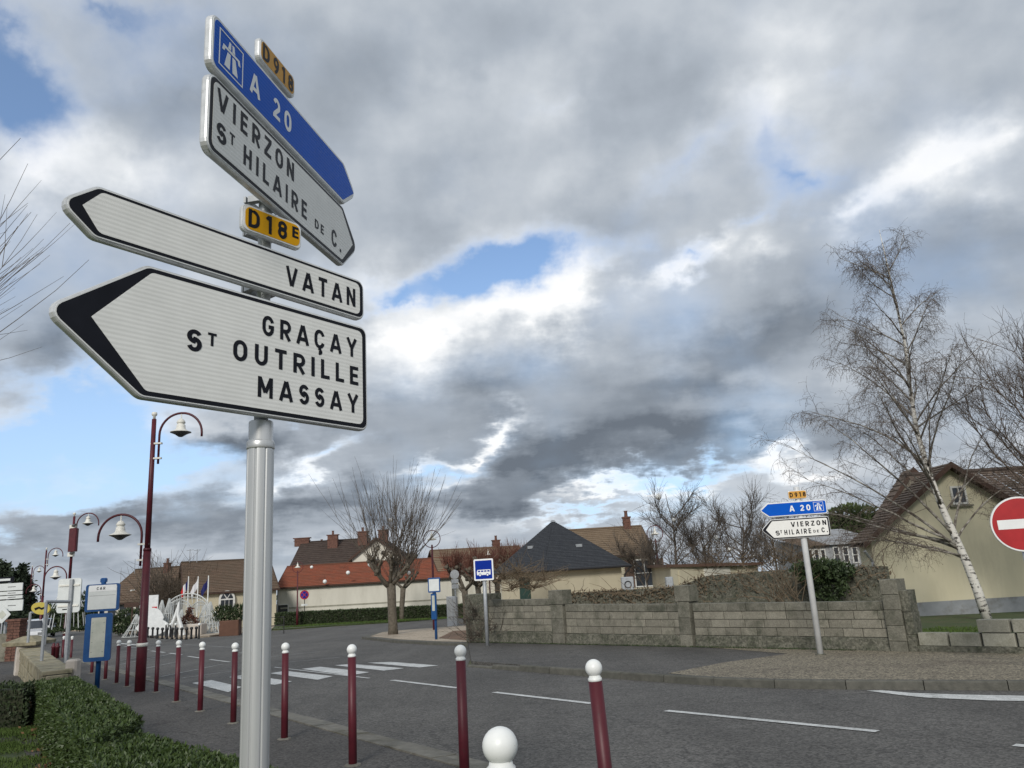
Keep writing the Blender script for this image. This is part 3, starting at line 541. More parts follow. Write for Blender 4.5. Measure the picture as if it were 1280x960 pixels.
def leaves(name, pts, size, m, parent=None, up=0.3, kind='stuff', normals=None, aspect=0.45, jit=0.5, seed=1):
    """many small leaf-shaped quads at the given points"""
    r = np.random.default_rng(seed); pts = np.asarray(pts, float); n = len(pts)
    d = r.normal(size=(n, 3)); d /= np.linalg.norm(d, axis=1)[:, None]
    if normals is not None: d = d * jit + np.asarray(normals) * (1 - jit)
    d[:, 2] += up; d /= np.linalg.norm(d, axis=1)[:, None]
    a = np.cross(d, r.normal(size=(n, 3))); a /= np.linalg.norm(a, axis=1)[:, None] + 1e-9
    s = (size * r.uniform(0.6, 1.3, n))[:, None]
    c = np.cross(a, d)
    v = np.stack([pts, pts + d * s * 0.5 + a * s * aspect * 0.5 + c * s * 0.06, pts + d * s, pts + d * s * 0.5 - a * s * aspect * 0.5 + c * s * 0.06], 1).reshape(-1, 3)
    if parent is not None:
        iv = np.array(W[parent.name].inverted()); v = v @ iv[:3, :3].T + iv[:3, 3]
    me = bpy.data.meshes.new(name); me.vertices.add(len(v)); me.vertices.foreach_set('co', v.ravel())
    me.loops.add(4 * n); me.loops.foreach_set('vertex_index', np.arange(4 * n, dtype=np.int32)); me.polygons.add(n); me.polygons.foreach_set('loop_start', np.arange(0, 4 * n, 4, dtype=np.int32))
    me.materials.append(MT[m]); me.update(calc_edges=True); me.validate()
    o = bpy.data.objects.new(name, me); _link(o, parent, Matrix())
    if kind: o['kind'] = kind
    return o

def structure(o, label=None): o['kind'] = 'structure'; return o

# ------------------------------------------------------------------ ground, road, pavements
def xy(px, py, h=0.0): p = T(px, py, h); return (p[0], p[1])
structure(MB().ground([(-900, -200), (900, -200), (900, 1100), (-900, 1100)], 0.0).build('ground', 'earth'))
gut = [xy(572, 945), xy(435, 911), xy(304, 880), xy(198, 849)]
gd = Vector((gut[3][0] - gut[0][0], gut[3][1] - gut[0][1])).normalized(); gn = Vector((-gd.y, gd.x))    # gn points left, away from the road
if gn.x > 0: gn = -gn
g0 = Vector(gut[0]) - gd * 12; gL = 125.0
def gp(s, o=0.0): p = g0 + gd * s + gn * o; return (p.x, p.y)
kerb_px = [(583, 834), (640, 838.5), (700, 843.5), (780, 850), (864, 856), (935, 860), (1010, 862), (1140, 863), (1280, 864)]
kerb = [xy(*p) for p in kerb_px]; kd = Vector(kerb[-1]) - Vector(kerb[-2]); kd.normalize()
_k = Vector(kerb[-1]) + kd * 2.0; _w = Vector((0.664, -0.748)); _m = _k + (kd + _w).normalized() * 2; kerb += [tuple(_k), tuple(_m), tuple(_m + _w * 10), tuple(_m + _w * 26)]
lawnline = [xy(350, 788), xy(420, 783), xy(500, 778), xy(590, 771)]
plaza = [xy(338, 789), xy(300, 792), xy(262, 796.5), xy(230, 799), xy(200, 797.5), xy(160, 793), xy(130, 788.5)]
road = [gp(0), ] + [(20, -14), (40, -20)] + kerb[::-1] + [(-1.6, 26), (-1.4, 30), (6, 36), (40, 52), (40, 92), (8, 80)] + lawnline[::-1] + plaza + [(-78, 128), (-92, 128), gp(gL)]
structure(MB().ground(road, 0.006).build('road', 'asphalt'))
structure(MB().ground([gp(0, 0.3), gp(gL, 0.3), gp(gL, 9), gp(26, 9), gp(26, 5.5), gp(10, 5.5), gp(0, 5.5)], 0.010).build('footpath', 'asphalt2'))
# gutter of concrete slabs between road and footpath
gs = structure(MB().ground([gp(0, 0.0), gp(gL, 0.0), gp(gL, 0.30), gp(0, 0.30)], 0.008).build('gutter', 'mortar'))
s = 4.0; k = 0
while s < 62:
    L_ = 1.0
    for o_ in (0.008, 0.158):
        a, b, c, d = gp(s + 0.008, o_), gp(s + L_ - 0.008, o_), gp(s + L_ - 0.008, o_ + 0.138), gp(s + 0.008, o_ + 0.138)
        dz = 0.012 + 0.004 * (k % 3) + (0.006 if o_ > 0.1 else 0)
        MB().ground([a, b, c, d], dz, 0.0).build('gutter_slab', 'gutter', gs)
    s += L_; k += 1
# raised pavement on the far side, in front of the wall
wallbase = [G(612, 808), G(700, 810), G(860, 814.5), G(1130, 822)]
wa = Vector(wallbase[0][:2]); wb = Vector(wallbase[3][:2]); wd = (wb - wa).normalized(); wn = Vector((wd.y, -wd.x))
if wn.y > 0: wn = -wn                     # towards the road
def wp(s, o=0.0): p = wa + wd * s + wn * o; return (p.x, p.y)
def koff(o):
    out = []
    for i, p in enumerate(kerb):
        a = Vector(kerb[max(i - 1, 0)]); b = Vector(kerb[min(i + 1, len(kerb) - 1)]); d = (b - a).normalized(); n = Vector((-d.y, d.x))
        if n.x + n.y < 0: n = -n
        q = Vector(p) + n * o; out.append((q.x, q.y))
    return out
side = koff(.147) + [wp(40, -0.1), wp(-1.6, -0.1), (-1.95, 26.5)]
structure(MB().ground(side, 0.115, 0.0).build('sidewalk', 'sidewalk'))
gpoly = [xy(835, 841.5, 0.12), xy(905, 828, 0.12), xy(985, 817.2, 0.12), wp(8.2, 0.02), wp(38, 0.02), *koff(.152)[-1:3:-1]]
structure(MB().ground(gpoly, 0.121).build('gravel_pavement', 'gravel'))
# kerb stones
kb = structure(MB().ground(koff(.06) + koff(.14)[::-1], 0.04, 0.0).build('kerb', 'mortar'))
pl = [Vector(p) for p in kerb]; seg = 0; t0 = 0.0; out = []
cum = [0.0]
for a, b in zip(pl, pl[1:]): cum.append(cum[-1] + (b - a).length)
def kat(s):
    for i in range(len(pl) - 1):
        if s <= cum[i + 1] or i == len(pl) - 2:
            d = (pl[i + 1] - pl[i]).normalized(); return pl[i] + d * (s - cum[i]), d
s = 0.0; k = 0
while s < cum[-1] - 14:
    (p0, d0), (p1, d1) = kat(s + 0.006), kat(s + 0.994)
    n0 = Vector((-d0.y, d0.x)); n1 = Vector((-d1.y, d1.x))
    if n0.x + n0.y < 0: n0 = -n0
    if n1.x + n1.y < 0: n1 = -n1
    top = 0.125 if k > 1 else (0.05 if k == 0 else 0.09)
    jo = 0.004 * math.sin(k * 2.3)
    vs = []
    for (p, nn) in ((p0, n0), (p1, n1)):
        for (o_, h_) in ((jo, -0.02), (jo + 0.012, top - 0.02), (jo + 0.03, top), (0.15, top), (0.15, -0.02)):
            q = p + nn * o_; vs.append((q.x, q.y, gz(q.x, q.y) + h_))
    MB().add(vs, [(0, 1, 6, 5), (1, 2, 7, 6), (2, 3, 8, 7), (3, 4, 9, 8), (0, 4, 3, 2, 1), (5, 6, 7, 8, 9)]).build('kerb_stone', 'kerb', kb)
    s += 1.0; k += 1
# tree island with gravel
isl = [xy(452, 799), xy(490, 803.5), xy(540, 806.5), xy(585, 808), xy(590, 806), (3.0, 31), (9, 38), xy(620, 780), xy(585, 783.5), xy(545, 786.5), xy(505, 789.5), xy(470, 793)]
structure(MB().ground(isl, 0.10, 0.0).build('tree_island', 'kerb'))
structure(MB().ground([tuple(Vector(p) * 0.94 + Vector((-1.0, 34.0)) * 0.06) for p in isl], 0.106).build('island_gravel', 'gravel2'))
structure(MB().ground([xy(548, 798, .1), xy(585, 801, .1), xy(592, 796, .1), xy(585, 788, .1), xy(566, 789, .1)], 0.112).build('bare_earth_patch', 'bare'))
# plaza pavement and the verge in front of the long red-roofed building
structure(MB().ground(plaza + [(-78, 110), (-60, 118), (-40, 100), (-22, 68), xy(345, 783)], 0.10, 0.0).build('plaza_paving', 'gravel2'))
structure(MB().ground(lawnline + [(8, 80), (8, 96), (-10, 90), (-30, 76), (-22, 62)], 0.09, 0.0).build('verge_grass', 'lawn'))
structure(MB().ground([wp(-1.4, -0.3), wp(40, -0.3), (60, 40), (60, 90), (10, 60), (2, 34)], 0.02).build('garden_ground', 'earth'))
structure(MB().ground([wp(10.8, -0.45), wp(34, -0.45), (50, 25), (46, 60), (20, 40), (13, 28)], 0.14).build('garden_lawn', 'lawn'))
structure(MB().ground([gp(2, 2.75), gp(10.4, 3.02), gp(15, 3.35), gp(17.2, 3.35), gp(17.2, 12), gp(2, 12)], 0.014).build('lawn', 'lawn'))

# road markings
def strip(name, a, b, w, m='paint', h=0.014):
    A_, B_ = Vector(xy(*a)), Vector(xy(*b)); d = (B_ - A_).normalized(); n = Vector((-d.y, d.x)) * w / 2
    return structure(MB().ground([tuple(A_ + n), tuple(A_ - n), tuple(B_ - n), tuple(B_ + n)], h).build(name, m))
for a, b in [((490, 851), (573, 861)), ((618, 866.3), (740, 880.5)), ((833, 889.5), (1097, 915.8)), ((1268, 933), (1420, 948))]: strip('centre_line', a, b, 0.12)
bars = [[(240, 854.5), (264, 850.7), (302, 859.5), (285, 866)], [(286, 847), (307, 844), (365, 852.5), (343, 857)], [(337, 842.3), (357, 839.3), (416, 846), (397, 850.5)],
        [(377, 836.8), (400, 834), (462, 841), (436, 845)], [(418, 832.2), (440, 830.6), (505, 836), (480, 839)], [(459, 829), (489, 828), (548, 832.5), (524, 835)]]
for b_ in bars: structure(MB().ground([xy(*p) for p in b_], 0.013).build('crossing_bar', 'paint'))
for a, b, w_ in [((262.5, 824.9), (287, 828), .10), ((235, 820.8), (250, 823), .10), ((212, 816.8), (227, 819), .12), ((189, 814), (206, 816), .12), ((120, 802.5), (135, 803), .3), ((150, 804.5), (176, 807), .25),
                 ((343, 834.6), (462, 848.6), .07)]:
    strip('edge_dash', a, b, w_, 'paint')
for a, b, w_ in [((150, 831), (222, 816), .07), ((179, 836.5), (224, 827), .07), ((201, 846.5), (279, 830.5), .07), ((228, 848), (330, 834), .07), ((155, 808), (187, 812.5), .10), ((150, 826), (180, 821), .07), ((231, 806), (300, 810), .08), ((330, 822), (400, 815), .07), ((352, 829), (425, 822), .07), ((300, 816), (335, 820.5), .1)]:
    strip('bay_line', a, b, w_, 'thinpaint', 0.012)
structure(MB().ground([xy(1083, 864.5), xy(1102, 864.0), xy(1140, 867.5), xy(1200, 869.5), xy(1300, 871.5), xy(1300, 878), xy(1240, 877), xy(1160, 873.5), xy(1125, 870)], 0.014).build('give_way_band', 'paint'))

# ------------------------------------------------------------------ sign boards
def board(parent, yaw, shape, off=0.08, inner=None, face='white', black=True, rad=0.05, thick=0.036, origin=(0, 0), rim=0.005):
    """one sign board: aluminium casing with the printed sheet on it; coordinates (u, z) of the sign's own plane"""
    Ml = Matrix.Translation(Vector((origin[0], origin[1], 0))) @ Matrix.Rotation(yaw, 4, 'Z')
    ctr = (0, 0)
    me = MB(); outer = rpoly(shape, rad, 5)
    me.plate_round(outer, -off, -off + thick, 0.009)
    o = me.build('sign_board', 'rim', parent, local=True, smooth=False)
    o.matrix_local = Ml; W[o.name] = W[parent.name] @ Ml
    # keep board vertices in absolute z: the post empty stands at its base
    y = -off - 0.0015
    MB().plate(inset(outer, 0.008), y, y + 0.0025).build('sheet', 'whiterim', o, local=True)
    if black:
        y -= 0.0012; MB().plate(inset(outer, 0.008 + rim), y, y + 0.001).build('border', 'black', o, local=True)
    y -= 0.0012
    tipi = min(range(5), key=lambda i: -abs(inner[i][0])) if len(inner) == 5 else -1
    MB().plate(rpoly(inner, [.003 if i == tipi else .03 for i in range(len(inner))], 4), y, y + 0.001).build('face', face, o, local=True)
    return o, y - 0.0012
def clampset(parent, post, yaw, z, off, w=0.16):
    M = Matrix.Rotation(yaw, 4, 'Z'); mb = MB()
    mb.box((0, -off + 0.055, z), (w, 0.03, 0.045), M=M); mb.box((0.055, -0.005, z), (0.03, 0.11, 0.03), M=M); mb.box((-0.055, -0.005, z), (0.03, 0.11, 0.03), M=M)
    mb.box((0, 0.066, z), (0.14, 0.012, 0.03), M=M)
    return mb.build('clamp', 'alu', parent, local=True)
def symbol(o, y, sq, m='letterwhite'):
    """motorway symbol: two carriageways under a bridge in a framed square; sq = (u0, z0, u1, z1)"""
    u0, z0, u1, z1 = sq; w = u1 - u0; h = z1 - z0
    def q(a, b): return (u0 + a * w, z0 + b * h)
    t = 0.035; mb = MB()
    for (a, b, c, d) in ((0, 0, 1, t), (0, 1 - t, 1, 1), (0, t, t, 1 - t), (1 - t, t, 1, 1 - t)): mb.plate([q(a, b), q(c, b), q(c, d), q(a, d)], y, y + 0.0008)
    mb.plate([q(.22, .12), q(.44, .12), q(.46, .55), q(.34, .55)], y, y + 0.0008); mb.plate([q(.56, .12), q(.78, .12), q(.66, .55), q(.54, .55)], y, y + 0.0008)
    mb.plate([q(.355, .68), q(.465, .68), q(.475, .88), q(.40, .88)], y, y + 0.0008); mb.plate([q(.535, .68), q(.645, .68), q(.60, .88), q(.525, .88)], y, y + 0.0008)
    mb.plate([q(.12, .50), q(.2, .50), q(.24, .595), q(.76, .595), q(.80, .50), q(.88, .50), q(.84, .665), q(.16, .665)], y, y + 0.0008)
    mb.build('motorway_symbol', m, o, local=True)

PX, PY = -1.11479, 3.31772
def big_sign():
    z0 = gz(PX, PY)
    t = thing('direction_signpost', 'tall fluted aluminium post close to the camera carrying four large direction boards', 'direction sign', (PX, PY, 0))
    # fluted post
    mb = MB(); n = 160; prof = []
    for zz in (z0, 2.09):
        for k in range(n):
            a = 2 * math.pi * k / n; g = math.cos(8 * a + .4); r = 0.0570 - 0.0050 * max(0, g) ** 8
            prof.append((r * math.cos(a), r * math.sin(a), zz))
    mb.add(prof, [(k, (k + 1) % n, n + (k + 1) % n, n + k) for k in range(n)] + [tuple(n + k for k in range(n))])
    mb.build('post', 'alupost', t, local=True, smooth=False)
    MB().lathe([(0.058, 2.085), (0.060, 2.09), (0.060, 2.115), (0.057, 2.12), (0.052, 2.125), (0.052, 2.205), (0.049, 2.21)], n=40).build('collar', 'alupost', t, local=True, smooth=True)
    MB().lathe([(0.030, 2.2), (0.030, 4.0), (0.028, 4.005)], n=20).build('inner_post', 'alu', t, local=True, smooth=True)
    ya, yb = R_(78.3), R_(54.3)
    sp = 1.16
    # Gracay
    o, y = board(t, yb, [(-.955, 2.487), (-.592, 2.752), (.562, 2.752), (.562, 2.215), (-.592, 2.215)], inner=[(-.790, 2.489), (-.573, 2.722), (.526, 2.722), (.526, 2.245), (-.573, 2.245)], rad=[.05, .06, .045, .045, .06])
    l = LB(); letter(l, 'GRAÇAY', -.064, .488, 2.578, .094, y, space=sp); letter(l, 'S', -.417, -.350, 2.438, .092, y); letter(l, 'T', -.325, -.285, 2.476, .056, y); letter(l, 'OUTRILLE', -.206, .496, 2.437, .093, y, space=sp); letter(l, 'MASSAY', -.081, .494, 2.296, .092, y, space=sp)
    l.build('lettering', 'black', o, local=True); tag(o, label='large white arrow board reading GRAÇAY, ST OUTRILLE, MASSAY')
    # Vatan
    o, y = board(t, R_(55.2), [(-.945, 2.893), (-.808, 3.004), (.554, 3.004), (.554, 2.788), (-.808, 2.788)], inner=[(-.858, 2.902), (-.79, 2.979), (.520, 2.979), (.520, 2.813), (-.79, 2.813)], rad=[.045, .05, .045, .045, .05])
    l = LB(); letter(l, 'VATAN', .058, .488, 2.846, .096, y, space=sp); l.build('lettering', 'black', o, local=True); tag(o, label='narrow white arrow board reading VATAN')
    # Vierzon
    o, y = board(t, ya, [(-.590, 3.566), (.69, 3.566), (.89, 3.385), (.69, 3.204), (-.590, 3.204)], inner=[(-.558, 3.538), (.668, 3.538), (.815, 3.385), (.668, 3.232), (-.558, 3.232)], rad=[.05, .05, .06, .05, .05])
    l = LB(); letter(l, 'VIERZON', -.534, .115, 3.420, .098, y, space=sp); letter(l, 'S', -.53, -.46, 3.277, .09, y); letter(l, 'T', -.437, -.4, 3.316, .052, y); letter(l, 'HILAIRE', -.33, .251, 3.277, .094, y, space=sp)
    letter(l, 'DE', .34, .441, 3.28, .05, y, space=sp); letter(l, 'C.', .535, .657, 3.268, .098, y, space=sp); l.build('lettering', 'black', o, local=True); tag(o, label='white arrow board reading VIERZON, ST HILAIRE DE C.')
    # A 20
    o, y = board(t, ya, [(-.584, 3.852), (.71, 3.852), (.88, 3.720), (.71, 3.588), (-.584, 3.588)], inner=[(-.566, 3.832), (.692, 3.832), (.838, 3.720), (.692, 3.608), (-.566, 3.608)], face='blue', black=False, rad=[.045, .05, .05, .05, .045])
    l = LB(); letter(l, 'A', -.293, -.207, 3.662, .108, y); letter(l, '20', -.090, .085, 3.662, .108, y); l.build('lettering', 'letterwhite', o, local=True); symbol(o, y, (-.532, 3.632, -.350, 3.808)); tag(o, label='blue arrow board reading A 20 with the motorway symbol')
    # D 18E and D918
    o, y = board(t, yb, [(-.176, 3.179), (.150, 3.179), (.150, 3.043), (-.176, 3.043)], inner=[(-.162, 3.165), (.136, 3.165), (.136, 3.057), (-.162, 3.057)], face='yellow', black=False, rad=.03, thick=.03)
    l = LB(); letter(l, 'D', -.147, -.088, 3.068, .088, y); letter(l, '18', -.052, .062, 3.068, .088, y); letter(l, 'E', .092, .128, 3.096, .056, y, bold=0.022); l.build('lettering', 'black', o, local=True); tag(o, label='small yellow plate reading D 18 E')
    o, y = board(t, ya, [(-.216, 4.008), (.124, 4.008), (.124, 3.882), (-.216, 3.882)], inner=[(-.202, 3.996), (.110, 3.996), (.110, 3.894), (-.202, 3.894)], face='ochre', black=False, rad=.03, thick=.03)
    l = LB(); letter(l, 'D', -.190, -.130, 3.902, .086, y); letter(l, '918', -.092, .100, 3.902, .086, y); l.build('lettering', 'black', o, local=True); tag(o, label='small ochre plate reading D 918')
    for z_, yw in ((2.30, yb), (2.66, yb), (2.83, yb), (2.96, yb), (3.11, yb), (3.26, ya), (3.50, ya), (3.64, ya), (3.80, ya), (3.94, ya)): clampset(t, None, yw, z_, 0.08)
    return t
big_sign()

def far_sign():
    S = T(1028, 827, 0.12); yaw = R_(-10.04); U = Vector((math.cos(yaw), math.sin(yaw))); Nn = Vector((U.y, -U.x))
    S = np.array([5.7406, 15.9998, -0.547]); ax = S[0] - Nn.x * 0.08; ay = S[1] - Nn.y * 0.08
    t = thing('direction_signpost', 'white direction sign on a slim grey post standing on the far gravel pavement', 'direction sign', (ax, ay, 0))
    MB().lathe([(0.060, gz(ax, ay)), (0.060, 2.86), (0.05, 2.88)], n=20).build('post', 'whitepost', t, local=True, smooth=True)
    MB().lathe([(0.10, gz(ax, ay) + .121), (0.10, gz(ax, ay) + .135), (0.062, gz(ax, ay) + .145)], n=16).build('foot_collar', 'foot', t, local=True)
    o, y = board(t, yaw, [(-.81, 2.435), (-.635, 2.581), (.530, 2.581), (.530, 2.288), (-.635, 2.288)], inner=[(-.768, 2.435), (-.62, 2.557), (.507, 2.557), (.507, 2.312), (-.62, 2.312)], face='blue', black=False, rad=.05)
    l = LB(); letter(l, 'A', -.207, -.110, 2.378, .12, y); letter(l, '20', .005, .203, 2.378, .12, y); l.build('lettering', 'letterwhite', o, local=True); symbol(o, y, (.268, 2.352, .458, 2.535)); tag(o, label='blue arrow board reading A 20')
    o, y = board(t, yaw, [(-.82, 2.040), (-.607, 2.242), (.530, 2.242), (.530, 1.837), (-.607, 1.837)], inner=[(-.725, 2.040), (-.585, 2.207), (.490, 2.207), (.490, 1.872), (-.585, 1.872)], rad=.05, rim=.004)
    l = LB(); letter(l, 'VIERZON', -.224, .463, 2.066, .10, y, space=1.12, bold=.024); letter(l, 'S', -.545, -.463, 1.915, .098, y, bold=-.01); letter(l, 'T', -.454, -.413, 1.957, .057, y, bold=.024); letter(l, 'HILAIRE', -.372, .15, 1.918, .1, y, bold=.015)
    letter(l, 'DE', .193, .298, 1.927, .053, y); letter(l, 'C.', .352, .473, 1.92, .099, y, bold=.024); l.build('lettering', 'black', o, local=True); tag(o, label='white arrow board reading VIERZON, ST HILAIRE DE C.')
    o, y = board(t, yaw, [(-.199, 2.797), (.171, 2.797), (.171, 2.625), (-.199, 2.625)], inner=[(-.187, 2.785), (.159, 2.785), (.159, 2.637), (-.187, 2.637)], face='ochre', black=False, rad=.03, thick=.03)
    l = LB(); letter(l, 'D918', -.165, .15, 2.664, .094, y, space=1.0, bold=.022); l.build('lettering', 'black', o, local=True); tag(o, label='small ochre plate reading D918')
    for z_ in (1.92, 2.16, 2.36, 2.52, 2.70): clampset(t, None, yaw, z_, 0.08)
far_sign()

# ------------------------------------------------------------------ bollards
def make_bollard(name, label, loc, h=1.05, group=None, tilt=None):
    t = thing(name, label, 'bollard', loc, 0, group)
    MB().lathe([(0.040, -0.12), (0.040, h - 0.121)], n=24).build('tube', 'burg', t, local=True, smooth=True)
    MB().lathe([(0.037, h - 0.122), (0.0405, h - 0.119), (0.0405, h - 0.106), (0.034, h - 0.100), (0.031, h - 0.088)], n=24).build('collar', 'ball', t, local=True, smooth=True)
    MB().sphere((0, 0, h - 0.051), 0.0495, 24, 14).build('ball', 'ball', t, local=True, smooth=True)
    MB().lathe([(0.085, 0.006), (0.078, 0.020), (0.050, 0.026)], n=9).build('footing', 'gutter', t, local=True)
    return t
bgroup = 'burgundy bollards along the footpath'
def bol_place(proto, loc, h, label, tilt=0.0):
    """one bollard; shorter ones are set deeper, their footing stays on the surface"""
    M = Matrix.Translation(Vector(loc) + Vector((0, 0, h - 1.16))) @ Matrix.Rotation(tilt, 4, 'Y')
    if proto is None:
        o = make_bollard('bollard', label, loc, 1.16, bgroup); o.matrix_local = M; W[o.name] = M
    else: o = copy_tree(proto, M, label, bgroup)
    for c in o.children:
        if c.name.startswith('footing'): c.matrix_local = Matrix.Translation((0, 0, 1.16 - h))
    return o
bl = [(441, 958, 805, 'burgundy bollard with a white ball, second to the right of the aluminium signpost'),
      (355.5, 925, 803, 'burgundy bollard standing just right of the aluminium signpost'),
      (291.5, 905, 803, 'burgundy bollard standing just left of the aluminium signpost'),
      (250, 890, 802, 'burgundy bollard left of the signpost in front of the nearest crossing bar'),
      (220.5, 878, 800, 'second burgundy bollard to the right of the burgundy lamp post'),
      (195, 866, 800, 'burgundy bollard next to the burgundy lamp post on its right'),
      (158.5, 859, 800, 'burgundy bollard next to the burgundy lamp post on its left'),
      (145.5, 855, 800, 'second burgundy bollard to the left of the burgundy lamp post'),
      (131.5, 850, 799, 'burgundy bollard partly hidden by the right edge of the blue bus stop'),
      (114.5, 842, 802, 'burgundy bollard showing below the left edge of the blue bus stop')]
proto = None
for px, pb, pt, lab in bl:
    b = G(px, pb); h = ZV(b[0], b[1], pt) - b[2]; h = min(max(h, 0.9), 1.15)
    o = bol_place(proto, tuple(b), h, lab)
    if proto is None: proto = o
# the nearer ones, whose feet lie below the picture
for (px, py, dep, tilt, lab) in [(575.5, 814, 6.25, 0.006, 'burgundy bollard below the blue bus sign, third from the right in the row'),
                                 (742, 835, 4.45, -0.036, 'leaning burgundy bollard farthest to the right of the row'),
                                 (625, 932, 2.13, 0.0, 'nearest bollard, only its white ball showing at the lower edge')]:
    d = ray(px, py) / F; p = CAM + d * dep; g = gz(p[0], p[1]); h = p[2] + 0.051 - g
    bol_place(proto, (p[0] - math.sin(tilt) * h, p[1], g), h, lab, tilt)
# cluster of three and two short ones by the second lamp post
for px, lab in ((82.5, 'rightmost'), (77.2, 'middle'), (72.0, 'leftmost')):
    b = G(px + 6, 823); bol_place(proto, tuple(b), ZV(b[0], b[1], 795) - b[2], lab + ' of three close burgundy bollards beside the garlanded lamp post')
sb = None
for px, lab in ((66, 'left'), (71, 'right')):
    b = G(px, 823); M = Matrix.Translation(Vector(b))
    if sb is None:
        sb = thing('short_bollard', 'short plain burgundy bollard behind the stone wall, the left of two', 'bollard', tuple(b), 0, 'short burgundy bollards')
        MB().lathe([(0.07, 0), (0.07, .38), (0.09, .40), (0.09, .44), (0.05, .46), (.06, .52), (.02, .56)], n=14).build('post', 'burg', sb, local=True, smooth=True)
    else: copy_tree(sb, M, 'short plain burgundy bollard behind the stone wall, the right of two')

# ------------------------------------------------------------------ lamp posts
def arm(t, s, ztop, R=0.455, pend=True, rz=0.0, lampz=None):
    """a hooped arm on side s (+1 right, -1 left) with a hanging bell lamp"""
    M = Matrix.Rotation(rz, 4, 'Z'); x0 = 0.13
    pts = [(s * x0, 0, ztop - R - 0.62), (s * x0, 0, ztop - R)]
    for k in range(1, 19):
        a = math.pi - math.pi * k / 18; pts.append((s * (x0 + R + R * math.cos(a)), 0, ztop - R + R * math.sin(a)))
    pts.append((s * (x0 + 2 * R), 0, ztop - R - 0.08))
    pts = [tuple(M @ Vector(p)) for p in pts]
    o = MB().tube(pts, 0.025, 8).build('arm', 'burg', t, local=True, smooth=True)
    c = M @ Vector((s * (x0 + R), 0, 0)); z = ztop - 0.02
    lp = MB().lathe([(0.012, z), (0.012, z - .10), (0.05, z - .12), (0.085, z - .17), (0.09, z - .2), (0.072, z - .21), (.072, z - .235), (.09, z - .245), (.092, z - .30), (.105, z - .335), (.15, z - .37), (.215, z - .395), (.215, z - .405)], (c.x, c.y, 0), 24).build('bell_lamp', 'lamp', t, local=True, smooth=True)
    MB().lathe([(.205, z - .407), (.12, z - .445), (.04, z - .50), (.01, z - .505)], (c.x, c.y, 0), 20).build('diffuser', 'lampdark', lp, local=True, smooth=True)
    for zz in (ztop - R - .18, ztop - R - .50): MB().box(tuple(M @ Vector((s * 0.075, 0, zz))), (0.24, 0.07, 0.035), rz).build('bracket', 'lamp', t, local=True)
def make_lamppost(label, loc, group, low=-1, rz=0.0):
    t = thing('lamp_post', label, 'street lamp', loc, rz, group)
    MB().lathe([(0.100, -0.1), (0.098, 0.95), (0.084, 1.0), (0.074, 2.75)], n=20).build('lower_pole', 'burg', t, local=True, smooth=True)
    MB().lathe([(0.058, 2.75), (0.046, 5.52), (0.044, 5.52)], n=16).build('upper_pole', 'burg', t, local=True, smooth=True)
    MB().lathe([(0.080, 2.74), (0.080, 2.78), (0.07, 2.80)], n=16).build('joint_ring', 'burg', t, local=True, smooth=True)
    MB().lathe([(0.108, 0.86), (0.108, 0.93)], n=20).build('white_band', 'lamp', t, local=True, smooth=True)
    MB().lathe([(0.03, 5.52), (0.025, 5.58), (0.05, 5.60), (0.058, 5.63), (0.05, 5.67), (0.01, 5.68)], n=14).build('finial', 'lamp', t, local=True, smooth=True)
    arm(t, 1, 5.62, lampz=5.0); arm(t, low, 3.52)
    return t
lgroup = 'burgundy lamp posts with hooped arms'
lpb = [(-7.74 - 10.79 * k, 16.16 + 16.0 * k) for k in range(4)]
lab = ['burgundy lamp post with two hooped arms, nearest, behind the blue bus stop', 'burgundy lamp post wrapped in garland rings, with a box and cameras halfway up', 'third burgundy lamp post along the street, left of the boxed one', 'farthest burgundy lamp post, in front of the dark conifers']
L0 = make_lamppost(lab[0], (*lpb[0], gz(*lpb[0])), lgroup)
for k in range(1, 4):
    M = Matrix.Translation(Vector((*lpb[k], gz(*lpb[k]))))
    copy_tree(L0, M, lab[k], lgroup)
# box and cameras on the second lamp
x, y = lpb[1]; z = gz(x, y)
t = thing('equipment_box', 'tall dark red box with two white cameras fixed on the garlanded lamp post', 'equipment box', (x, y, z))
MB().bbox((0.10, -0.12, 4.55), (0.32, 0.2, 0.95), b=.03).build('box', 'burg', t, local=True)
for zz, sgn in ((5.12, 0), (4.0, 1)):
    c = MB().tube([(0.05, -0.15, zz), (0.28, -0.35, zz + 0.02)], 0.055, 8).build('camera', 'lampdark', t, local=True)
    MB().box((0.05, -0.12, zz - .04), (0.22, .14, .16)).build('camera_base', 'lamp', c, local=True)
# garland rings with strings of lights
def garland():
    t = thing('garland_rings', 'two dark garland rings hung with white light strings around the lamp post', 'decoration', (x, y, z))
    for i, (zz, rr) in enumerate(((1.75, .62), (1.02, .72))):
        pts = []
        r = np.random.default_rng(i)
        for k in range(1500):
            a = r.uniform(0, 2 * math.pi); b = r.uniform(0, 2 * math.pi); q = .07 * math.sqrt(r.uniform())
            pts.append((x + (rr + q * math.cos(b)) * math.cos(a), y + (rr + q * math.cos(b)) * math.sin(a), z + zz + q * math.sin(b)))
        core = MB().tube([(x + rr * math.cos(a), y + rr * math.sin(a), z + zz) for a in np.linspace(0, 2 * math.pi, 25)], .03, 6).build('ring', 'leafdark', t)
        leaves('garland_foliage', pts, .09, 'leafdark', t, seed=i)
    for k in range(9):
        a = k * 2 * math.pi / 9 + .3
        MB().tube([(x + .12 * math.cos(a), y + .12 * math.sin(a), z + 2.9), (x + .62 * math.cos(a), y + .62 * math.sin(a), z + 1.75), (x + .72 * math.cos(a), y + .72 * math.sin(a), z + 1.02)], .014, 5).build('light_string', 'wire', t)
garland()

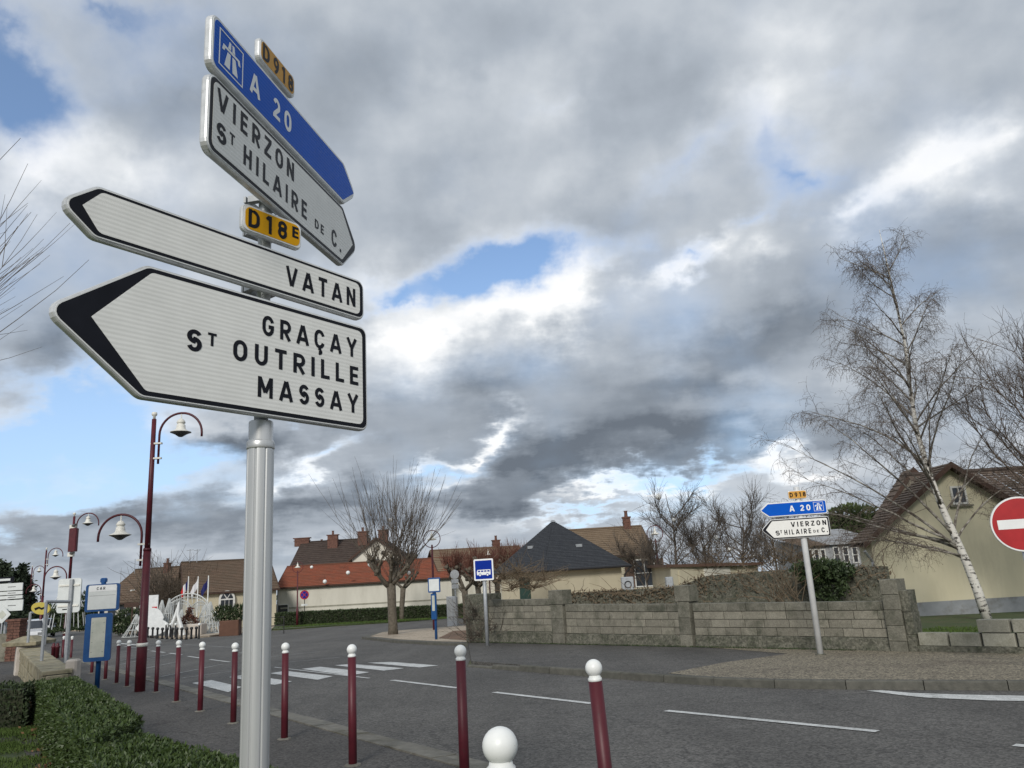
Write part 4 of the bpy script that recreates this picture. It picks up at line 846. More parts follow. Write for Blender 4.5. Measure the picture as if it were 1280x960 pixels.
def ring_lamp(label, px, pb, ptop, Y=None, group='burgundy posts with a ringed lantern'):
    if Y is None: b = G(px, pb)
    else: b = P(px, pb, Y); b[2] = gz(b[0], b[1])
    H = ZV(b[0], b[1], ptop) - b[2]; t = thing('ring_lamp', label, 'street lamp', tuple(b), 0, group)
    MB().lathe([(.09, 0), (.09, 1.3), (.06, 1.36), (.045, H - .75), (.03, H - .70)], n=14).build('pole', 'burg', t, local=True, smooth=True)
    c = H - .42
    MB().tube([(.42 * math.sin(a), 0, c + .42 * math.cos(a)) for a in np.linspace(0, 2 * math.pi, 33)], .022, 6).build('ring', 'burg', t, local=True, smooth=True)
    MB().lathe([(.012, H), (.012, c + .28), (.06, c + .24), (.07, c + .12), (.1, c + .06), (.24, c - .02), (.24, c - .04), (.1, c - .07)], n=16).build('lantern', 'lamp', t, local=True, smooth=True)
    return t
ring_lamp('ringed lantern post beside the far blue bus stop panel', 543.5, 790, 663)
ring_lamp('ringed lantern post in front of the left end of the white wall', 371.5, 783, 702)
ring_lamp('ringed lantern post right of the slate-roofed pavilion', 826, 740, 657, Y=42)
ring_lamp('ringed lantern post seen above the blue bus sign', 614, 770, 686, Y=60)

# ------------------------------------------------------------------ bus stops, small signs
def panel(t, name, c, w, h, d, m, yaw, r=.05, parent=None):
    Ml = Matrix.Translation(Vector(c)) @ Matrix.Rotation(yaw, 4, 'Z'); me = MB(); me.plate(rpoly([(-w / 2, -h / 2), (w / 2, -h / 2), (w / 2, h / 2), (-w / 2, h / 2)], r, 4), -d, 0)
    o = me.build(name, m, t, local=True); o.matrix_local = Ml; W[o.name] = W[t.name] @ Ml; return o
def inner_plate(o, name, w, h, d, m, dz=0.0, dx=0.0, y=None, r=.01):
    yy = y if y is not None else -0.05
    return MB().plate(rpoly([(dx - w / 2, dz - h / 2), (dx + w / 2, dz - h / 2), (dx + w / 2, dz + h / 2), (dx - w / 2, dz + h / 2)], r, 3), yy - .004, yy - .001).build(name, m, o, local=True)
b = G(121, 861); zt = lambda py: ZV(b[0], b[1], py) - b[2]
t = thing('bus_stop', 'blue bus stop post with two framed panels behind the near hedge', 'bus stop', tuple(b))
MB().lathe([(.05, -.1), (.05, zt(727))], n=16).build('post', 'busblue', t, local=True, smooth=True)
MB().bbox((0, 0, zt(725)), (.14, .08, .09)).build('top_cap', 'busblue', t, local=True)
yaw = R_(12)
z1, z0 = zt(730), zt(764); o = panel(t, 'upper_panel', (0.04, -.06, (z0 + z1) / 2), .68, z1 - z0, .06, 'busblue', yaw)
inner_plate(o, 'plate', .57, (z1 - z0) * .84, 0, 'paper2', y=-.06)
inner_plate(o, 'header', .55, .13, 0, 'letterwhite', dz=.20, y=-.064)
l = LB(); letter(l, 'CAR', -.12, .05, .165, .06, -.0695)
l.build('lettering', 'black', o, local=True)
MB().box((0, -.0645, .045), (.52, .001, .006)).build('divider', 'printgrey', o, local=True)
z1, z0 = zt(766.5), zt(826); o = panel(t, 'lower_panel', (0.0, -.06, (z0 + z1) / 2), .53, z1 - z0, .07, 'busblue', yaw)
inner_plate(o, 'timetable', .29, (z1 - z0) * .83, 0, 'paper', y=-.07)
for q in (-.3, -.1, .1, .3):
    for xx in (-.11, .11): MB().box((xx, -.0765, q), (.03, .002, .008)).build('clip', 'printgrey', o, local=True)

b = G(545.5, 803); zt = lambda py: ZV(b[0], b[1], py) - b[2]
t = thing('bus_stop', 'blue bus stop post far across the road on the gravel island', 'bus stop', tuple(b))
MB().lathe([(.05, 0), (.05, zt(724))], n=12).build('post', 'busblue', t, local=True, smooth=True)
z1, z0 = zt(722), zt(740.5); o = panel(t, 'upper_panel', (0.0, -.06, (z0 + z1) / 2), .46, z1 - z0, .05, 'busblue', R_(-8), r=.03); inner_plate(o, 'plate', .38, (z1 - z0) * .8, 0, 'paper2', y=-.05)
z1, z0 = zt(742), zt(774); o = panel(t, 'lower_panel', (-.02, -.06, (z0 + z1) / 2), .22, z1 - z0, .06, 'busblue', R_(-30), r=.02); inner_plate(o, 'timetable', .12, (z1 - z0) * .6, 0, 'paper', dz=.12, y=-.06)

# square blue bus sign on grey post
b = T(609.5, 808, .1); zt = lambda py: ZV(b[0], b[1], py) - b[2]
t = thing('bus_sign', 'square blue sign with a white bus on a grey post in front of the wall', 'road sign', tuple(b))
MB().lathe([(.055, -.1), (.055, zt(701))], n=14).build('post', 'galv', t, local=True, smooth=True)
z1, z0 = zt(698.7), zt(725.5); hh = z1 - z0; o = panel(t, 'sign_plate', (0, -.065, (z0 + z1) / 2), .60, hh, .03, 'letterwhite', R_(-8), r=.04)
inner_plate(o, 'blue_face', .515, hh - .09, 0, 'darkblue', y=-.03, r=.02)
mb = MB(); Y_ = -.0355
mb.plate(rpoly([(-.21, -.155), (.21, -.155), (.21, .0), (-.19, .0), (-.21, -.06)], .02, 3), Y_, Y_ + .001); mb.build('bus_pictogram', 'letterwhite', o, local=True)
mb = MB()
for k in range(4): mb.plate([(-.175 + k * .096, -.065), (-.105 + k * .096, -.065), (-.105 + k * .096, -.022), (-.175 + k * .096, -.022)], Y_ - .002, Y_ - .001)
for xx in (-.115, .115): mb.plate([(xx + .042 * math.cos(a), -.15 + .042 * math.sin(a)) for a in np.linspace(0, 2 * math.pi, 15)[:-1]], Y_ - .002, Y_ - .001)
mb.build('bus_windows', 'darkblue', o, local=True)
mb = MB()
for xx in (-.115, .115): mb.plate([(xx + .03 * math.cos(a), -.155 + .03 * math.sin(a)) for a in np.linspace(0, 2 * math.pi, 15)[:-1]], Y_ - .0035, Y_ - .0025)
mb.build('bus_wheels', 'letterwhite', o, local=True)

# no-entry sign at the right edge
d = ray(1277, 655) / F; dep = 11.6; c = CAM + d * dep; rr = 0.411
t = thing('no_entry_sign', 'round red no entry sign with a white bar at the right edge', 'road sign', (c[0], c[1], gz(c[0], c[1])))
MB().lathe([(.04, 0), (.04, c[2] + rr - gz(c[0], c[1]))], (0, .06, 0), 14).build('post', 'galv', t, local=True, smooth=True)
Ml = Matrix.Translation(Vector((0, 0, c[2] - gz(c[0], c[1])))) @ Matrix.Rotation(R_(-22), 4, 'Z')
circ = lambda r: [(r * math.cos(a), r * math.sin(a)) for a in np.linspace(0, 2 * math.pi, 49)[:-1]]
o = MB().plate_round(circ(rr), -.02, .02, .008).build('disc', 'rim', t, local=True); o.matrix_local = Ml; W[o.name] = W[t.name] @ Ml
MB().plate(circ(rr - .004), -.0225, -.0205).build('white_ring', 'whiterim', o, local=True)
MB().plate(circ(rr - .026), -.0245, -.0235).build('red_face', 'red', o, local=True)
MB().plate([(-.315, -.065), (.315, -.065), (.315, .075), (-.315, .075)], -.0265, -.0255).build('white_bar', 'whiterim', o, local=True)

# no-parking sign
b = G(380.5, 782); zt = lambda py: ZV(b[0], b[1], py) - b[2]
t = thing('no_parking_sign', 'small round blue and red no parking sign before the dark hedge', 'road sign', tuple(b))
MB().lathe([(.03, 0), (.03, zt(740))], n=8).build('post', 'blackmetal', t, local=True)
zc = zt(743.5); o = MB().plate([(u, zc + v) for u, v in circ(.36)], -.06, -.04).build('red_disc', 'red', t, local=True)
MB().plate([(u, zc + v) for u, v in circ(.27)], -.064, -.061).build('blue_disc', 'darkblue', o, local=True)
mb = MB()
for a in (R_(45), R_(135)):
    ca, sa = math.cos(a), math.sin(a); mb.plate([(ca * p - sa * q, zc + sa * p + ca * q) for p, q in ((-.27, -.03), (.27, -.03), (.27, .03), (-.27, .03))], -.0665 if a < 1 else -.069, -.065)
mb.build('red_bars', 'red', o, local=True)
MB().box((0, -.05, zt(756)), (.5, .02, .14)).build('subplate', 'paper2', t, local=True)
# grey-backed round sign and plates near the island
b = G(571, 785); zt = lambda py: ZV(b[0], b[1], py) - b[2]
t = thing('sign_back', 'grey back of a round sign with two small plates on a grey post', 'road sign', tuple(b))
MB().lathe([(.04, 0), (.04, zt(712))], n=10).build('post', 'galv', t, local=True)
MB().plate([(u, zt(718) + v) for u, v in circ(.24)], -.06, -.04).build('disc', 'galv', t, local=True)
for py in (726.5, 733): MB().box((0, -.05, zt(py)), (.38, .02, .22)).build('plate', 'galv', t, local=True)
for px, lab_ in ((562.5, 'light grey metal cabinet left of the round sign back, standing on the island'), (568, 'narrower light grey cabinet right beside the sign back post')):
    b = G(px + 2, 783.5); H = ZV(b[0], b[1], 745.5) - b[2]; t = thing('cabinet', lab_, 'cabinet', tuple(b), R_(-12), 'grey cabinets')
    MB().bbox((0, 0, H / 2), (.42 if px < 565 else .24, .3, H), b=.03).build('body', 'galv', t, local=True)
    MB().box((0, -.155, H * .55), (.3 if px < 565 else .15, .01, H * .7)).build('door', 'alu', t, local=True)

exec_after = []
# ------------------------------------------------------------------ the block wall across the road
def hex8(mb, a, b, c, d, depth, proud=0.0, ch=0.006, nrm=None):
    """a block with front face a-b-c-d (a, b below; c, d above, counter-clockwise seen from the road), chamfered front edges"""
    nn = Vector((nrm[0], nrm[1], 0)); A, B, C_, D = [Vector(q) for q in (a, b, c, d)]; ctr = (A + B + C_ + D) / 4
    fr = []
    for q in (A, B, C_, D):
        w_ = (ctr - q); w_.normalize(); fr.append(q + w_ * ch * 1.4 + nn * proud)
    md = [q + nn * (proud - ch) for q in (A, B, C_, D)]; bk = [q - nn * depth for q in (A, B, C_, D)]
    vs = [tuple(v) for v in fr + md + bk]
    fs = [(0, 1, 2, 3)] + [(i, i + 4, (i + 1) % 4 + 4, (i + 1) % 4) for i in range(4)] + [(i + 4, i + 8, (i + 1) % 4 + 8, (i + 1) % 4 + 4) for i in range(4)] + [(11, 10, 9, 8)]
    return mb.add(vs, fs)
def s_of(px, py):      # distance along the wall line at picture column px
    d = ray(px, py); nx, ny = wn.x, wn.y
    t = (wa.x * nx + wa.y * ny) / (d[0] * nx + d[1] * ny); p = Vector((d[0] * t, d[1] * t)); return (p - wa).dot(wd)
def wall():
    t = thing('block_wall', 'long weathered concrete block wall with pillars behind the far pavement', 'wall', (*wp(0), gz(*wp(0))))
    stops = [(588, 750.5), (690, 748.5), (708, 755.5), (850, 755.0), (868, 754.5), (1112, 751.5)]
    S = [s_of(px, 780) for px, _ in stops]; Zt = [ZV(*wp(s), py) for s, (_, py) in zip(S, stops)]
    def base(s): p = wp(s); return gz(*p) + 0.115
    r = random.Random(3)
    for i, rows in ((0, 5), (2, 4), (4, 4)):
        s0, s1, z0, z1 = S[i], S[i + 1], Zt[i], Zt[i + 1]
        ft = 0.27
        def pt(s, f, o=0.0):       # f = 0 base, 1 top
            zb = base(s); zt_ = z0 + (z1 - z0) * (s - s0) / (s1 - s0); p = wp(s, o); return (p[0], p[1], zb + (zt_ - zb) * f)
        # core behind the joints
        mb = MB(); a, b = wp(s0, -.012), wp(s1, -.012); c, d = wp(s1, -.19), wp(s0, -.19)
        zs = [pt(s0, 1)[2] - .012, pt(s1, 1)[2] - .012]
        mb.add([(*a, base(s0) - .3), (*b, base(s1) - .3), (*c, base(s1) - .3), (*d, base(s0) - .3), (*a, zs[0]), (*b, zs[1]), (*c, zs[1]), (*d, zs[0])],
               [(0, 1, 5, 4), (1, 2, 6, 5), (2, 3, 7, 6), (3, 0, 4, 7), (4, 5, 6, 7)]); mb.build('joint_core', 'mortar', t)
        # rough foundation, uneven along its length
        n_ = int((s1 - s0) / .25); mb = MB(); vs = []
        for k in range(n_ + 1):
            s = s0 + (s1 - s0) * k / n_; o1 = .035 + r.uniform(-.012, .018); o2 = .03 + r.uniform(-.012, .012)
            p0, p1, p2 = wp(s, o1 + .015), wp(s, o2), wp(s, -.005); zt1 = pt(s, ft)[2] + r.uniform(-.012, .006)
            vs += [(*p0, base(s) - .3), (*wp(s, o1 + .015), base(s) + .02), (*wp(s, (o1 + o2) / 2 + r.uniform(-.01, .01)), base(s) + (zt1 - base(s)) * .5), (*p1, zt1 - .02), (*p2, zt1)]
        mb.add(vs, [(k * 5 + j, (k + 1) * 5 + j, (k + 1) * 5 + j + 1, k * 5 + j + 1) for k in range(n_) for j in range(4)]); mb.build('foundation', 'foot', t)
        for row in range(rows):
            f0 = ft + (1 - ft) * row / rows; f1 = ft + (1 - ft) * (row + 1) / rows; cap_ = row == rows - 1
            s = s0 + (0 if row % 2 else -.25)
            while s < s1 - .05:
                Lb = r.choice([.5, .5, .5, .62, .42]); a_, b_ = max(s, s0), min(s + Lb, s1)
                if b_ - a_ > .08:
                    j = .006; gz_ = .006 / ((z0 - base(s0)) or 1); mb = MB()
                    hex8(mb, pt(a_ + j, f0 + gz_), pt(b_ - j, f0 + gz_), pt(b_ - j, f1 - (0 if cap_ else gz_)), pt(a_ + j, f1 - (0 if cap_ else gz_)), .19 if cap_ else .1, r.uniform(-.004, .010) + (.014 if cap_ else 0), .007, wn)
                    mb.build('block', 'blockcap' if cap_ else 'block', t)
                s += Lb
    def pillar(pxa, pxb, ptop, m='blockcap', lean=0.0, depth=.3, proud=.09, splits=4, lab=None, hat=0):
        sa, sb_ = s_of(pxa, 780), s_of(pxb, 780); sm = (sa + sb_) / 2; z_ = ZV(*wp(sm, proud), ptop); zb = base(sm) - .1
        n_ = splits; zz = [zb + (z_ - zb) * k / n_ for k in range(n_ + 1)]
        first = None; rr = random.Random(int(pxa))
        for k in range(n_):
            mb = MB(); w_ = 0.0 if k == n_ - 1 or not hat else .04; jx = rr.uniform(-.008, .008)
            a, b = wp(sa + w_ + jx, proud - w_ * .5), wp(sb_ - w_ + jx, proud - w_ * .5)
            hex8(mb, (*a, zz[k] + .004), (*b, zz[k] + .004), (*b, zz[k + 1]), (*a, zz[k + 1]), depth + proud, 0, .012, wn); mb.build('pillar_block', m, t)
    pillar(690, 707.5, 738, hat=1); pillar(849, 867, 732, hat=1)
    # end pillar made of two worn posts
    pillar(1110, 1132, 724.5, 'blockcap', splits=5, proud=.10); pillar(1132.5, 1143, 738, 'foot', splits=3, proud=.06)
    pillar(584, 612, 743, 'foot', splits=2, proud=.07, depth=.55)
    return t
wall()
def low_wall():
    t = thing('low_block_wall', 'low wall of pale spaced concrete blocks on a rough base, right of the end pillar', 'wall', (*wp(11.5), gz(*wp(11.5))))
    s0 = s_of(1144, 800); r = random.Random(8)
    def base(s): return gz(*wp(s)) + .115
    zt0 = ZV(*wp(s0), 807) ; hb = zt0 - base(s0)
    n_ = 60; vs = []; mb = MB()
    for k in range(n_ + 1):
        s = s0 + k * .25; vs += [(*wp(s, .03 + r.uniform(-.012, .014)), base(s) - .3), (*wp(s, .02 + r.uniform(-.012, .012)), base(s) + hb * .5), (*wp(s, .015), base(s) + hb), (*wp(s, -.22), base(s) + hb), (*wp(s, -.22), base(s) - .3)]
    mb.add(vs, [(k * 5 + j, (k + 1) * 5 + j, (k + 1) * 5 + j + 1, k * 5 + j + 1) for k in range(n_) for j in range(4)]); mb.build('foundation', 'foot', t)
    sw = s_of(1185, 790) - s_of(1146, 790); s = s0 + .04; k = 0; Lb = sw
    while s < s0 + 14:
        a_, b_ = s + .02, s + Lb - .025; z_ = hb + .002; h1 = .235; j = r.uniform(-.006, .006)
        hex8(MB_ := MB(), (*wp(a_), base(a_) + z_), (*wp(b_), base(b_) + z_), (*wp(b_), base(b_) + z_ + h1 + j), (*wp(a_), base(a_) + z_ + h1 + j), .19, .0, .01, wn); MB_.build('block', 'paleblock', t)
        if k >= 2:
            o = -.05; a2, b2 = a_ + o, b_ + o
            hex8(MB_ := MB(), (*wp(a2), base(a2) + z_ + h1 + .012), (*wp(b2), base(b2) + z_ + h1 + .012), (*wp(b2), base(b2) + z_ + 2 * h1), (*wp(a2), base(a2) + z_ + 2 * h1), .19, r.uniform(-.01, .02), .01, wn); MB_.build('block', 'paleblock', t)
        s += Lb; k += 1
low_wall()

# ------------------------------------------------------------------ buildings
def quad_tiles(mb, uvs, eL, eR, rR, rL, n, th=0.03, lift=0.0, us=None):
    """stepped courses of tiles on the slope eaveL, eaveR, ridgeR, ridgeL"""
    eL, eR, rR, rL = [Vector([float(k) for k in q]) for q in (eL, eR, rR, rL)]
    nrm = (eR - eL).cross(rL - eL)
    if nrm.length < 1e-6: nrm = (eR - eL).cross(rR - eL)
    nrm.normalize()
    if nrm.z < 0: nrm = -nrm
    lenL = ((rL + rR) / 2 - (eL + eR) / 2).length; cols = us or 1
    for i in range(n):
        f0, f1 = i / n, (i + 1) / n
        a0, a1 = eL.lerp(rL, f0), eR.lerp(rR, f0); b0, b1 = eL.lerp(rL, f1), eR.lerp(rR, f1)
        wid = (eR - eL).length
        for c in range(cols):
            g0, g1 = c / cols, (c + 1) / cols; jit = nrm * (th * (0.25 * math.sin(i * 12.9 + c * 78.2)) if cols > 1 else 0)
            p = [a0.lerp(a1, g0) + nrm * (lift + th) + jit, a0.lerp(a1, g1) + nrm * (lift + th * (0.72 if cols > 1 else 1)) + jit, b0.lerp(b1, g1) + nrm * (lift - (0.002 * (c % 2))), b0.lerp(b1, g0) + nrm * lift, a0.lerp(a1, g0) + nrm * lift, a0.lerp(a1, g1) + nrm * lift]
            if (p[0] - p[1]).length < 1e-5: continue
            mb.add(p, [(0, 1, 2, 3), (4, 5, 1, 0)])
            u0, u1 = g0 * wid, g1 * wid; v0, v1 = f0 * lenL, f1 * lenL
            uvs += [(u0, v0), (u1, v0), (u1, v1), (u0, v1), (u0, v0), (u1, v0), (u1, v0), (u0, v0)]
def window(w, U, Nf, c, wd_, ht, bars=(1, 2), shut=None, proud=.02):
    c = Vector((float(c[0]), float(c[1]), float(c[2])))
    """window centred at c on the wall whose outward normal is Nf"""
    rz = math.atan2(U.y, U.x); M = Matrix.Translation(c) @ Matrix.Rotation(rz, 4, 'Z'); mb = MB(); e = .07
    Nf = Vector((Nf[0], Nf[1], 0)); U = Vector((U[0], U[1])); c = Vector((float(c[0]), float(c[1]), float(c[2])))
    M = Matrix.Translation(c) @ Matrix.Rotation(rz, 4, 'Z')
    sy = -1 if (Matrix.Rotation(rz, 3, 'Z') @ Vector((0, -1, 0))).dot(Nf) > 0 else 1
    for (x, z, a, b) in ((0, ht / 2, wd_ + e, e), (0, -ht / 2, wd_ + e, e), (-wd_ / 2, 0, e, ht - e), (wd_ / 2, 0, e, ht - e)): mb.box((x, sy * proud, z), (a, .08, b), M=M)
    for k in range(1, bars[1]): mb.box((-wd_ / 2 + wd_ * k / bars[1], sy * proud, 0), (.05, .07, ht - e), M=M)
    for k in range(1, bars[0]): mb.box((0, sy * (proud + .002), -ht / 2 + ht * k / bars[0]), (wd_ - e, .06, .04), M=M)
    f = mb.build('window', 'frame', w)
    MB().box((0, sy * (proud - .025), 0), (wd_ - .02, .04, ht - .02), M=M).build('pane', 'glass', f)
    if shut:
        for sg in (-1, 1): MB().box((sg * (wd_ * .5 + wd_ * .26), sy * .03, 0), (wd_ * .46, .05, ht + .05), M=M).build('shutter', shut, w)
    return f
def chimney(parent, c, w, d, h, rz=0, pots=1):
    mb = MB(); mb.box((c[0], c[1], c[2] + h / 2), (w, d, h), rz); mb.box((c[0], c[1], c[2] + h + .05), (w * 1.2, d * 1.2, .1), rz); mb.box((c[0], c[1], c[2] + h * .72), (w * 1.12, d * 1.12, .07), rz)
    o = mb.build('chimney', 'brick', parent)
    for k in range(pots): MB().lathe([(.13, 0), (.11, .35), (.14, .36), (.14, .42)], (c[0] + (k - (pots - 1) / 2) * .4, c[1], c[2] + h + .1), 10).build('chimney_pot', 'brick', o)
    return o
def house(name, label, A, B, depth, ze, zr, wallm, roofm, n=10, over=.3, gover=.15, z0=None, cols=None, th=.035, hip=0.0, wins=(), chims=(), cat='house', ridge_off=None, gutter=True, bandm=None):
    """gabled house: A, B = front ground corners (x, y) left and right as seen; ridge runs along the front"""
    A, B = Vector(A[:2]), Vector(B[:2]); U = (B - A).normalized(); Nb = Vector((-U.y, U.x))
    if Nb.y < 0: Nb = -Nb
    zb = z0 if z0 is not None else min(gz(*A), gz(*B), gz(*(A + Nb * depth)), gz(*(B + Nb * depth))) - .5
    t = thing(name, label, cat, (A.x, A.y, gz(*A)))
    ro = ridge_off if ridge_off is not None else depth / 2
    C_, D = B + Nb * depth, A + Nb * depth; L_ = (B - A).length
    eb = zr - (zr - ze) * (depth - ro) / ro
    rA, rB = A + Nb * ro + U * hip, B + Nb * ro - U * hip
    mb = MB(); q = lambda p, z: (p.x, p.y, z)
    vs = [q(A, zb), q(B, zb), q(C_, zb), q(D, zb), q(A, ze), q(B, ze), q(C_, eb), q(D, eb)]; fs = [(0, 1, 5, 4), (2, 3, 7, 6)]
    if hip < .1:
        vs += [q(rA, zr - .03), q(rB, zr - .03)]; fs += [(1, 2, 6, 9, 5), (3, 0, 4, 8, 7)]
    else: fs += [(1, 2, 6, 5), (3, 0, 4, 7)]
    mb.add(vs, fs); wl = mb.build('wall', wallm, t)
    if bandm:
        MB().add([q(A - U * .02 - Nb * .02, zb), q(B + U * .02 - Nb * .02, zb), q(B + U * .02 - Nb * .02, bandm[1]), q(A - U * .02 - Nb * .02, bandm[1]), q(B + U * .02 + Nb * depth, zb), q(B + U * .02 + Nb * depth, bandm[1]), q(A - U * .02 + Nb * depth, zb), q(A - U * .02 + Nb * depth, bandm[1])], [(0, 1, 2, 3), (1, 4, 5, 2), (6, 0, 3, 7)]).build('base_band', bandm[0], wl)
    # roof
    sl = (zr - ze) / ro; Uo = U * gover if hip < .1 else U * over
    mb = MB(); uvs = []
    fe0, fe1 = A - Nb * over - Uo, B - Nb * over + Uo; r0, r1 = (rA - U * gover, rB + U * gover) if hip < .1 else (rA, rB)
    zf = ze - sl * over; slb = (zr - eb) / (depth - ro); be0, be1 = D + Nb * over - Uo, C_ + Nb * over + Uo; zk = eb - slb * over
    quad_tiles(mb, uvs, q(fe0, zf + .05), q(fe1, zf + .05), q(r1, zr + .05), q(r0, zr + .05), n, th, .02, cols)
    quad_tiles(mb, uvs, q(be1, zk + .05), q(be0, zk + .05), q(r0, zr + .05), q(r1, zr + .05), max(3, n // 2), th, .02)
    if hip >= .1:
        quad_tiles(mb, uvs, q(fe1, zf + .05), q(be1, zk + .05), q(r1, zr + .05), q(r1, zr + .05), n, th, .02)
        quad_tiles(mb, uvs, q(be0, zk + .05), q(fe0, zf + .05), q(r0, zr + .05), q(r0, zr + .05), n, th, .02)
    rf = mb.build('roof', roofm, t, uv=uvs)
    # underside, verge boards, ridge cap, gutter
    mb = MB(); mb.add([q(fe0, zf), q(fe1, zf), q(r1, zr), q(r0, zr), q(be0, zk), q(be1, zk)], [(0, 1, 2, 3), (3, 2, 5, 4)] + ([(1, 5, 2), (4, 0, 3)] if hip >= .1 else []))
    mb.build('soffit', 'wood', rf)
    mb = MB()
    if hip < .1:
        for e0, r_, e1 in ((fe0, r0, be0), (fe1, r1, be1)):
            for p, w_, zz in ((e0, zf, zf), (e1, zk, zk)): mb.tube([q(p, zz + .03), q(r_, zr + .03)], .07, 4)
        mb.build('verge_board', 'wood', rf)
    if (r1 - r0).length > .3: MB().tube([q(r0, zr + .09), q(r1, zr + .09)], .10, 6).build('ridge_tiles', roofm, rf, uv=None)
    if gutter: MB().tube([q(fe0 - Nb * .05, zf - .0), q(fe1 - Nb * .05, zf - .0)], .06, 6).build('gutter', 'wood', rf)
    for (px, py, Y, w_, h_, bars, sh_) in wins:
        d = ray(px, py); den = d[0] * Nb.x + d[1] * Nb.y; tt = (A.dot(Nb)) / den; c = CAM + d * tt; window(t, U, -Nb, Vector(c) , w_, h_, bars, sh_)
    for (f, off, w_, h_, pots) in chims:
        p = A + U * (L_ * f) + Nb * (ro + off); chimney(rf, (p.x, p.y, zr - .35 - abs(off) * sl), w_, min(.55, w_), h_ + .35, math.atan2(U.y, U.x), pots)
    return t, wl, rf
def X(px, py, Y): p = P(px, py, Y); return (p[0], p[1])

# long low building with an orange tiled roof
A, B = G(346, 781.5), G(566, 771); ze = 1.36
tR, wR, rR_ = house('long_annexe', 'long white building with an orange tiled roof behind a dark hedge', A, B, 9, 1.42, 3.15, 'pale', 'redroof', n=14, ridge_off=4.2, over=.25, gover=.1, cat='building')
U_ = Vector((B[0] - A[0], B[1] - A[1])).normalized(); Nf = Vector((U_.y, -U_.x)); Lr = Vector((B[0] - A[0], B[1] - A[1])).length
def onwall(f, o, z): p = Vector(A[:2]) + U_ * (Lr * f) + Nf * o; return (p.x, p.y, z)
MB().add([onwall(.02, .03, -.42), onwall(1.0, .03, -.52), onwall(1.0, .03, -.40), onwall(.02, .03, -.30), onwall(.02, .0, -.30), onwall(1, 0, -.4)], [(0, 1, 2, 3), (3, 2, 5, 4)]).build('string_course', 'paleblock', wR)
for f in (.0,): MB().tube([onwall(f + .004, .08, 1.3), onwall(f + .004, .08, -2)], .05, 6).build('downpipe', 'galv', wR)
for px, py in ((352, 775),): window(tR, U_, Nf.to_3d(), Vector(onwall(.03, .0, -.9)), 1.0, 1.7, (1, 1))
house('annexe', 'second stretch of orange tiled building seen between the pollarded trees', G(560, 766), X(660, 760, 66), 8, 1.0, 2.6, 'pale', 'redroof', n=10, cat='building',
      wins=((591, 741, 0, 1.2, .6, (1, 1), None), (605, 741, 0, 1.2, .6, (1, 1), None), (570, 741, 0, 1.0, .6, (1, 1), None)))
# big brown-roofed building behind the plaza
Y0 = 62; A = X(231, 770, Y0); B = X(345, 770, Y0 + 3); ze = P(244, 741, Y0)[2]; zr = P(244, 703.5, Y0 + 5)[2]
tB, wB, rB_ = house('brown_roofed_hall', 'cream hall with a broad brown tiled roof and an arched window behind the plaza', A, B, 11, ze, zr, 'cream', 'brownroof', n=20, gover=.2, cat='building')
c = P(283.5, 749, Y0 + 1.2); mb = MB(); r_ = 1.05
U2 = Vector((B[0] - A[0], B[1] - A[1])).normalized(); M = Matrix.Translation(Vector(c)) @ Matrix.Rotation(math.atan2(U2.y, U2.x), 4, 'Z') @ Matrix.Diagonal((.5, 1, .55, 1))
def arcpoly(r): return [(-r, -1.6)] + [(r * math.cos(a), r * math.sin(a)) for a in np.linspace(math.pi, 0, 17)] + [(r, -1.6)]
mb = MB(); mb.plate(arcpoly(1.22), -.12, 0); mb.v = [tuple(M @ Vector(v)) for v in mb.v]; f = mb.build('arched_window', 'frame', tB)
_i = len(mb.v)
for x0_, x1_, z0_, z1_ in ((-.9, -.35, -1.5, -.1), (-.27, .27, -1.5, -.1), (.35, .9, -1.5, -.1)):
    mb = MB(); mb.plate([(x0_, z0_), (x1_, z0_), (x1_, z1_), (x0_, z1_)], -.135, -.122); mb.v = [tuple(M @ Vector(v)) for v in mb.v]; mb.build('pane', 'glass', f)
for a0, a1 in ((.08, .95), (1.08, 2.06), (2.2, 3.06)):
    mb = MB(); mb.plate([(.12 * math.cos((a0 + a1) / 2), .06 + .12 * math.sin((a0 + a1) / 2))] + [(.92 * math.cos(a), .92 * math.sin(a)) for a in np.linspace(a0, a1, 7)], -.135, -.122); mb.v = [tuple(M @ Vector(v)) for v in mb.v]; mb.build('pane', 'glass', f)
for (px, py) in ((262, 752), (300, 752)): window(tB, U2, Vector((U2.y, -U2.x, 0)), Vector(P(px, py, Y0 + .3 + (px - 231) * .028 - .02)), .7, 1.5, (2, 2))
for px in (237, 246):
    c = P(px, 703, Y0 + 5); MB().tube([tuple(c), (c[0], c[1], c[2] + 1.1)], .03, 5).tube([(c[0] - .3, c[1], c[2] + 1.0), (c[0] + .3, c[1], c[2] + 1.05)], .02, 4).build('aerial', 'galv', rB_)
# left brown-roofed building
Y0 = 74; A = X(122, 775, Y0); B = X(240, 775, Y0 - 3); ze = P(150, 752, Y0)[2]; zr = P(122, 716, Y0 + 4)[2]
tL, wL, rL_ = house('brown_roofed_house', 'white-walled house with a long brown roof and one chimney left of the hall', A, B, 9, ze, zr, 'pale', 'brownroof', n=14, chims=((.40, -.6, .5, .8, 1),),
      wins=((158, 765, 0, 1.6, 1.6, (2, 2), None), (175, 765, 0, 1.0, 1.5, (2, 2), None), (201, 765, 0, 1.0, 1.5, (2, 2), None), (140, 766, 0, 1.0, 1.8, (1, 1), None)))
c = P(169, 740.5, Y0 + .6); MB().box(tuple(c), (.9, .12, .5)).build('skylight', 'paper2', rL_)
c = P(168, 717, Y0 + 3); MB().tube([tuple(c), (c[0], c[1], c[2] + 1.4)], .03, 5).build('aerial', 'galv', rL_)
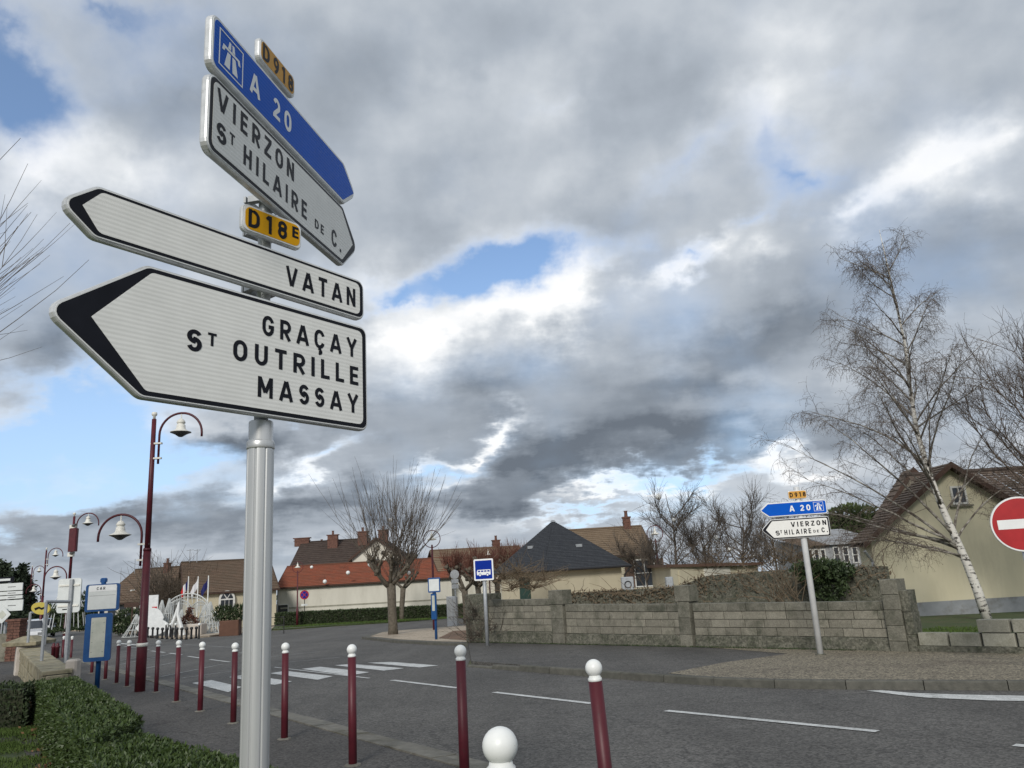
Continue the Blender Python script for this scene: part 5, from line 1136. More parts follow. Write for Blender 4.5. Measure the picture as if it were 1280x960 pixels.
# dark-roofed house behind the annexe
Y0 = 84; A = X(365, 740, Y0); B = X(452, 740, Y0); ze = P(366, 706, Y0)[2]; zr = P(369, 679.5, Y0 + 4)[2]
tD, wD, rD = house('dark_roofed_house', 'house with a dark tiled roof and brick chimneys rising behind the orange roof', A, B, 8, ze, zr, 'pale', 'darkroof', n=12, chims=((-.01, 0, 1.6, .5, 0), (.50, -1.2, 1.1, 1.3, 1), (.26, .8, .5, .3, 1)))
A2 = X(437, 740, Y0 - 1.5); B2 = X(512, 740, Y0 - 1.5)
def gable_front(name, label, Y, pxl, pxr, apx, zl, za, depth, wallm, roofm, zb, over=.35, n=10, cols=None, right_slope=True, cat='house', thick=.14, eavepx=None):
    """wing whose gable end faces the road; ridge runs straight back"""
    L_ = np.array(X(pxl, 700, Y)); Rr = np.array(X(pxr, 700, Y)); Ap = np.array(X(*apx[:2], Y)); t = thing(name, label, cat, (L_[0], Y, gz(L_[0], Y)))
    zR = za - (za - zl) * (Rr[0] - Ap[0]) / (Ap[0] - L_[0]); mb = MB()
    vs = [(L_[0], Y, zb), (Rr[0], Y, zb), (Rr[0], Y, zR), (Ap[0], Y, za), (L_[0], Y, zl)]; vs += [(v[0], Y + depth, v[2]) for v in vs]
    mb.add(vs, [(0, 1, 2, 3, 4), (9, 8, 7, 6, 5), (0, 4, 9, 5), (1, 6, 7, 2)]); wl = mb.build('wall', wallm, t)
    mb = MB(); uvs = []; k = (za - zl) / (Ap[0] - L_[0]); ov = over; f = Y - over
    quad_tiles(mb, uvs, (L_[0] - ov, Y + depth, zl - k * ov + .1), (L_[0] - ov, f, zl - k * ov + .1), (Ap[0], f, za + .1), (Ap[0], Y + depth, za + .1), n, .04, .02, cols)
    quad_tiles(mb, uvs, (Rr[0] + ov, f, zR - k * ov + .1), (Rr[0] + ov, Y + depth, zR - k * ov + .1), (Ap[0], Y + depth, za + .1), (Ap[0], f, za + .1), n, .04, .02, cols)
    rf = mb.build('roof', roofm, t, uv=uvs)
    mb = MB(); mb.add([(L_[0] - ov, f, zl - k * ov), (Ap[0], f, za), (Rr[0] + ov, f, zR - k * ov), (L_[0] - ov, Y + depth, zl - k * ov), (Ap[0], Y + depth, za), (Rr[0] + ov, Y + depth, zR - k * ov)], [(0, 1, 4, 3), (1, 2, 5, 4)]); mb.build('soffit', 'wood', rf)
    for (a, b) in (((L_[0] - ov - .02, f - .03, zl - k * ov - .06), (Ap[0], f - .03, za - .06)), ((Ap[0], f - .03, za - .06), (Rr[0] + ov, f - .03, zR - k * ov - .06))):
        va, vb = Vector(a), Vector(b); mb = MB(); mb.add([va, vb, vb + Vector((0, 0, thick + .12)), va + Vector((0, 0, thick + .12)), va + Vector((0, .05, 0)), vb + Vector((0, .05, 0)), vb + Vector((0, .05, thick + .12)), va + Vector((0, .05, thick + .12))], [(0, 1, 2, 3), (4, 7, 6, 5), (0, 4, 5, 1), (3, 2, 6, 7), (1, 5, 6, 2), (0, 3, 7, 4)])
        mb.build('verge_board', 'wood', rf)
    return t, wl, rf
tG, wG, rG = gable_front('white_gabled_house', 'white gabled house with two brick chimneys behind the big pollarded tree', Y0 - 1.5, 440, 503, (470.6, 673), P(440, 699, Y0 - 1.5)[2], P(470.6, 673.5, Y0 - 1.5)[2], 7, 'pale', 'darkroof', -3.5)
for px, py in ((453.5, 659), (479, 657)):
    c = P(px, py + 4, Y0 + 1); chimney(rG, (c[0], c[1], c[2] - 1.6), 1.0, .7, 1.4, 0, 1)
window(tG, Vector((1, 0)), Vector((0, -1, 0)), Vector(P(469, 706, Y0 - 1.5)), .9, 1.2, (2, 2))
# brown gabled house right of the orange roof
Y0 = 72; A = X(556, 740, Y0); B = X(660, 740, Y0 + 2); house('brown_gabled_house', 'house with a plain brown roof behind the reddish pollarded trees', A, B, 9, P(560, 713, Y0)[2], P(545, 689, Y0 + 4)[2], 'pale', 'beigeroof', n=12, gover=.6, chims=((.78, .2, .7, .8, 1),))
# beige house with tiled roof behind the pavilion
Y0 = 52; A = X(700, 740, Y0); B = X(818, 740, Y0); house('beige_house', 'beige house with a light tiled roof and chimney behind the slate pavilion', A, B, 8, P(820, 690, Y0)[2], P(780, 660.5, Y0 + 4)[2], 'cream', 'beigeroof', n=14, gover=.2, chims=((.86, -.1, .5, .75, 1),),
      wins=((806, 716, 0, 1.3, 1.7, (2, 2), 'shutter'),))
# slate pavilion
Yp = 38
def pavilion():
    fc = np.array(X(682, 709, Yp - 1.0)); rc = np.array(X(776, 704, Yp + 1.2)); U = (rc - fc); U /= np.linalg.norm(U); Nb = np.array([-U[1], U[0]])
    if Nb[1] < 0: Nb = -Nb
    w = np.linalg.norm(rc - fc); zE = P(740, 706, Yp)[2] + .05; zA = P(691, 651, Yp + w * .62)[2]
    # left face runs back to the left corner
    lc = np.array(X(626, 712, Yp + 3.0)); V = lc - fc; bc = rc + V; t = thing('slate_pavilion', 'cream pavilion with a steep pyramid roof of dark slates behind the wall', 'building', (fc[0], fc[1], gz(*fc)))
    zb = gz(*bc) - .5; mb = MB(); C4 = [fc, rc, bc, lc]
    mb.add([(*p, zb) for p in C4] + [(*p, zE) for p in C4], [(0, 1, 5, 4), (1, 2, 6, 5), (2, 3, 7, 6), (3, 0, 4, 7)]); wl = mb.build('wall', 'cream', t)
    ctr = (fc + rc + bc + lc) / 4; d = ray(691, 651); ap = CAM + d * (ctr[1] / d[1]); ap = np.array([ap[0], ap[1]]); zA = CAM[2] + d[2] * ctr[1] / d[1]
    E4 = [np.array(X(678, 709, fc[1] - .45)), None, None, None]
    def ext(p, k=1.16): return ctr + (p - ctr) * k
    E4 = [ext(p) for p in C4]; zEe = zE - .16; mb = MB(); uvs = []
    for i in range(4):
        a, b = E4[i], E4[(i + 1) % 4]; ta, tb = ap + (a - ap) * .03, ap + (b - ap) * .03
        quad_tiles(mb, uvs, (*a, zEe), (*b, zEe), (*tb, zA - .03 * (zA - zE)), (*ta, zA - .03 * (zA - zE)), 34, .014, .0)
    rf = mb.build('roof', 'slate', t, uv=uvs)
    MB().add([(*(ap + (p - ap) * .045), zA - .06) for p in E4] + [(*(ap + (p - ap) * .02), zA + .04) for p in E4], [(0, 1, 5, 4), (1, 2, 6, 5), (2, 3, 7, 6), (3, 0, 4, 7), (4, 5, 6, 7)]).build('ridge_cap', 'galv', rf)
    MB().add([(*p, zEe - .02) for p in E4], [(3, 2, 1, 0)]).build('soffit', 'wood', rf)
    MB().tube([(*p, zEe - .04) for p in E4 + [E4[0]]], .065, 6).build('gutter', 'blackmetal', rf)
    for i, (f, g) in enumerate(((.62, .42), (.42, .45))):
        a, b = (E4[0], E4[1]) if i == 0 else (E4[3], E4[0]); p = a + (b - a) * f; p = p + (ap - p) * g; z_ = zEe + (zA - zEe) * g + .06
        MB().box((p[0], p[1], z_), (.32, .1, .14), R_(20 if i == 0 else -40)).build('roof_vent', 'galv', rf)
    dp = rc + U * .1 - Nb * .1
    MB().tube([(*E4[1], zEe - .05), (dp[0] + .0, dp[1], zEe - .45), (dp[0], dp[1], zb)], .05, 8).build('downpipe', 'blackmetal', wl)
    q = lc + (fc - lc) * .55; dq = (fc - lc) / np.linalg.norm(fc - lc); nn = np.array([dq[1], -dq[0]])
    if nn[1] > 0: nn = -nn
    MB().box((q[0] + nn[0] * .03, q[1] + nn[1] * .03, zb + 1.5), (1.0, .06, 3.0), math.atan2(dq[1], dq[0])).build('door', 'greendoor', t)
pavilion()
# low flat garage and meter boxes
Y0 = 34; A = X(840, 730, Y0); B = X(950, 730, Y0 + 4)
def garage():
    t = thing('flat_garage', 'low pale garage with a flat brown-edged roof behind the wall', 'garage', (A[0], A[1], gz(*A))); za = P(840, 709, Y0)[2]; zb_ = P(948, 706.5, Y0 + 4)[2]
    V = np.array([0.15, 6.0]); c4 = [np.array(A), np.array(B), np.array(B) + V, np.array(A) + V]
    MB().add([(*p, -3) for p in c4] + [(*p, z) for p, z in zip(c4, (za, zb_, zb_, za))], [(0, 1, 5, 4), (1, 2, 6, 5), (2, 3, 7, 6), (3, 0, 4, 7)]).build('wall', 'cream', t)
    k = [c4[0] + (-.2, -.25), c4[1] + (.2, -.25), c4[2] + (.2, .2), c4[3] + (-.2, .2)]
    r = MB().add([(*p, z) for p, z in zip(k, (za, zb_, zb_, za))] + [(*p, z + .13) for p, z in zip(k, (za, zb_, zb_, za))], [(0, 1, 5, 4), (1, 2, 6, 5), (2, 3, 7, 6), (3, 0, 4, 7), (4, 5, 6, 7), (3, 2, 1, 0)]).build('roof', 'shutter', t)
    u = (np.array(B) - A); 
    for f, w_, m in ((.16, .16, 'cream'), (.50, .30, 'pale'), (.82, .18, 'cream')):
        p = np.array(A) + u * f; MB().box((p[0], p[1] - .03, za - .9), (np.linalg.norm(u) * w_, .06, 1.5), math.atan2(u[1], u[0])).build('door', m, t)
garage()
for px, lab_ in ((784.5, 'light grey utility box with a black ring left of the garage'), (837, 'small pale utility box at the left end of the garage')):
    c = P(px, 732, 33); t = thing('utility_box', lab_, 'utility box', (c[0], c[1], gz(c[0], c[1]))); H = c[2] + .35 - gz(c[0], c[1])
    MB().bbox((0, 0, H / 2), (.5 if px < 800 else .3, .3, H), b=.03).build('body', 'galv', t, local=True)
    if px < 800: MB().tube([(.13 * math.cos(a), -.17, H - .3 + .13 * math.sin(a)) for a in np.linspace(0, 2 * math.pi, 17)], .02, 5).build('hose_ring', 'blackmetal', t, local=True)
# workshop with big windows
def workshop():
    Y0 = 48; xl, xr = X(1034, 700, Y0)[0], X(1100, 700, Y0)[0]; t = thing('workshop', 'grey workshop with a row of large paned windows behind the dark ivy', 'building', (xl, Y0, gz(xl, Y0)))
    z1 = P(1040, 681, Y0)[2]; zr = P(1040, 664, Y0 + 4)[2]
    MB().add([(xl, Y0, -4), (xr, Y0, -4), (xr, Y0, z1), (xl, Y0, z1), (xl, Y0 + 7, -4), (xl, Y0 + 7, zr), (xr, Y0 + 7, -4), (xr, Y0 + 7, zr)], [(0, 1, 2, 3), (4, 0, 3, 5), (1, 6, 7, 2)]).build('wall', 'greyroof', t)
    MB().add([(xl - .3, Y0 - .3, z1), (xr, Y0 - .3, z1), (xr, Y0 + 5, zr), (xl - .3, Y0 + 5, zr), (xl - .3, Y0 - .3, z1 + .15), (xr, Y0 - .3, z1 + .15), (xr, Y0 + 5, zr + .15), (xl - .3, Y0 + 5, zr + .15)], [(0, 1, 5, 4), (4, 5, 6, 7), (0, 4, 7, 3)]).build('roof', 'greyroof', t)
    for k in range(5):
        a, b = P(1041 + k * 11.5, 684, Y0), P(1050.5 + k * 11.5, 703, Y0)
        window(t, Vector((1, 0)), Vector((0, -1, 0)), Vector(((a[0] + b[0]) / 2, Y0, (a[2] + b[2]) / 2)), b[0] - a[0], a[2] - b[2], (2, 1))
    t2 = thing('low_shed', 'low grey shed with a weathered tiled roof left of the paned workshop', 'building', (X(1005, 700, 44)[0], 44, -1.9))
    xa, xb = X(1008, 700, 44)[0], X(1033, 700, 44)[0]; z1 = P(1015, 683, 44)[2]; zr = P(1015, 672, 48)[2]
    MB().add([(xa, 44, -4), (xb, 44, -4), (xb, 44, z1), (xa, 44, z1), (xa, 49, -4), (xa, 49, zr), (xb, 49, -4), (xb, 49, zr)], [(0, 1, 2, 3), (4, 0, 3, 5), (1, 6, 7, 2)]).build('wall', 'greyroof', t2)
    mb = MB(); uvs = []; quad_tiles(mb, uvs, (xa - .2, 43.7, z1), (xb + .2, 43.7, z1), (xb + .2, 48, zr), (xa - .2, 48, zr), 8, .04); mb.build('roof', 'oldroof', t2, uv=uvs)
    for k in range(3): window(t2, Vector((1, 0)), Vector((0, -1, 0)), Vector(P(1013 + k * 8, 696, 44)), .25, .8, (1, 1))
workshop()
# yellow house
def yellow_house():
    Y0 = 29.5; zl = P(1092, 676, Y0)[2]; za = P(1181, 580, Y0)[2]
    k1 = ray(1181, 580); k2 = ray(1141, 587); dep_ = max(2.0, Y0 * ((k1[0] / k1[1]) / (k2[0] / k2[1]) - 1)); dep_ = 1.1
    t, wl, rf = gable_front('yellow_house', 'pale yellow gabled house with a grey base band behind the birch', Y0, 1092, 1290, (1181, 580), zl + .12, za - .12, dep_, 'creamy', 'oldroof', -3, over=.42, n=26, cols=None, thick=.10)
    xl = X(1092, 700, Y0)[0]; xr = X(1290, 700, Y0)[0]; zband = P(1200, 750, Y0)[2]
    MB().add([(xl - .02, Y0 - .02, -3), (xr + .02, Y0 - .02, -3), (xr + .02, Y0 - .02, zband), (xl - .02, Y0 - .02, zband), (xl - .02, Y0 + dep_, -3), (xl - .02, Y0 + dep_, zband)], [(0, 1, 2, 3), (4, 0, 3, 5)]).build('base_band', 'greyband', wl)
    c = P(1198, 619, Y0); window(t, Vector((1, 0)), Vector((0, -1, 0)), Vector(c), .52, .62, (1, 2)); MB().box((c[0], Y0 - .08, c[2] - .40), (.85, .14, .06)).build('window_sill', 'block', t)
    zq = P(1078, 668, Y0 + 7)[2]; gable_front('neighbour_house', 'grey-brown gable of a second house just behind the left slope of the yellow house', Y0 + 7, 1097, 1240, (1141, 589), zq, P(1141, 589, Y0 + 7)[2], .9, 'weathered', 'oldroof', -3, over=.1, n=12)
    # main range behind with its ridge running to the right
    ym = Y0 + 3.2; zr = za - .12 + .02; x0 = X(1181, 590, Y0)[0] + .1; xe = x0 + 13
    mb = MB(); uvs = []; ze = zl + .2; yf = Y0 + .35
    quad_tiles(mb, uvs, (x0, yf, za - 1.7), (xe, yf, za - 1.7), (xe, ym, zr), (x0, ym, zr), 14, .045, .02, 44)
    o = mb.build('rear_roof', 'oldroof', t, uv=uvs)
    MB().tube([(x0, ym, zr + .06), (xe, ym, zr + .06)], .11, 6).build('ridge_tiles', 'oldroof', o)
    c = (xl - .1, Y0 - .12); MB().tube([(c[0] - .3, Y0 - .3, zl - .35), (c[0] + .02, Y0 - .08, zl - .75), (c[0] + .02, Y0 - .08, -3)], .05, 6).build('downpipe', 'galv', wl)
yellow_house()

# ------------------------------------------------------------------ rear wall with dry creeper, ivy and shrubs behind the block wall
def rear_wall():
    pts = [(700, 742.5, 27.5), (780, 737.5, 26.8), (846, 733.5, 26), (883, 720, 25.5), (950, 714.5, 24), (1010, 710, 23), (1075, 708, 22), (1110, 708, 21.5)]
    t = thing('creeper_wall', 'older wall covered with dry brown creeper rising behind the block wall', 'wall', (X(700, 742, 27.5)[0], 27.5, gz(X(700, 742, 27.5)[0], 27.5)))
    mb = MB(); q = [P(*p) for p in pts]; n_ = len(q)
    vs = [(p[0], p[1], -3) for p in q] + [tuple(p) for p in q] + [(p[0] + .1, p[1] + .3, p[2]) for p in q]
    mb.add(vs, [(i, i + 1, n_ + i + 1, n_ + i) for i in range(n_ - 1)] + [(n_ + i, n_ + i + 1, 2 * n_ + i + 1, 2 * n_ + i) for i in range(n_ - 1)]); mb.build('wall_body', 'foot', t)
    r = np.random.default_rng(4); P_ = []; mbt = MB()
    for i in range(n_ - 1):
        a, b = q[i], q[i + 1]; m = int(np.linalg.norm(b - a) * (260 if i < 3 else 80))
        for k in range(m):
            f = r.uniform(); p = a + (b - a) * f; dz = abs(r.normal(0, .35)); P_.append((p[0], p[1] - r.uniform(.0, .10), p[2] + .04 - dz))
        for k in range(int(np.linalg.norm(b - a) * 16)):
            f = r.uniform(); p = a + (b - a) * f; z_ = p[2] - r.uniform(0, .8); pp = [(p[0], p[1] - .05, z_)]
            dx, dz = r.normal(0, .25), r.uniform(-.1, .28)
            for j in range(4): pp.append((pp[-1][0] + dx * .6 + r.normal(0, .06), p[1] - r.uniform(.03, .14), pp[-1][2] + dz * .6 + r.normal(0, .05)))
            mbt.tube(pp, [.014, .012, .010, .008, .004], 3, False)
    mbt.build('creeper_stems', 'vine', t); leaves('creeper_leaves', P_, .10, 'vine', t, seed=5)
rear_wall()
def clump(name, label, cat, pts, size, m, n, seed=1, up=.2, stems=None, stem_m='twig', kind='stuff', group=None, base=None):
    """irregular crown: leaves spread through a set of ellipsoids (x, y, z, rx, ry, rz)"""
    r = np.random.default_rng(seed); bx = base or (pts[0][0], pts[0][1], gz(pts[0][0], pts[0][1])); t = thing(name, label, cat, bx, 0, group)
    vol = np.array([p[3] * p[4] * p[5] for p in pts]) ** (2 / 3); cnt = (n * vol / vol.sum()).astype(int); out_ = []
    for p, c in zip(pts, cnt):
        d = r.normal(size=(c, 3)); d /= np.linalg.norm(d, axis=1)[:, None]; rad = r.uniform(.45, 1.0, c) ** .6
        # sub-clumps make the outline uneven
        k = r.normal(size=(14, 3)); k /= np.linalg.norm(k, axis=1)[:, None]; dot = (d @ k.T).max(axis=1); rad *= .72 + .42 * np.clip((dot - .6) / .4, 0, 1)
        out_.append(np.array(p[:3]) + d * rad[:, None] * np.array(p[3:6]))
    out_ = np.concatenate(out_); leaves('foliage', out_, size, m, t, up=up, seed=seed, kind=kind)
    if stems:
        mb = MB()
        for s in stems: mb.tube(s[0], s[1], 6)
        mb.build('trunk', stem_m, t)
    return t
def El(px, py, Y, rx, ry, rz): p = P(px, py, Y); return (p[0], p[1], p[2], rx, ry, rz)
clump('ivy_mound', 'dark green ivy hanging over the rear wall beside the far direction sign', 'ivy', [El(1030, 716, 22, .75, .3, .32), El(1018, 712, 22, .5, .3, .22), El(1048, 713, 21.6, .45, .3, .25), El(1040, 735, 21.9, .22, .2, .7), El(1024, 730, 22, .2, .2, .5), El(1052, 726, 21.6, .16, .2, .45), El(1006, 711, 22.3, .4, .3, .2)], .11, 'leafdark', 4200, 3)
# tangle of bare shrub and creeper twigs
def twiggy(name, label, cat, spots, m='twig', n=60, L=1.6, seed=2, r0=.014, up=1.0, spread=.6, leafm=None, group=None):
    r = np.random.default_rng(seed); b0 = spots[0]; t = thing(name, label, cat, (b0[0], b0[1], gz(b0[0], b0[1])), 0, group); mb = MB(); tips = []
    for (x_, y_, z_) in spots:
        for k in range(n):
            d = np.array([r.normal(0, spread), r.normal(0, spread), up * r.uniform(.4, 1.2)]); d /= np.linalg.norm(d); p = np.array([x_, y_, z_]) + r.normal(0, .08, 3); pp = [p]; ll = L * r.uniform(.5, 1.1)
            for j in range(4):
                d = d + r.normal(0, .16, 3); d /= np.linalg.norm(d); p = p + d * ll / 4; pp.append(p)
                if j > 0:
                    d2 = d + r.normal(0, .6, 3); d2 /= np.linalg.norm(d2); mb.tube([p, p + d2 * ll * .14, p + (d2 + (0, 0, .1)) * ll * .28], [r0 * .5, r0 * .4, r0 * .25], 3, False)
            mb.tube(pp, [r0, r0 * .85, r0 * .7, r0 * .5, r0 * .3], 3, False); tips.append(p)
    mb.build('branches', m, t)
    return t
twiggy('bare_shrub', 'leafless shrub with fanned stems against the creeper wall', 'shrub', [tuple(P(980, 752, 21.5)), tuple(P(965, 752, 21.7)), tuple(P(995, 752, 21.5))], 'vine', 12, 1.3, 5, spread=.6)
twiggy('climbing_wisteria', 'tangled leafless climber over the left side of the slate pavilion', 'climber', [tuple(P(px, py, 35.2)) for px, py in ((640, 735), (655, 730), (668, 735), (678, 725), (632, 722), (650, 718))], 'vine', 34, 1.35, 6, r0=.015, up=.35, spread=.8)
twiggy('pier_ivy', 'leafless creeper clinging to the left pier of the block wall', 'creeper', [tuple(np.array([*wp(s_of(px, 780), .12), 0]) + np.array([0, 0, ZV(*wp(s_of(px, 780), .12), py)])) for px, py in ((592, 800), (604, 795), (600, 770), (622, 785), (590, 775))], 'twig', 16, .9, 7, r0=.012, up=.5, spread=.5)

# ------------------------------------------------------------------ trees
def tree_thing(name, label, base, group=None): return thing(name, label, 'tree', tuple(base), 0, group)
def path(r, p, d, L, n, wob=.1, grav=0.0):
    p = np.array(p, float); d = np.array(d, float); d /= np.linalg.norm(d); pts = [p]
    for i in range(n):
        d = d + r.normal(0, wob, 3); d[2] += grav; d /= np.linalg.norm(d); p = p + d * L / n; pts.append(p)
    return pts, d
def taper(a, b, n): return list(np.linspace(a, b, n))

def birch(base, H=13.4):
    r = np.random.default_rng(21); t = tree_thing('birch_tree', 'tall leafless silver birch with a white trunk and hanging twigs before the yellow house', base)
    b = np.array(base); tr = [b + (0, 0, -.2)]
    ctl = [(0, 0, 0), (-.12, 0, .9), (-.30, 0, 1.8), (-.50, 0, 2.6), (-.72, .05, 3.6), (-.92, .1, 4.8), (-1.05, .1, 6.2), (-1.0, .1, 7.6), (-.95, .0, 9.2), (-1.0, 0, 10.8), (-1.05, 0, 12.2), (-1.1, 0, H)]
    tp = [b + np.array(c) for c in ctl]; tr_r = [.155, .14, .125, .115, .10, .088, .075, .062, .048, .034, .022, .008]
    MB().tube(tp, tr_r, 12).build('trunk', 'birch', t, smooth=True)
    limbs = MB(); sec = MB(); tw = MB(); seeds = []
    def at(h):
        for i in range(len(ctl) - 1):
            if ctl[i + 1][2] >= h: f = (h - ctl[i][2]) / (ctl[i + 1][2] - ctl[i][2]); return tp[i] + (tp[i + 1] - tp[i]) * f
        return tp[-1]
    prim = []
    for h, az, L, e in [(2.1, 178, 6.0, 46), (2.3, 188, 5.2, 36), (1.9, 170, 3.9, 26), (2.5, 5, 3.4, 52), (2.6, 195, 5.6, 52), (2.2, 150, 5.0, 30), (2.7, 20, 4.6, 66), (3.4, 0, 3.0, 45), (2.0, 200, 3.6, 8), (2.4, 165, 5.2, 14)]: prim.append((h, az, L, e))
    h = 3.6
    while h < H - 1.3:
        k = 1 - (h - 3) / (H - 2); prim.append((h, r.uniform(0, 360) if (r.uniform() < .5 or h > 7.5) else r.normal(180, 35), (4.4 * k + .55) * r.uniform(.8, 1.1), r.uniform(36, 60) + max(0, h - 8) * 3)); h += r.uniform(.17, .32) * (1 if h < 8 else 1.25)
    def twigs(p, d, n, L):
        for _ in range(n):
            dd = d * .45 + r.normal(0, .45, 3); pts, _d = path(r, p, dd, L * r.uniform(.5, 1.15), 5, .12, -.24); tw.tube(pts, [.0042, .0038, .0034, .003, .0026, .002], 3, False)
            for q in (2, 3, 4):
                if r.uniform() < .65:
                    p2, _ = path(r, pts[q], r.normal(0, .6, 3) + (0, 0, -.35), L * .38, 2, .1, -.2); tw.tube(p2, [.0042, .0034, .0024], 3, False); seeds.append(p2[-1])
            seeds.append(pts[-1]); seeds.append(pts[3])
    for h, az, L, e in prim:
        a = R_(az); el = R_(e); d = np.array([math.cos(a) * math.cos(el), math.sin(a) * math.cos(el) * .8, math.sin(el)]); n_ = 9; pts, dd = path(r, at(h), d, L, n_, .06, -.028 if L > 3 else -.02)
        ra = .010 + .0075 * L; limbs.tube(pts, taper(ra, .006, n_ + 1), 6)
        for j in range(2, n_ + 1):
            for _ in range(2):
                if r.uniform() < (.22 if h < 8.5 else .5): continue
                d2 = (pts[j] - pts[j - 1]); d2 /= np.linalg.norm(d2); d3 = d2 + r.normal(0, .5, 3); d3[2] += .15; L2 = L * .30 * r.uniform(.6, 1.15) * (1.15 - j / n_ * .5)
                p2, e2 = path(r, pts[j], d3, L2, 5, .10, -.075); sec.tube(p2, taper(.009, .0035, 6), 4, False)
                for q in (2, 3, 4, 5): twigs(p2[q], (p2[q] - p2[q - 1]) / (L2 / 5), 2, .62)
    limbs.build('branches', 'limbbirch', t, smooth=True); sec.build('side_branches', 'twigbirch', t, smooth=True, kind='stuff'); tw.build('twigs', 'twigbirch', t, kind='stuff')
    leaves('catkins', np.array(seeds)[:: 1], .035, 'twig', t, up=-.8, seed=3)
    return t
birch(T(1234, 775, .12))

def bare_tree(name, label, base, H, crown, seed, m='twig', trunk_r=.16, spread=.75, n1=12, n2=7, n3=5, fork=.28, up=.9, twl=.5, tr=.007, tm=None, group=None, wob=.12):
    r = np.random.default_rng(seed); t = tree_thing(name, label, base, group); b = np.array(base, float)
    hf = H * fork; tp, d = path(r, b + (0, 0, -.2), (0, 0, 1), hf + .2, 4, .02); MB().tube(tp, taper(trunk_r, trunk_r * .75, 5), 10).build('trunk', tm or 'bark', t, smooth=True)
    lm = MB(); tw = MB(); top = tp[-1]; lead, _ = path(r, top, (0, 0, 1), (H - hf) * .86, 7, .07); lm.tube(lead, taper(trunk_r * .72, .015, 8), 7)
    for i in range(n1):
        f = i / n1; p0 = lead[int(f * 5)] + (lead[int(f * 5) + 1] - lead[int(f * 5)]) * r.uniform(); a = i * 2.4 + r.uniform(-.4, .4); L = crown * (1.25 - .55 * f) * r.uniform(.8, 1.15); sp_ = spread * (1.05 - .35 * f)
        d = np.array([math.cos(a) * sp_, math.sin(a) * sp_, up * r.uniform(.7, 1.1)]); pts, _ = path(r, p0, d, L, 7, wob, .05); lm.tube(pts, taper(trunk_r * .34, .009, 8), 6)
        for j in range(2, 8):
            for _ in range(n2 // 3 + 1):
                d2 = (pts[j] - pts[j - 1]) / (L / 7) + r.normal(0, .5, 3); d2[2] += .25; L2 = L * .36 * r.uniform(.6, 1.2); p2, _ = path(r, pts[j], d2, L2, 5, .12, .03); lm.tube(p2, taper(.012, .005, 6), 4, False)
                for q in range(1, 6):
                    for _ in range(n3 // 2):
                        d3 = (p2[q] - p2[q - 1]) / (L2 / 5) + r.normal(0, .55, 3); d3[2] += .2; p3, _ = path(r, p2[q], d3, twl * r.uniform(.5, 1.3), 3, .12, .02); tw.tube(p3, [tr, tr * .8, tr * .6, tr * .4], 3, False)
    lm.build('branches', m, t, smooth=True); tw.build('twigs', m, t, kind='stuff'); return t

def pollard(name, label, base, H, hf, R1, nl, shoots, SL, seed, m='bark', tr=.2, sm='twig', knob=.11, shoot_r=.014, fan=.55, up=1.0, sub=True, flat=.3, group=None, azs=None):
    """pollarded tree: a stout trunk, thick knuckled limbs and long unbranched shoots"""
    r = np.random.default_rng(seed); t = tree_thing(name, label, base, group); b = np.array(base, float)
    tp, d = path(r, b + (0, 0, -.2), (0, 0, 1), hf + .2, 4, .03); MB().tube(tp, [tr * 1.18, tr, tr * .94, tr * .95, tr], 12).build('trunk', m, t, smooth=True)
    lm = MB(); sh = MB(); kn = []
    for i in range(nl):
        a = azs[i] if azs else i * 2 * math.pi / nl + r.uniform(-.3, .3); L = R1 * r.uniform(.8, 1.2); d = np.array([math.cos(a), math.sin(a), r.uniform(flat, flat + .8)])
        pts, dd = path(r, tp[-1] - (0, 0, r.uniform(0, .25)), d, L, 5, .12, .10); lm.tube(pts, [tr * .5, tr * .42, tr * .36, tr * .33, tr * .36, tr * .25], 8)
        kn += [(pts[5], dd), (pts[3], dd)]
        for _ in range(2):
            p2, d2 = path(r, pts[r.integers(2, 5)], dd + r.normal(0, .6, 3) + (0, 0, .3), L * .45, 3, .15, .1); lm.tube(p2, [tr * .3, tr * .24, tr * .22, tr * .18], 6); kn.append((p2[-1], d2))
    for p, d in kn:
        for _ in range(3): lm.sphere(p + r.normal(0, knob * .4, 3), knob * r.uniform(.6, 1.1), 8, 6)
        for _ in range(shoots):
            d2 = np.array([d[0] * fan * .9, d[1] * fan * .9, up]) + r.normal(0, fan * .62, 3) * (1, 1, .5); L = SL * r.uniform(.45, 1.1); pts, _ = path(r, p + r.normal(0, knob * .4, 3), d2, L, 6, .045, .055)
            sh.tube(pts, taper(shoot_r, shoot_r * .3, 7), 3, False)
            if sub:
                for _ in range(2):
                    q = r.integers(2, 5); p3, _ = path(r, pts[q], (pts[q] - pts[q - 1]) / (L / 6) + r.normal(0, .3, 3), L * .35, 3, .05, .03); sh.tube(p3, [shoot_r * .6, shoot_r * .5, shoot_r * .35, shoot_r * .2], 3, False)
    lm.build('limbs', m, t, smooth=True); sh.build('shoots', sm, t, kind='stuff'); return t
b = T(491.5, 793, .1)
pollard('pollarded_tree', 'large pollarded tree with a fan of long bare shoots on the gravel island', b, 7.8, 2.2, 1.7, 8, 5, 4.3, 31, fan=.66, tr=.21, shoot_r=.015, knob=.10)
b = G(502, 776); pollard('pollarded_tree', 'smaller pollarded tree half hidden behind the large one on the island', b, 6, 2.6, 1.5, 5, 4, 2.4, 32, tr=.22, fan=.5)
b = G(412, 777); pollard('stubby_pollard', 'stubby pollarded tree with crooked level limbs before the orange roof', b, 5, 3.0, 2.4, 6, 9, .8, 33, tr=.26, flat=-.12, knob=.17, shoot_r=.016, up=.3, fan=.8, sm='redtwig', sub=False, azs=[0.2, 3.2, 2.7, -.3, 1.6, 4.6])
pg = 'reddish pollarded trees behind the island'
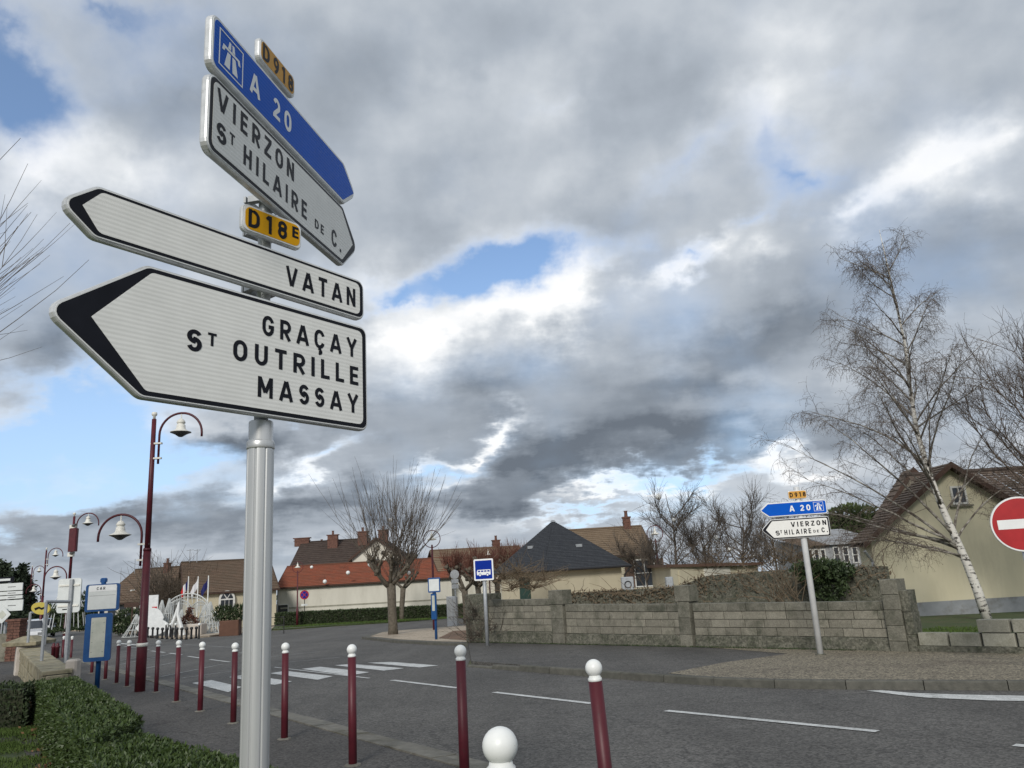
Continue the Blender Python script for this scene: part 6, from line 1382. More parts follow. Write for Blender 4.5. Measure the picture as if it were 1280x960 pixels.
for i, (px, Y_, pt) in enumerate(((583, 50, 690), (600, 56, 684), (622, 60, 682), (640, 66, 680), (660, 70, 680))):
    b = P(px, 760, Y_); b[2] = gz(b[0], b[1]); Ht = ZV(b[0], b[1], pt) - b[2]
    pollard('reddish_pollard', ['reddish pollarded tree nearest the round grey sign back', 'reddish pollarded tree behind the square blue bus sign, second from the left', 'reddish pollarded tree just right of the bus sign', 'reddish pollarded tree left of the slate roof', 'reddish pollarded tree mostly hidden by the slate roof'][i], b, Ht, Ht * .48, 1.7, 7, 12, Ht * .30, 40 + i, tr=.2, sm='redtwig', m='bark', knob=.14, shoot_r=.02, fan=.6, group=pg)
# tree out of the picture on the left whose shoots reach in
bx, by = -9.6, 9.0
pollard('pollarded_tree', 'bare tree at the left edge whose long upcurved shoots reach into view', (bx, by, gz(bx, by)), 7, 2.7, 2.3, 9, 8, 3.5, 51, tr=.2, fan=.58, up=1.0, shoot_r=.010, sub=True, knob=.08)
def tb(px, Y): p = P(px, 740, Y); p[2] = gz(p[0], p[1]); return p
b = tb(846, 50); bare_tree('bare_tree', 'round leafless tree right of the beige house chimney', b, ZV(b[0], b[1], 598) - b[2], 3.0, 61, trunk_r=.13, fork=.22, n1=15, n3=2, tr=.010, twl=.9, spread=1.15, up=.65, wob=.16)
b = tb(930, 54); bare_tree('bare_tree', 'broad leafless tree behind the garage, left of the far direction sign', b, ZV(b[0], b[1], 608) - b[2], 3.3, 62, trunk_r=.14, fork=.2, n1=15, n3=2, tr=.010, twl=.9, spread=1.1, up=.65, wob=.16)
b = tb(975, 56); bare_tree('bare_tree', 'leafless tree directly behind the far direction sign', b, ZV(b[0], b[1], 628) - b[2], 2.9, 63, trunk_r=.13, fork=.2, n1=12, n3=2, tr=.010, twl=.9, spread=1.1, up=.65)
b = tb(888, 52); bare_tree('bare_tree', 'low leafless tree between the two larger bare trees', b, ZV(b[0], b[1], 650) - b[2], 3.0, 64, trunk_r=.16, fork=.2, n1=10, tr=.010, twl=.7, spread=1.0)
b = tb(812, 40); bare_tree('bare_shrub_tree', 'small leafless tree in front of the beige house window', b, ZV(b[0], b[1], 672) - b[2], 1.7, 65, trunk_r=.07, fork=.3, n1=9, tr=.008, twl=.4)
b = T(1322, 770, .12); b = (16.7, 24.0, gz(16.7, 24.0))
bare_tree('bare_tree', 'dense leafless tree at the right edge behind the no entry sign', b, 9.4, 3.9, 66, trunk_r=.15, fork=.14, n1=17, n2=6, n3=5, tr=.0065, twl=.75, spread=.52, up=1.1, m='twigbirch', tm='bark')
# shrubs behind the garage and between houses
for i, (px, py, Y_, L_) in enumerate(((880, 718, 36, 1.8), (905, 712, 37, 2.0), (960, 705, 38, 2.4), (985, 702, 38, 2.2), (935, 700, 39, 2.2), (1005, 702, 36, 1.9))):
    twiggy('bare_shrub', ['leafless shrub over the garage roof, the leftmost', 'leafless shrub over the middle of the garage roof', 'leafless shrub just left of the far signpost boards', 'leafless shrub under the far direction boards', 'leafless shrub at the right end of the garage roof', 'leafless shrub right of the far signpost before the low shed'][i], 'shrub', [tuple(P(px + k, py, Y_)) for k in (-8, 4)], 'vine' if i % 2 else 'twig', 22, L_ * .8, 70 + i, r0=.016, spread=.7, up=.8)
# evergreens far right of centre, conifers far left
clump('evergreen_tree', 'dark evergreen crown behind the workshop roof, the larger right-hand one', 'tree', [El(1068, 652, 88, 2.9, 2, 1.7), El(1056, 658, 88, 2, 2, 1.2), El(1082, 656, 88, 2.2, 2, 1.3), El(1045, 661, 88, 1.6, 1.5, .9)], .5, 'broad', 5200, 8, stems=[([tuple(tb(1068, 88)), tuple(P(1068, 655, 88))], [.3, .2])])
clump('evergreen_tree', 'dark evergreen crown at the left end behind the far direction sign', 'tree', [El(1040, 662, 92, 1.6, 1.5, 1.3), El(1030, 668, 92, 1.4, 1.5, 1.0)], .5, 'broad', 1800, 9, stems=[([tuple(tb(1040, 92)), tuple(P(1040, 664, 92))], [.25, .15])])
def conifer(label, px, ptop, Y, R1, seed):
    b = tb(px, Y); H = ZV(b[0], b[1], ptop) - b[2]; r = np.random.default_rng(seed); t = thing('conifer_tree', label, 'tree', tuple(b), 0, 'dark conifers at the far left'); MB().tube([tuple(b), (b[0], b[1], b[2] + H)], [.25, .03], 6).build('trunk', 'bark', t)
    P_ = []; 
    for k in range(int(H * 14)):
        f = r.uniform(.06, 1) ** .8; a = r.uniform(0, 2 * math.pi); L = R1 * (1 - f) * r.uniform(.6, 1.15) + .15
        for q in range(34): s_ = r.uniform(.15, 1); P_.append((b[0] + math.cos(a) * L * s_ + r.normal(0, .1), b[1] + math.sin(a) * L * s_ + r.normal(0, .1), b[2] + H * f - L * s_ * .25 + r.normal(0, .1)))
    leaves('foliage', P_, .34, 'conifer', t, up=-.1, seed=seed)
for i, (px, pt, Y_, R1) in enumerate(((2, 703, 62, 3.2), (14, 712, 60, 2.8), (25, 708, 64, 3.0), (33, 722, 66, 2.4), (-12, 698, 60, 3.4))):
    conifer(['dark conifer behind the direction panels at the left edge', 'second dark conifer from the left edge', 'third dark conifer, with a pointed top', 'rightmost dark conifer next to the far lamp post', 'dark conifer cut by the left picture edge'][i], px, pt, Y_, R1, 80 + i)
clump('far_shrubs', 'dark shrubs closing the end of the street under the cream sign back', 'shrubs', [El(px, py, 96, rx, 2, rz) for px, py, rx, rz in ((112, 765, 2.2, 2.4), (100, 772, 2, 1.4), (125, 768, 2, 2.0), (60, 774, 3, 1.2), (45, 772, 3, 1.5), (78, 778, 3, .9), (118, 752, 1.2, 1.6))], .45, 'leafdark', 5200, 12)
structure(clump('distant_wood', 'low dark line of distant trees beyond the village', 'wood', [El(px, 772 - px * .045, 190, 9, 3, 2.6) for px in range(-40, 1340, 60)], 1.0, 'leafdark', 9000, 13))

gp_ = 'white globe lights hung in the bare trees'
for px, py, Y_, rr, lab_ in ((463.5, 705, 37.2, .15, 'largest white globe light hanging in the big pollarded tree'), (488, 650, 38, .10, 'white globe light high in the shoots of the big pollarded tree'), (511, 716, 38, .09, 'white globe light low on the right of the big pollarded tree'),
        (406, 727, 69, .18, 'white globe light under the left arm of the stubby pollard'), (435, 716, 69, .18, 'white globe light at the right end of the stubby pollard'), (389.5, 709, 69, .14, 'white globe light left of the stubby pollard'),
        (823, 621, 50, .20, 'white globe light high in the round bare tree'), (842, 650, 50, .14, 'white globe light in the middle of the round bare tree'), (937, 650, 54, .16, 'white globe light in the broad bare tree, upper one'), (895, 672, 52, .16, 'white globe light over the garage roof, left one'),
        (912, 687, 52, .15, 'white globe light over the garage roof, lower middle one'), (943, 694, 52, .13, 'white globe light over the right end of the garage roof')):
    c = P(px, py, Y_); t = thing('globe_light', lab_, 'light', tuple(c), 0, gp_); MB().sphere((0, 0, 0), rr, 12, 8).build('globe', 'ball', t, local=True, smooth=True); MB().lathe([(.012, rr * .9), (.012, rr + .35)], n=5).build('hanger', 'blackmetal', t, local=True)

# ------------------------------------------------------------------ hedges
def hedge(name, label, foot, h, n, size, m='leaf', seed=1, group=None, core='soil'):
    """clipped hedge: prism over the polygon `foot` covered with small leaves"""
    t = thing(name, label, 'hedge', (foot[0][0], foot[0][1], gz(*foot[0])), 0, group); k = len(foot); r = np.random.default_rng(seed)
    ft = inset(foot, .05); MB().ground(ft, h - .05, 0.0).build('hedge_core', core, t)
    A = [Vector(p) for p in foot]; c = sum(A, Vector((0, 0))) / k; faces = []
    for i in range(k): faces.append(('s', A[i], A[(i + 1) % k], (A[(i + 1) % k] - A[i]).length * h))
    for i in range(k): 
        e1, e2 = A[i] - c, A[(i + 1) % k] - c; faces.append(('t', A[i], A[(i + 1) % k], abs(e1.x * e2.y - e1.y * e2.x) / 2))
    tot = sum(f[3] for f in faces); P_, N_ = [], []
    for kind, a, b_, ar in faces:
        q = int(n * ar / tot); u = r.uniform(size=q); v = r.uniform(size=q)
        if kind == 's':
            e = (b_ - a).normalized(); nn = Vector((e.y, -e.x)); 
            if nn.dot((a + b_) / 2 - c) < 0: nn = -nn
            for i in range(q):
                p = a.lerp(b_, u[i]); w_ = mnoise.noise(Vector((p.x * 2.5, p.y * 2.5, v[i] * 2))) * .035 - abs(r.normal(0, .02)); P_.append((p.x + nn.x * w_, p.y + nn.y * w_, gz(p.x, p.y) + v[i] * (h - .01))); N_.append((nn.x, nn.y, .45))
        else:
            for i in range(q):
                s1, s2 = (u[i], v[i]) if u[i] + v[i] <= 1 else (1 - u[i], 1 - v[i]); p = c + (a - c) * s1 + (b_ - c) * s2
                z_ = mnoise.noise(Vector((p.x * 2.2, p.y * 2.2, 5))) * .045 + mnoise.noise(Vector((p.x * 7, p.y * 7, 1))) * .02 - abs(r.normal(0, .018)); P_.append((p.x, p.y, gz(p.x, p.y) + h - .03 + z_)); N_.append((0, 0, 1))
    leaves('hedge_leaves', P_, size, m, t, up=.15, normals=N_, jit=.62, aspect=.42, seed=seed)
    return t
hh = .60
hg = [tuple(T(px, py, hh)[:2]) for px, py in ((46, 850), (94, 844.5), (175, 894), (176, 899))]
a0, a1 = Vector(hg[0]), Vector(hg[1]); e0, e1 = Vector(xy(104, 927, hh)), Vector(hg[2])
hedge('clipped_hedge', 'clipped green hedge along the footpath beside the blue bus stop', [tuple(a0), tuple(a1), tuple(e1), tuple(e0)], hh, 52000, .040, seed=91, group='clipped hedges')
f1 = Vector(xy(186, 917, .56)); f2 = Vector(xy(276, 941.5, .56)); fd = (f2 - f1).normalized(); gnear = Vector(xy(105, 932, .56))
hedge('clipped_hedge', 'nearest clipped hedge at the lower edge around the signpost foot', [tuple(gnear), tuple(f1 - fd * .25), tuple(f2 + fd * 2.0), tuple(Vector(xy(122, 958, .56)) + Vector((2.0, -2.25))), tuple(Vector(xy(122, 958, .56)))], .56, 60000, .038, seed=92, group='clipped hedges')
hedge('clipped_hedge', 'dark clipped hedge running off the left edge', [xy(43, 851, .58), tuple(Vector(xy(43, 851, .58)) + Vector((-6, .2))), tuple(Vector(xy(46, 852, .58)) + Vector((-6, -.75))), tuple(Vector(xy(46, 852, .58)) + Vector((.3, -.7)))], .58, 16000, .055, 'leafdark', 93, 'clipped hedges')
hedge('clipped_hedge', 'dark hedge beyond the stone wall at the left edge', [xy(-60, 818), xy(30, 812), xy(32, 806), xy(-60, 810)], .8, 7000, .10, 'leafdark', 94, 'clipped hedges')
q0, q1 = G(347, 784), G(600, 771)
hedge('clipped_hedge', 'long dark hedge in front of the white wall with the orange roof', [tuple(q0[:2]), tuple(q1[:2]), (q1[0] - .5, q1[1] + 1.0), (q0[0] - .5, q0[1] + 1.0)], 1.02, 14000, .16, 'leafdark', 95, 'clipped hedges')
# lawn blades and leaf litter at the lower left
r = np.random.default_rng(15); P_ = []
c0 = [np.array(xy(-30, 880)), np.array(xy(100, 905)), np.array(xy(118, 1010)), np.array(xy(-80, 1010))]
while len(P_) < 30000:
    u, v = r.uniform(size=2); p = (c0[0] * (1 - u) + c0[1] * u) * (1 - v) + (c0[3] * (1 - u) + c0[2] * u) * v
    if mnoise.noise(Vector((p[0] * 1.3, p[1] * 1.3, 0))) < r.uniform(-.5, .35): P_.append((p[0], p[1], gz(*p) + .014))
tag(leaves('grass', P_, .045, 'blade', None, up=1.8, aspect=.16, seed=16), 'short mown grass on the lawn at the lower left corner', 'grass')
P_ = []
for k in range(3000):
    u = r.uniform(); p = np.array(xy(60, 878)) * (1 - u) + np.array(xy(118, 985)) * u + r.normal(0, .17, 2); P_.append((*p, gz(*p) + .02 + r.uniform(0, .02)))
tag(leaves('leaf_litter', P_, .055, 'deadleaf', None, up=.2, aspect=.6, seed=17), 'fallen brown leaves scattered along the foot of the hedge', 'leaves')
P_ = []
for k in range(9000):
    u = r.uniform(); v = r.uniform(); p = np.array(xy(345, 787)) * (1 - u) + np.array(xy(600, 773)) * u + np.array([.3, 1.0]) * v * 4; P_.append((*p, gz(*p) + .09))
tag(leaves('verge_tufts', P_, .12, 'blade', None, up=1.5, aspect=.2, seed=18), 'rough grass on the verge before the long hedge', 'grass')
P_ = []
for k in range(26000):
    u = r.uniform(.0, 1); s_ = 10.9 + 12 * u; v = r.uniform(.35, 7); p = np.array(wp(s_, -v)); P_.append((*p, gz(*p) + .14))
tag(leaves('garden_grass', P_, .075, 'blade', None, up=1.8, aspect=.2, seed=19), 'green grass of the garden behind the low spaced blocks', 'grass')
P_ = []
for k in range(2600):
    u = r.uniform(); s_ = -1 + 13 * u; p = np.array(wp(s_, r.uniform(.03, .12) + abs(r.normal(0, .03)))); P_.append((*p, gz(*p) + .118))
tag(leaves('wall_foot_weeds', P_, .04, 'leafdark', None, up=1.0, aspect=.4, seed=20), 'thin line of moss and weeds along the foot of the block wall', 'weeds')

# ------------------------------------------------------------------ stone wall, frames and signs at the left
def stone_wall():
    zt_ = T(72, 838, .56); far = T(37, 809, .56); 
    a = np.array([zt_[0], zt_[1]]); za = zt_[2]; d = ray(37, 810); tt = (za - CAM[2]) / d[2]; f = (CAM + d * tt)[:2]
    if tt < 0 or f[1] > 24: f = np.array([-13.2, 21.5])
    U = (f - a); L_ = np.linalg.norm(U); U /= L_; N_ = np.array([U[1], -U[0]]); ang = math.atan2(U[1], U[0])
    t = thing('low_stone_wall', 'low yellowish stone wall with coping slabs and a capped pillar beyond the hedge', 'wall', (a[0], a[1], gz(*a)))
    r = random.Random(5); c = (a + f) / 2
    MB().box((c[0], c[1], za - .55), (L_, .36, .95), ang).build('wall_core', 'mortar', t)
    s = 0; k = 0
    while s < L_ - .1:
        w_ = min(r.uniform(.5, .65), L_ - s); p = a + U * (s + w_ / 2); MB().bbox((p[0], p[1], za - .035 + r.uniform(-.008, .008)), (w_ - .03, .50, .07), ang, b=.015).build('coping_slab', 'stone', t); s += w_
    for row in range(3):
        s = -.1 * row
        while s < L_:
            w_ = r.uniform(.3, .55)
            for side_ in (-1, 1):
                p = a + U * (s + w_ / 2) + N_ * side_ * .18; MB().bbox((p[0], p[1], za - .19 - row * .24), (w_ - .035, .06 + r.uniform(0, .04), .205), ang, b=.012).build('stone', 'stone', t)
            s += w_
        MB().bbox((a[0] - U[0] * .02, a[1] - U[1] * .02, za - .19 - row * .24), (.06, .36, .22), ang, b=.012).build('stone', 'stone', t)
    p = f + U * .25; zp = za + .08
    MB().bbox((p[0], p[1], (zp + gz(*p)) / 2), (.62, .62, zp - gz(*p)), ang, b=.02).build('pillar', 'palestone', t)
    MB().add([(p[0] + x_, p[1] + y_, zp + .0) for x_, y_ in ((-.46, -.46), (.46, -.46), (.46, .46), (-.46, .46))] + [(p[0] + x_, p[1] + y_, zp + .09) for x_, y_ in ((-.48, -.48), (.48, -.48), (.48, .48), (-.48, .48))] + [(p[0] + x_, p[1] + y_, zp + .24) for x_, y_ in ((-.12, -.12), (.12, -.12), (.12, .12), (-.12, .12))],
             [(3, 2, 1, 0)] + [(k_, (k_ + 1) % 4, (k_ + 1) % 4 + 4, k_ + 4) for k_ in range(4)] + [(k_ + 4, (k_ + 1) % 4 + 4, (k_ + 1) % 4 + 8, k_ + 8) for k_ in range(4)] + [(8, 9, 10, 11)]).build('pillar_cap', 'stone', t)
    return a, f, za
wa_, wf_, wz_ = stone_wall()
b = T(90.5, 846, 0); t = thing('stone_stub', 'short pale stone post at the end of the low wall', 'post', tuple(P(90.5, 846, 15.2))); bb = P(90.5, 846, 15.2); gg = gz(bb[0], bb[1]); H = ZV(bb[0], bb[1], 824) - gg
MB().bbox((0, 0, gg - bb[2] + H / 2), (.22, .2, H), b=.03).build('post_body', 'palestone', t, local=True)
def frame(label, pa, pb, pt, pbm, Y, name='tubular_frame'):
    a, c = P(pa, pt, Y), P(pb, pt, Y + .5); zb = P(pa, pbm, Y)[2]; t = thing(name, label, 'frame', (a[0], a[1], zb)); MB().tube([(a[0], a[1], zb), tuple(a)], .034, 8).build('upright', 'galv', t); MB().tube([tuple(a), tuple(c)], .034, 8).build('top_rail', 'galv', t); MB().tube([tuple(c), (c[0], c[1], zb - .1)], .034, 8).build('upright', 'galv', t)
frame('grey tubular frame standing in the stone wall, the nearer one', 58, 88, 752, 826, 17.5)
frame('grey tubular frame behind, carrying the yellow oval', 38, 59, 766, 803, 21.0)
c = P(51.5, 760.5, 20.6); t = thing('yellow_oval', 'tilted yellow oval plate with a dark mark on the rear tubular frame', 'sign', tuple(c))
mb = MB(); mb.plate([(.25 * math.cos(a), .15 * math.sin(a)) for a in np.linspace(0, 2 * math.pi, 25)[:-1]], -.03, .03); o = mb.build('disc', 'yellowp', t, local=True); M = Matrix.Rotation(R_(12), 4, 'Y'); o.matrix_local = M; W[o.name] = W[t.name] @ M
MB().plate([(-.16, -.02), (-.05, .04), (.02, .02), (.14, .08), (.16, .05), (.04, -.03), (-.04, -.01), (-.12, -.07)], -.036, -.031).build('mark', 'black', o, local=True)
# cream back of a panel on posts
Y_ = 24.0; a, c = P(73.5, 724, Y_), P(99, 765, Y_); w_ = c[0] - a[0]; h_ = a[2] - c[2]; cx = (a[0] + c[0]) / 2
t = thing('panel_back', 'cream back of a rounded sign panel with a grey post', 'road sign', (cx, Y_, gz(cx, Y_))); zc = (a[2] + c[2]) / 2 - gz(cx, Y_)
MB().plate(rpoly([(-w_ / 2, zc - h_ / 2), (w_ / 2, zc - h_ / 2), (w_ / 2, zc + h_ / 2), (-w_ / 2, zc + h_ / 2)], .08, 4), 0, .05).build('panel', 'paper2', t, local=True)
MB().box((.08, -.05, zc / 2 + .3), (.09, .08, zc + .35)).build('post', 'galv', t, local=True)
for z_ in (zc - h_ * .3, zc + h_ * .3): MB().box((0, -.012, z_), (w_ * .9, .03, .05)).build('rail', 'lamp', t, local=True)
MB().box((-.1, -.002, zc - h_ * .4), (.14, .006, .03)).build('sticker', 'black', t, local=True)
# stacked direction panels seen from behind at the left edge
Y_ = 33.0; pp = P(6, 790, Y_); t = thing('direction_sign', 'stack of four white direction panels on a grey post at the left edge', 'direction sign', (pp[0], Y_, gz(pp[0], Y_)))
MB().tube([(pp[0], Y_, gz(pp[0], Y_)), (pp[0], Y_, P(8, 724, Y_)[2])], .06, 8).build('post', 'galv', t)
for (t0, t1) in ((729.5, 738.5), (739.6, 743.9), (745, 749), (750.5, 764)):
    a, c = P(-14, t0, Y_), P(29.5, t1, Y_); w_ = c[0] - a[0]; z0, z1 = P(8, t1, Y_)[2], P(8, t0, Y_)[2]; x0 = a[0]
    o = MB().add([(x0, Y_ - .1, z0), (x0 + w_, Y_ - .1, z0), (x0 + w_, Y_ - .1, z1), (x0, Y_ - .1, z1), (x0, Y_ - .05, z0), (x0 + w_, Y_ - .05, z0), (x0 + w_, Y_ - .05, z1), (x0, Y_ - .05, z1)], [(0, 1, 2, 3), (0, 4, 5, 1), (3, 2, 6, 7), (1, 5, 6, 2), (4, 7, 6, 5)]).build('panel', 'paper2', t)
    MB().box((x0 + w_ * .7, Y_ - .102, (z0 + z1) / 2), (w_ * .22, .004, .03)).build('lettering', 'printgrey', o)
a, c = P(-12, 722.5, Y_), P(19, 727.5, Y_); MB().box(((a[0] + c[0]) / 2, Y_ - .1, (a[2] + c[2]) / 2), (c[0] - a[0], .05, .22)).build('name_plate', 'black', t); MB().box(((a[0] + c[0]) / 2, Y_ - .128, (a[2] + c[2]) / 2), (.8, .004, .09)).build('lettering', 'paper2', t)
c = P(3, 768.5, Y_ - .3); t = thing('diamond_sign', 'pale diamond-shaped sign below the stacked panels', 'road sign', (c[0], c[1], gz(c[0], c[1]))); zc = c[2] - gz(c[0], c[1])
MB().plate(rpoly([(-.36, zc), (0, zc - .36), (.36, zc), (0, zc + .36)], .04, 3), -.02, 0).build('plate', 'paper2', t, local=True); MB().plate(rpoly([(-.18, zc), (0, zc - .18), (.18, zc), (0, zc + .18)], .02, 3), -.026, -.021).build('face', 'paper', t, local=True); MB().box((0, .03, zc / 2), (.05, .05, zc)).build('post', 'galv', t, local=True)
# brick pillar
Y_ = 30; c = P(20, 800, Y_); zt_ = P(20, 776, Y_)[2]; g = gz(c[0], c[1]); t = thing('brick_pillar', 'square red brick gate pillar left of the white car', 'pillar', (c[0], c[1], g)); r = random.Random(4); hz = zt_ - g; n_ = 14
MB().box((0, 0, hz / 2), (.42, .42, hz)).build('pillar_core', 'mortar', t, local=True)
for k in range(n_):
    for j in range(2): MB().box(((-.12 if j else .12) + (.0 if k % 2 else .02), -.01, (k + .5) * hz / n_), (.225, .45, hz / n_ - .015)).build('brick', 'brick', t, local=True)
MB().box((0, 0, hz + .03), (.56, .56, .08)).build('cap', 'brick', t, local=True)
c2 = P(5, 800, Y_); t = thing('boundary_wall', 'grey rendered wall left of the brick pillar', 'wall', (c2[0], c2[1], gz(c2[0], c2[1]))); MB().box((-.6, 0, .45), (2.0, .2, 1.1)).build('wall_body', 'block', t, local=True)

# ------------------------------------------------------------------ cars
def car(label, c, rz, paint, group='cars parked down the street', scale=1.0):
    t = thing('parked_car', label, 'car', c, rz, group)
    prof = [(-2.0, .32), (-2.02, .62), (-1.9, .80), (-1.05, .92), (-.45, 1.40), (.9, 1.44), (1.75, 1.0), (1.98, .92), (2.02, .5), (1.98, .32)]
    def body(w0, pr, inset_=0.12):
        vs = []
        for sx, k in ((-1, 0), (1, 0)):
            for y_, z_ in pr: vs.append((sx * (w0 - (max(0, z_ - .85) * .32)), y_, z_))
        n = len(pr); return vs, [tuple(range(n - 1, -1, -1)), tuple(range(n, 2 * n))] + [(i, (i + 1) % n, n + (i + 1) % n, n + i) for i in range(n)]
    mb = MB(); mb.add(*body(.86, prof)); o = mb.build('body', paint, t, local=True)
    # glazing
    MB().add([(-.66, -1.06, .95), (.66, -1.06, .95), (.58, -.50, 1.37), (-.58, -.50, 1.37)], [(0, 1, 2, 3)]).build('windscreen', 'glass', t, local=True)
    MB().add([(-.64, 1.72, 1.03), (.64, 1.72, 1.03), (.58, .98, 1.42), (-.58, .98, 1.42)], [(3, 2, 1, 0)]).build('rear_window', 'glass', t, local=True)
    for s in (-1, 1):
        MB().add([(s * .855, -.92, .97), (s * .855, 1.45, 1.02), (s * .72, .85, 1.38), (s * .72, -.42, 1.36)], [(0, 1, 2, 3)]).build('side_window', 'glass', t, local=True)
        MB().bbox((s * .60, -1.99, .66), (.34, .06, .15), b=.01).build('headlight', 'alu', t, local=True)
        MB().bbox((s * .93, -.75, .98), (.16, .12, .12), b=.02).build('mirror', paint, t, local=True)
        for yy in (-1.3, 1.3):
            w = MB(); w.tube([(s * .72, yy, .32), (s * .88, yy, .32)], .32, 18); wo = w.build('wheel', 'tyre', t, local=True); MB().tube([(s * .87, yy, .32), (s * .895, yy, .32)], .19, 12).build('rim', 'alu', wo, local=True)
    MB().box((0, -2.02, .42), (1.3, .05, .16)).build('grille', 'blackmetal', t, local=True); MB().box((0, -2.05, .5), (.5, .02, .11)).build('number_plate', 'paper2', t, local=True)
    return t
for px, Y_, pb, lab_, pa, rz in ((38, 48, 800, 'white car facing the camera between the brick pillar and the tubular frames', 'carwhite', R_(30)), (52, 66, 0, 'dark car parked farther down the street behind the white one', 'cardark', R_(34)), (44, 80, 0, 'white car farthest down the street', 'carwhite', R_(34))):
    c = P(px, 790, Y_); car(lab_, (c[0], c[1], gz(c[0], c[1])), rz, pa)

# ------------------------------------------------------------------ the plaza with its winter decoration
pl_pts = [Vector(xy(px, py)) for px, py in ((141, 791.5), (165, 795.5), (200, 800), (232, 801.5), (246, 799.5))]
sbp = None; labs = 'leftmost second third fourth fifth sixth seventh eighth ninth tenth eleventh twelfth thirteenth fourteenth fifteenth sixteenth seventeenth eighteenth'.split()
tot = sum((b - a).length for a, b in zip(pl_pts, pl_pts[1:])); N_b = 18
pix = np.linspace(142, 245, N_b)
for k, px in enumerate(pix):
    py = np.interp(px, [141, 165, 200, 232, 246], [790.3, 794.3, 798.8, 799.6, 797.8]); b = T(px, py, .1); M = Matrix.Translation(Vector(b))
    lab_ = 'small black bollard on the plaza kerb, ' + (labs[k] + (' from the left' if k else '')) if k < N_b - 1 else 'small black bollard on the plaza kerb, the rightmost'
    if sbp is None:
        sbp = thing('kerb_bollard', lab_, 'bollard', tuple(b), 0, 'small black bollards along the plaza kerb'); MB().lathe([(.08, 0), (.055, .10), (.05, .46), (.08, .49), (.085, .55), (.06, .60), (.02, .61)], n=12).build('post', 'blackmetal', sbp, local=True, smooth=True)
    else: copy_tree(sbp, M, lab_)
def tall_post(px, pb, pt, lab_):
    b = T(px, pb, .1); H = ZV(b[0], b[1], pt) - b[2]; t = thing('slim_bollard', lab_, 'bollard', tuple(b), 0, 'slim black posts with white tops on the plaza'); MB().lathe([(.05, 0), (.045, H - .12)], n=10).build('post', 'blackmetal', t, local=True); MB().sphere((0, 0, H - .06), .075, 10, 8).build('ball', 'ball', t, local=True)
for px, lab_ in ((207, 'slim black post on the plaza, leftmost of four'), (212.5, 'slim black post on the plaza, second of four'), (219, 'slim black post on the plaza, third of four'), (248.5, 'slim black post on the plaza by the white arch, rightmost of four')): tall_post(px, 797 if px < 240 else 799, 779, lab_)
def flag(label, px, pt, cols, rng_seed):
    b = P(px, 790, 55); b[2] = gz(b[0], b[1]); H = ZV(b[0], b[1], pt) - b[2]; t = thing('flagpole', label, 'flagpole', tuple(b), 0, 'flagpoles on the plaza'); MB().lathe([(.055, 0), (.035, H)], n=8).build('pole', 'ball', t, local=True)
    r = random.Random(rng_seed); n_ = 6
    for i, m in enumerate(cols):
        vs = []; 
        for k in range(n_ + 1):
            f = (i + k / n_) / len(cols)
            vs += [(-.04 - f * .48, .05 * math.sin(f * 9), H - .15 - f * .85 - .05 * math.sin(f * 7)), (-.04 - f * .40, .08 * math.sin(f * 8), H - .75 - f * .75)]
        MB().add(vs, [(2 * k, 2 * k + 1, 2 * k + 3, 2 * k + 2) for k in range(n_)]).build('flag', m, t, local=True)
flag('flagpole with a limp blue, white and red flag', 233, 720.5, ['flagblue', 'flagwhite', 'flagred'], 1); flag('flagpole with a pale flag, the middle one of three', 245.3, 720.5, ['flagwhite'], 2); flag('flagpole with a dark blue flag, the rightmost', 258.3, 719.5, ['flagblue'], 3)
YD = 51.0
def wire_cone(label, px, pb, pt, R1, seed, m='wire2', n=16):
    b = P(px, pb, YD); b[2] = gz(b[0], b[1]) + .1; H = ZV(b[0], b[1], pt) - b[2]; t = thing('wire_cone', label, 'decoration', tuple(b), 0, 'white wire trees of the winter display'); r = random.Random(seed); mb = MB()
    for k in range(n):
        a = 2 * math.pi * k / n + r.uniform(-.1, .1); mb.tube([(.03 * math.cos(a), .03 * math.sin(a), H), (R1 * .45 * math.cos(a), R1 * .45 * math.sin(a), H * .5), (R1 * math.cos(a), R1 * math.sin(a), 0)], .024, 4)
    mb.build('strands', m, t, local=True); mb = MB()
    for f in (.0, .3, .6): mb.tube([(R1 * (1 - f) * .95 * math.cos(a), R1 * (1 - f) * .95 * math.sin(a), H * f * .97 + .02) for a in np.linspace(0, 2 * math.pi, 17)], .02, 4)
    mb.build('hoops', m, t, local=True)
for args in (('white wire cone at the left of the display', 201, 787, 750, .75, 1), ('second white wire cone of the display', 210, 789, 748, .7, 2), ('low white wire cone beside the dark shrub', 170, 787, 768, .8, 3), ('white wire cone right of the arch', 262, 788, 752, .7, 4), ('rightmost white wire cone near the brown planter', 269, 788, 764, .5, 5), ('wide white wire cone under the right half of the arch', 255, 789, 756, .8, 6), ('narrow wire cone between the flagpoles', 226, 788, 762, .6, 7)): wire_cone(*args)
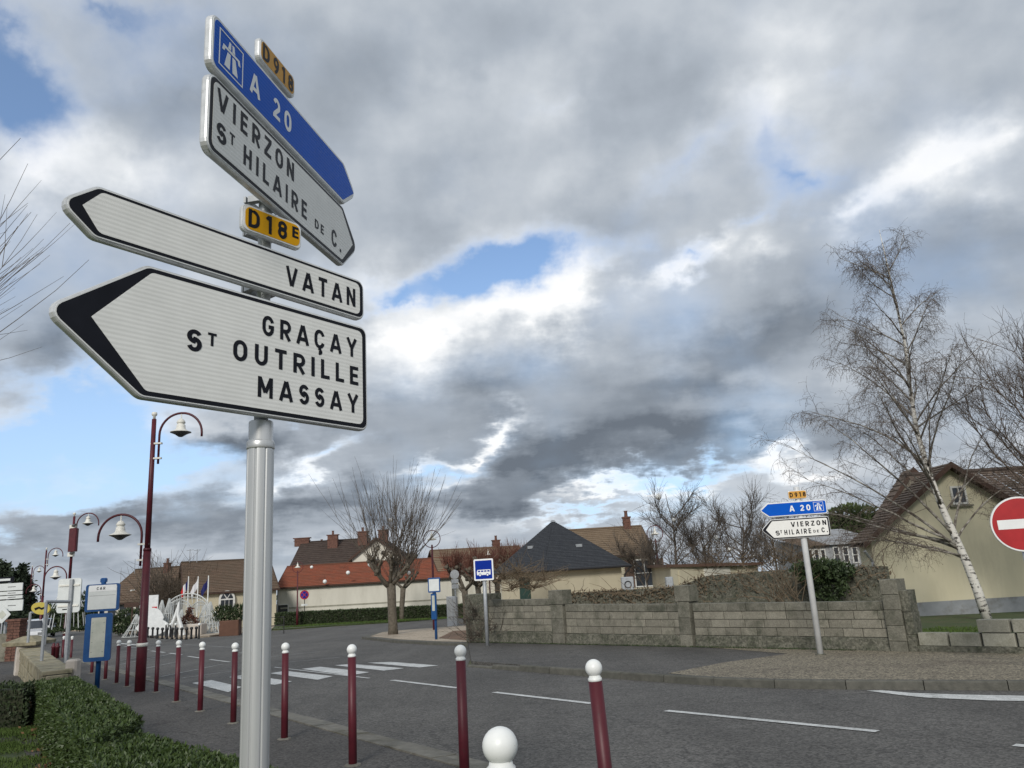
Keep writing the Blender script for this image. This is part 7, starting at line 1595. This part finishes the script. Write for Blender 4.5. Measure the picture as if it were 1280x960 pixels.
def arch():
    b0, b1 = P(204, 788, YD + 1), P(262, 788, YD + 1); t = thing('light_arch', 'wide white wire arch hung with strands over the plaza display', 'decoration', (b0[0], b0[1], gz(b0[0], b0[1]))); g = gz(b0[0], b0[1]) + .1; mb = MB(); st = MB(); r = random.Random(3)
    for o, (p0, p1, pm) in enumerate(((204, 262, 742), (205, 240, 750), (236, 262, 752))):
        a, c = P(p0, 788, YD + 1 + o * .4), P(p1, 788, YD + 1 + o * .4); top = P((p0 + p1) / 2, pm, YD + 1 + o * .4)[2]; z0 = g + 1.0
        pts = [(a[0] + (c[0] - a[0]) * (1 - math.cos(x_)) / 2, a[1], z0 + (top - z0) * math.sin(x_) ** .8) for x_ in np.linspace(0.001, math.pi - .001, 19)]
        mb.tube(pts, .04, 5); mb.tube([(p[0], p[1], p[2] - .22) for p in pts], .025, 4)
        for k in range(1, 18):
            p = pts[k]
            for j in range(2): st.tube([(p[0] + j * .08, p[1], p[2]), (p[0] + j * .08 + r.uniform(-.05, .05), p[1], p[2] - r.uniform(.4, 1.3 if o else 2.2))], .014, 3)
        for p in (pts[0], pts[-1]): mb.tube([p, (p[0], p[1], g)], .04, 5)
    mb.build('hoops', 'wire2', t); st.build('strands', 'wire2', t)
arch()
b = P(220, 790, YD - 2); b[2] = gz(b[0], b[1]) + .1; H = ZV(b[0], b[1], 752) - b[2]; t = thing('white_tripod', 'tall white three-legged stand in the middle of the display', 'decoration', tuple(b))
for x_, y_ in ((-.35, -.1), (.42, -.15), (.1, .4)): MB().tube([(x_ * 1.3, y_, 0), (x_ * .2, y_ * .2, H * .6), (.12, 0, H)], [.12, .1, .04], 6).build('leg', 'wire', t, local=True)
for i, (px, py, w_, h_, lab_) in enumerate(((189.5, 772.5, .75, .62, 'white rounded snow-shaped panel beside the lamp post'), (191, 784, 1.0, .5, 'low white mound-shaped panel under the rounded one'))):
    c = P(px, py, YD - 1 - i * .6); t = thing('snow_panel', lab_, 'decoration', (c[0], c[1], gz(c[0], c[1])), 0, 'white snow-shaped panels'); zc = c[2] - gz(c[0], c[1]); r = random.Random(i)
    MB().plate([(w_ * (1 + .08 * r.uniform(-1, 1)) * math.cos(a), zc + h_ * (1 + .08 * r.uniform(-1, 1)) * math.sin(a)) for a in np.linspace(0, 2 * math.pi, 19)[:-1]], -.06, .0).build('panel', 'wire', t, local=True); MB().box((0, .05, zc / 2), (.08, .08, zc)).build('prop', 'shutter', t, local=True)
# small red and pink gifts panel, information boards, planters and shrubs
c = P(190, 755, YD); t = thing('gift_panel', 'white and pink decorated panel behind the lamp post', 'decoration', (c[0], c[1], gz(c[0], c[1]))); zc = c[2] - gz(c[0], c[1])
MB().box((0, 0, zc), (.8, .08, 1.1)).build('panel', 'wire', t, local=True); MB().box((.2, -.05, zc - .35), (.3, .04, .35)).build('red_patch', 'flagred', t, local=True); MB().box((0, .06, zc / 2), (.07, .07, zc)).build('prop', 'shutter', t, local=True)
c = P(165.5, 756, 56); t = thing('pointer_board', 'small brown pointer board on a post before the white-walled house', 'sign', (c[0], c[1], gz(c[0], c[1]))); zc = c[2] - gz(c[0], c[1]); MB().plate([(-.55, zc - .16), (.4, zc - .16), (.55, zc), (.4, zc + .16), (-.55, zc + .16)], -.05, 0).build('board', 'wood', t, local=True); MB().box((0, .03, zc / 2), (.07, .07, zc)).build('post', 'wood', t, local=True)
for i, (px, py, w_, lab_) in enumerate(((236.5, 782, 1.3, 'pale stone block planter under the arch'), (248, 784, .7, 'smaller pale stone block right of the planter'))):
    c = P(px, py + 5, YD - 1 - i * .7); c[2] = gz(c[0], c[1]) + .1; t = thing('stone_planter', lab_, 'planter', tuple(c)); MB().bbox((0, 0, .33), (w_, .9, .62), b=.04).build('box', 'palestone', t, local=True)
clump('red_bow_shrub', 'small dark shrub with reddish top on the planter', 'shrub', [El(236.5, 778, YD - 1, .45, .4, .4), El(236.5, 768, YD - 1, .2, .2, .5)], .16, 'redtwig', 900, 22)
clump('dark_shrub', 'round dark shrub left of the lamp post before the white-walled house', 'shrub', [El(158, 776, 58, 1.2, 1, .8), El(150, 780, 58, .9, .8, .6), El(165, 780, 57, .9, .8, .6)], .2, 'leafdark', 2600, 23)
twiggy('bare_hedge_trees', 'screen of leafless branches in front of the brown roof between the two buildings', 'trees', [tuple(P(px, 768, 66)) for px in (190, 197, 204, 212, 219, 226)], 'twig', 46, 4.2, 24, r0=.03, up=1.0, spread=.45)
clump('dark_hedge_trees', 'dark leafy screen behind the flagpoles', 'trees', [El(px, 748, 68, 1.4, 1, 1.8) for px in (190, 200, 210, 219)], .3, 'vine', 1500, 25)
a, c = P(272, 792, 47), P(303, 789, 48); t = thing('brown_planter', 'long brown planter filled with dark grasses in front of the hall', 'planter', (a[0], a[1], gz(a[0], a[1]))); H = ZV(a[0], a[1], 776) - gz(a[0], a[1])
cx, cy = (a[0] + c[0]) / 2, (a[1] + c[1]) / 2; MB().bbox((cx, cy, gz(cx, cy) + H / 2), (c[0] - a[0], 1.0, H), .2, b=.05).build('box', 'rust', t)
P_ = [(cx + r_.uniform(-.9, .9), cy + r_.uniform(-.4, .4), gz(cx, cy) + H) for r_ in [random.Random(i) for i in range(900)]]
leaves('grasses', [(p[0], p[1], p[2] + random.uniform(-.1, .7)) for p in P_], .3, 'leafdark', t, up=1.2, aspect=.2, seed=26)
# hoop barrier near the annexe
for i, (px, lab_) in enumerate(((337.5, 'black hoop barrier at the left end of the verge'), (291, 'thin black post rail on the plaza kerb left of the signpost'))):
    b = G(px, 793 if i == 0 else 794); H = ZV(b[0], b[1], 772) - b[2]; w_ = .8 if i == 0 else .5; t = thing('hoop_barrier', lab_, 'barrier', tuple(b)); MB().tube([(0, 0, 0), (0, 0, H), (w_, 0, H), (w_, 0, 0)], .03, 6).build('hoop', 'blackmetal', t, local=True); MB().tube([(0, 0, H * .5), (w_, 0, H * .5)], .025, 6).build('rail', 'blackmetal', t, local=True)

scn.render.engine = 'CYCLES'
scn.cycles.max_bounces = 6; scn.cycles.use_denoising = True
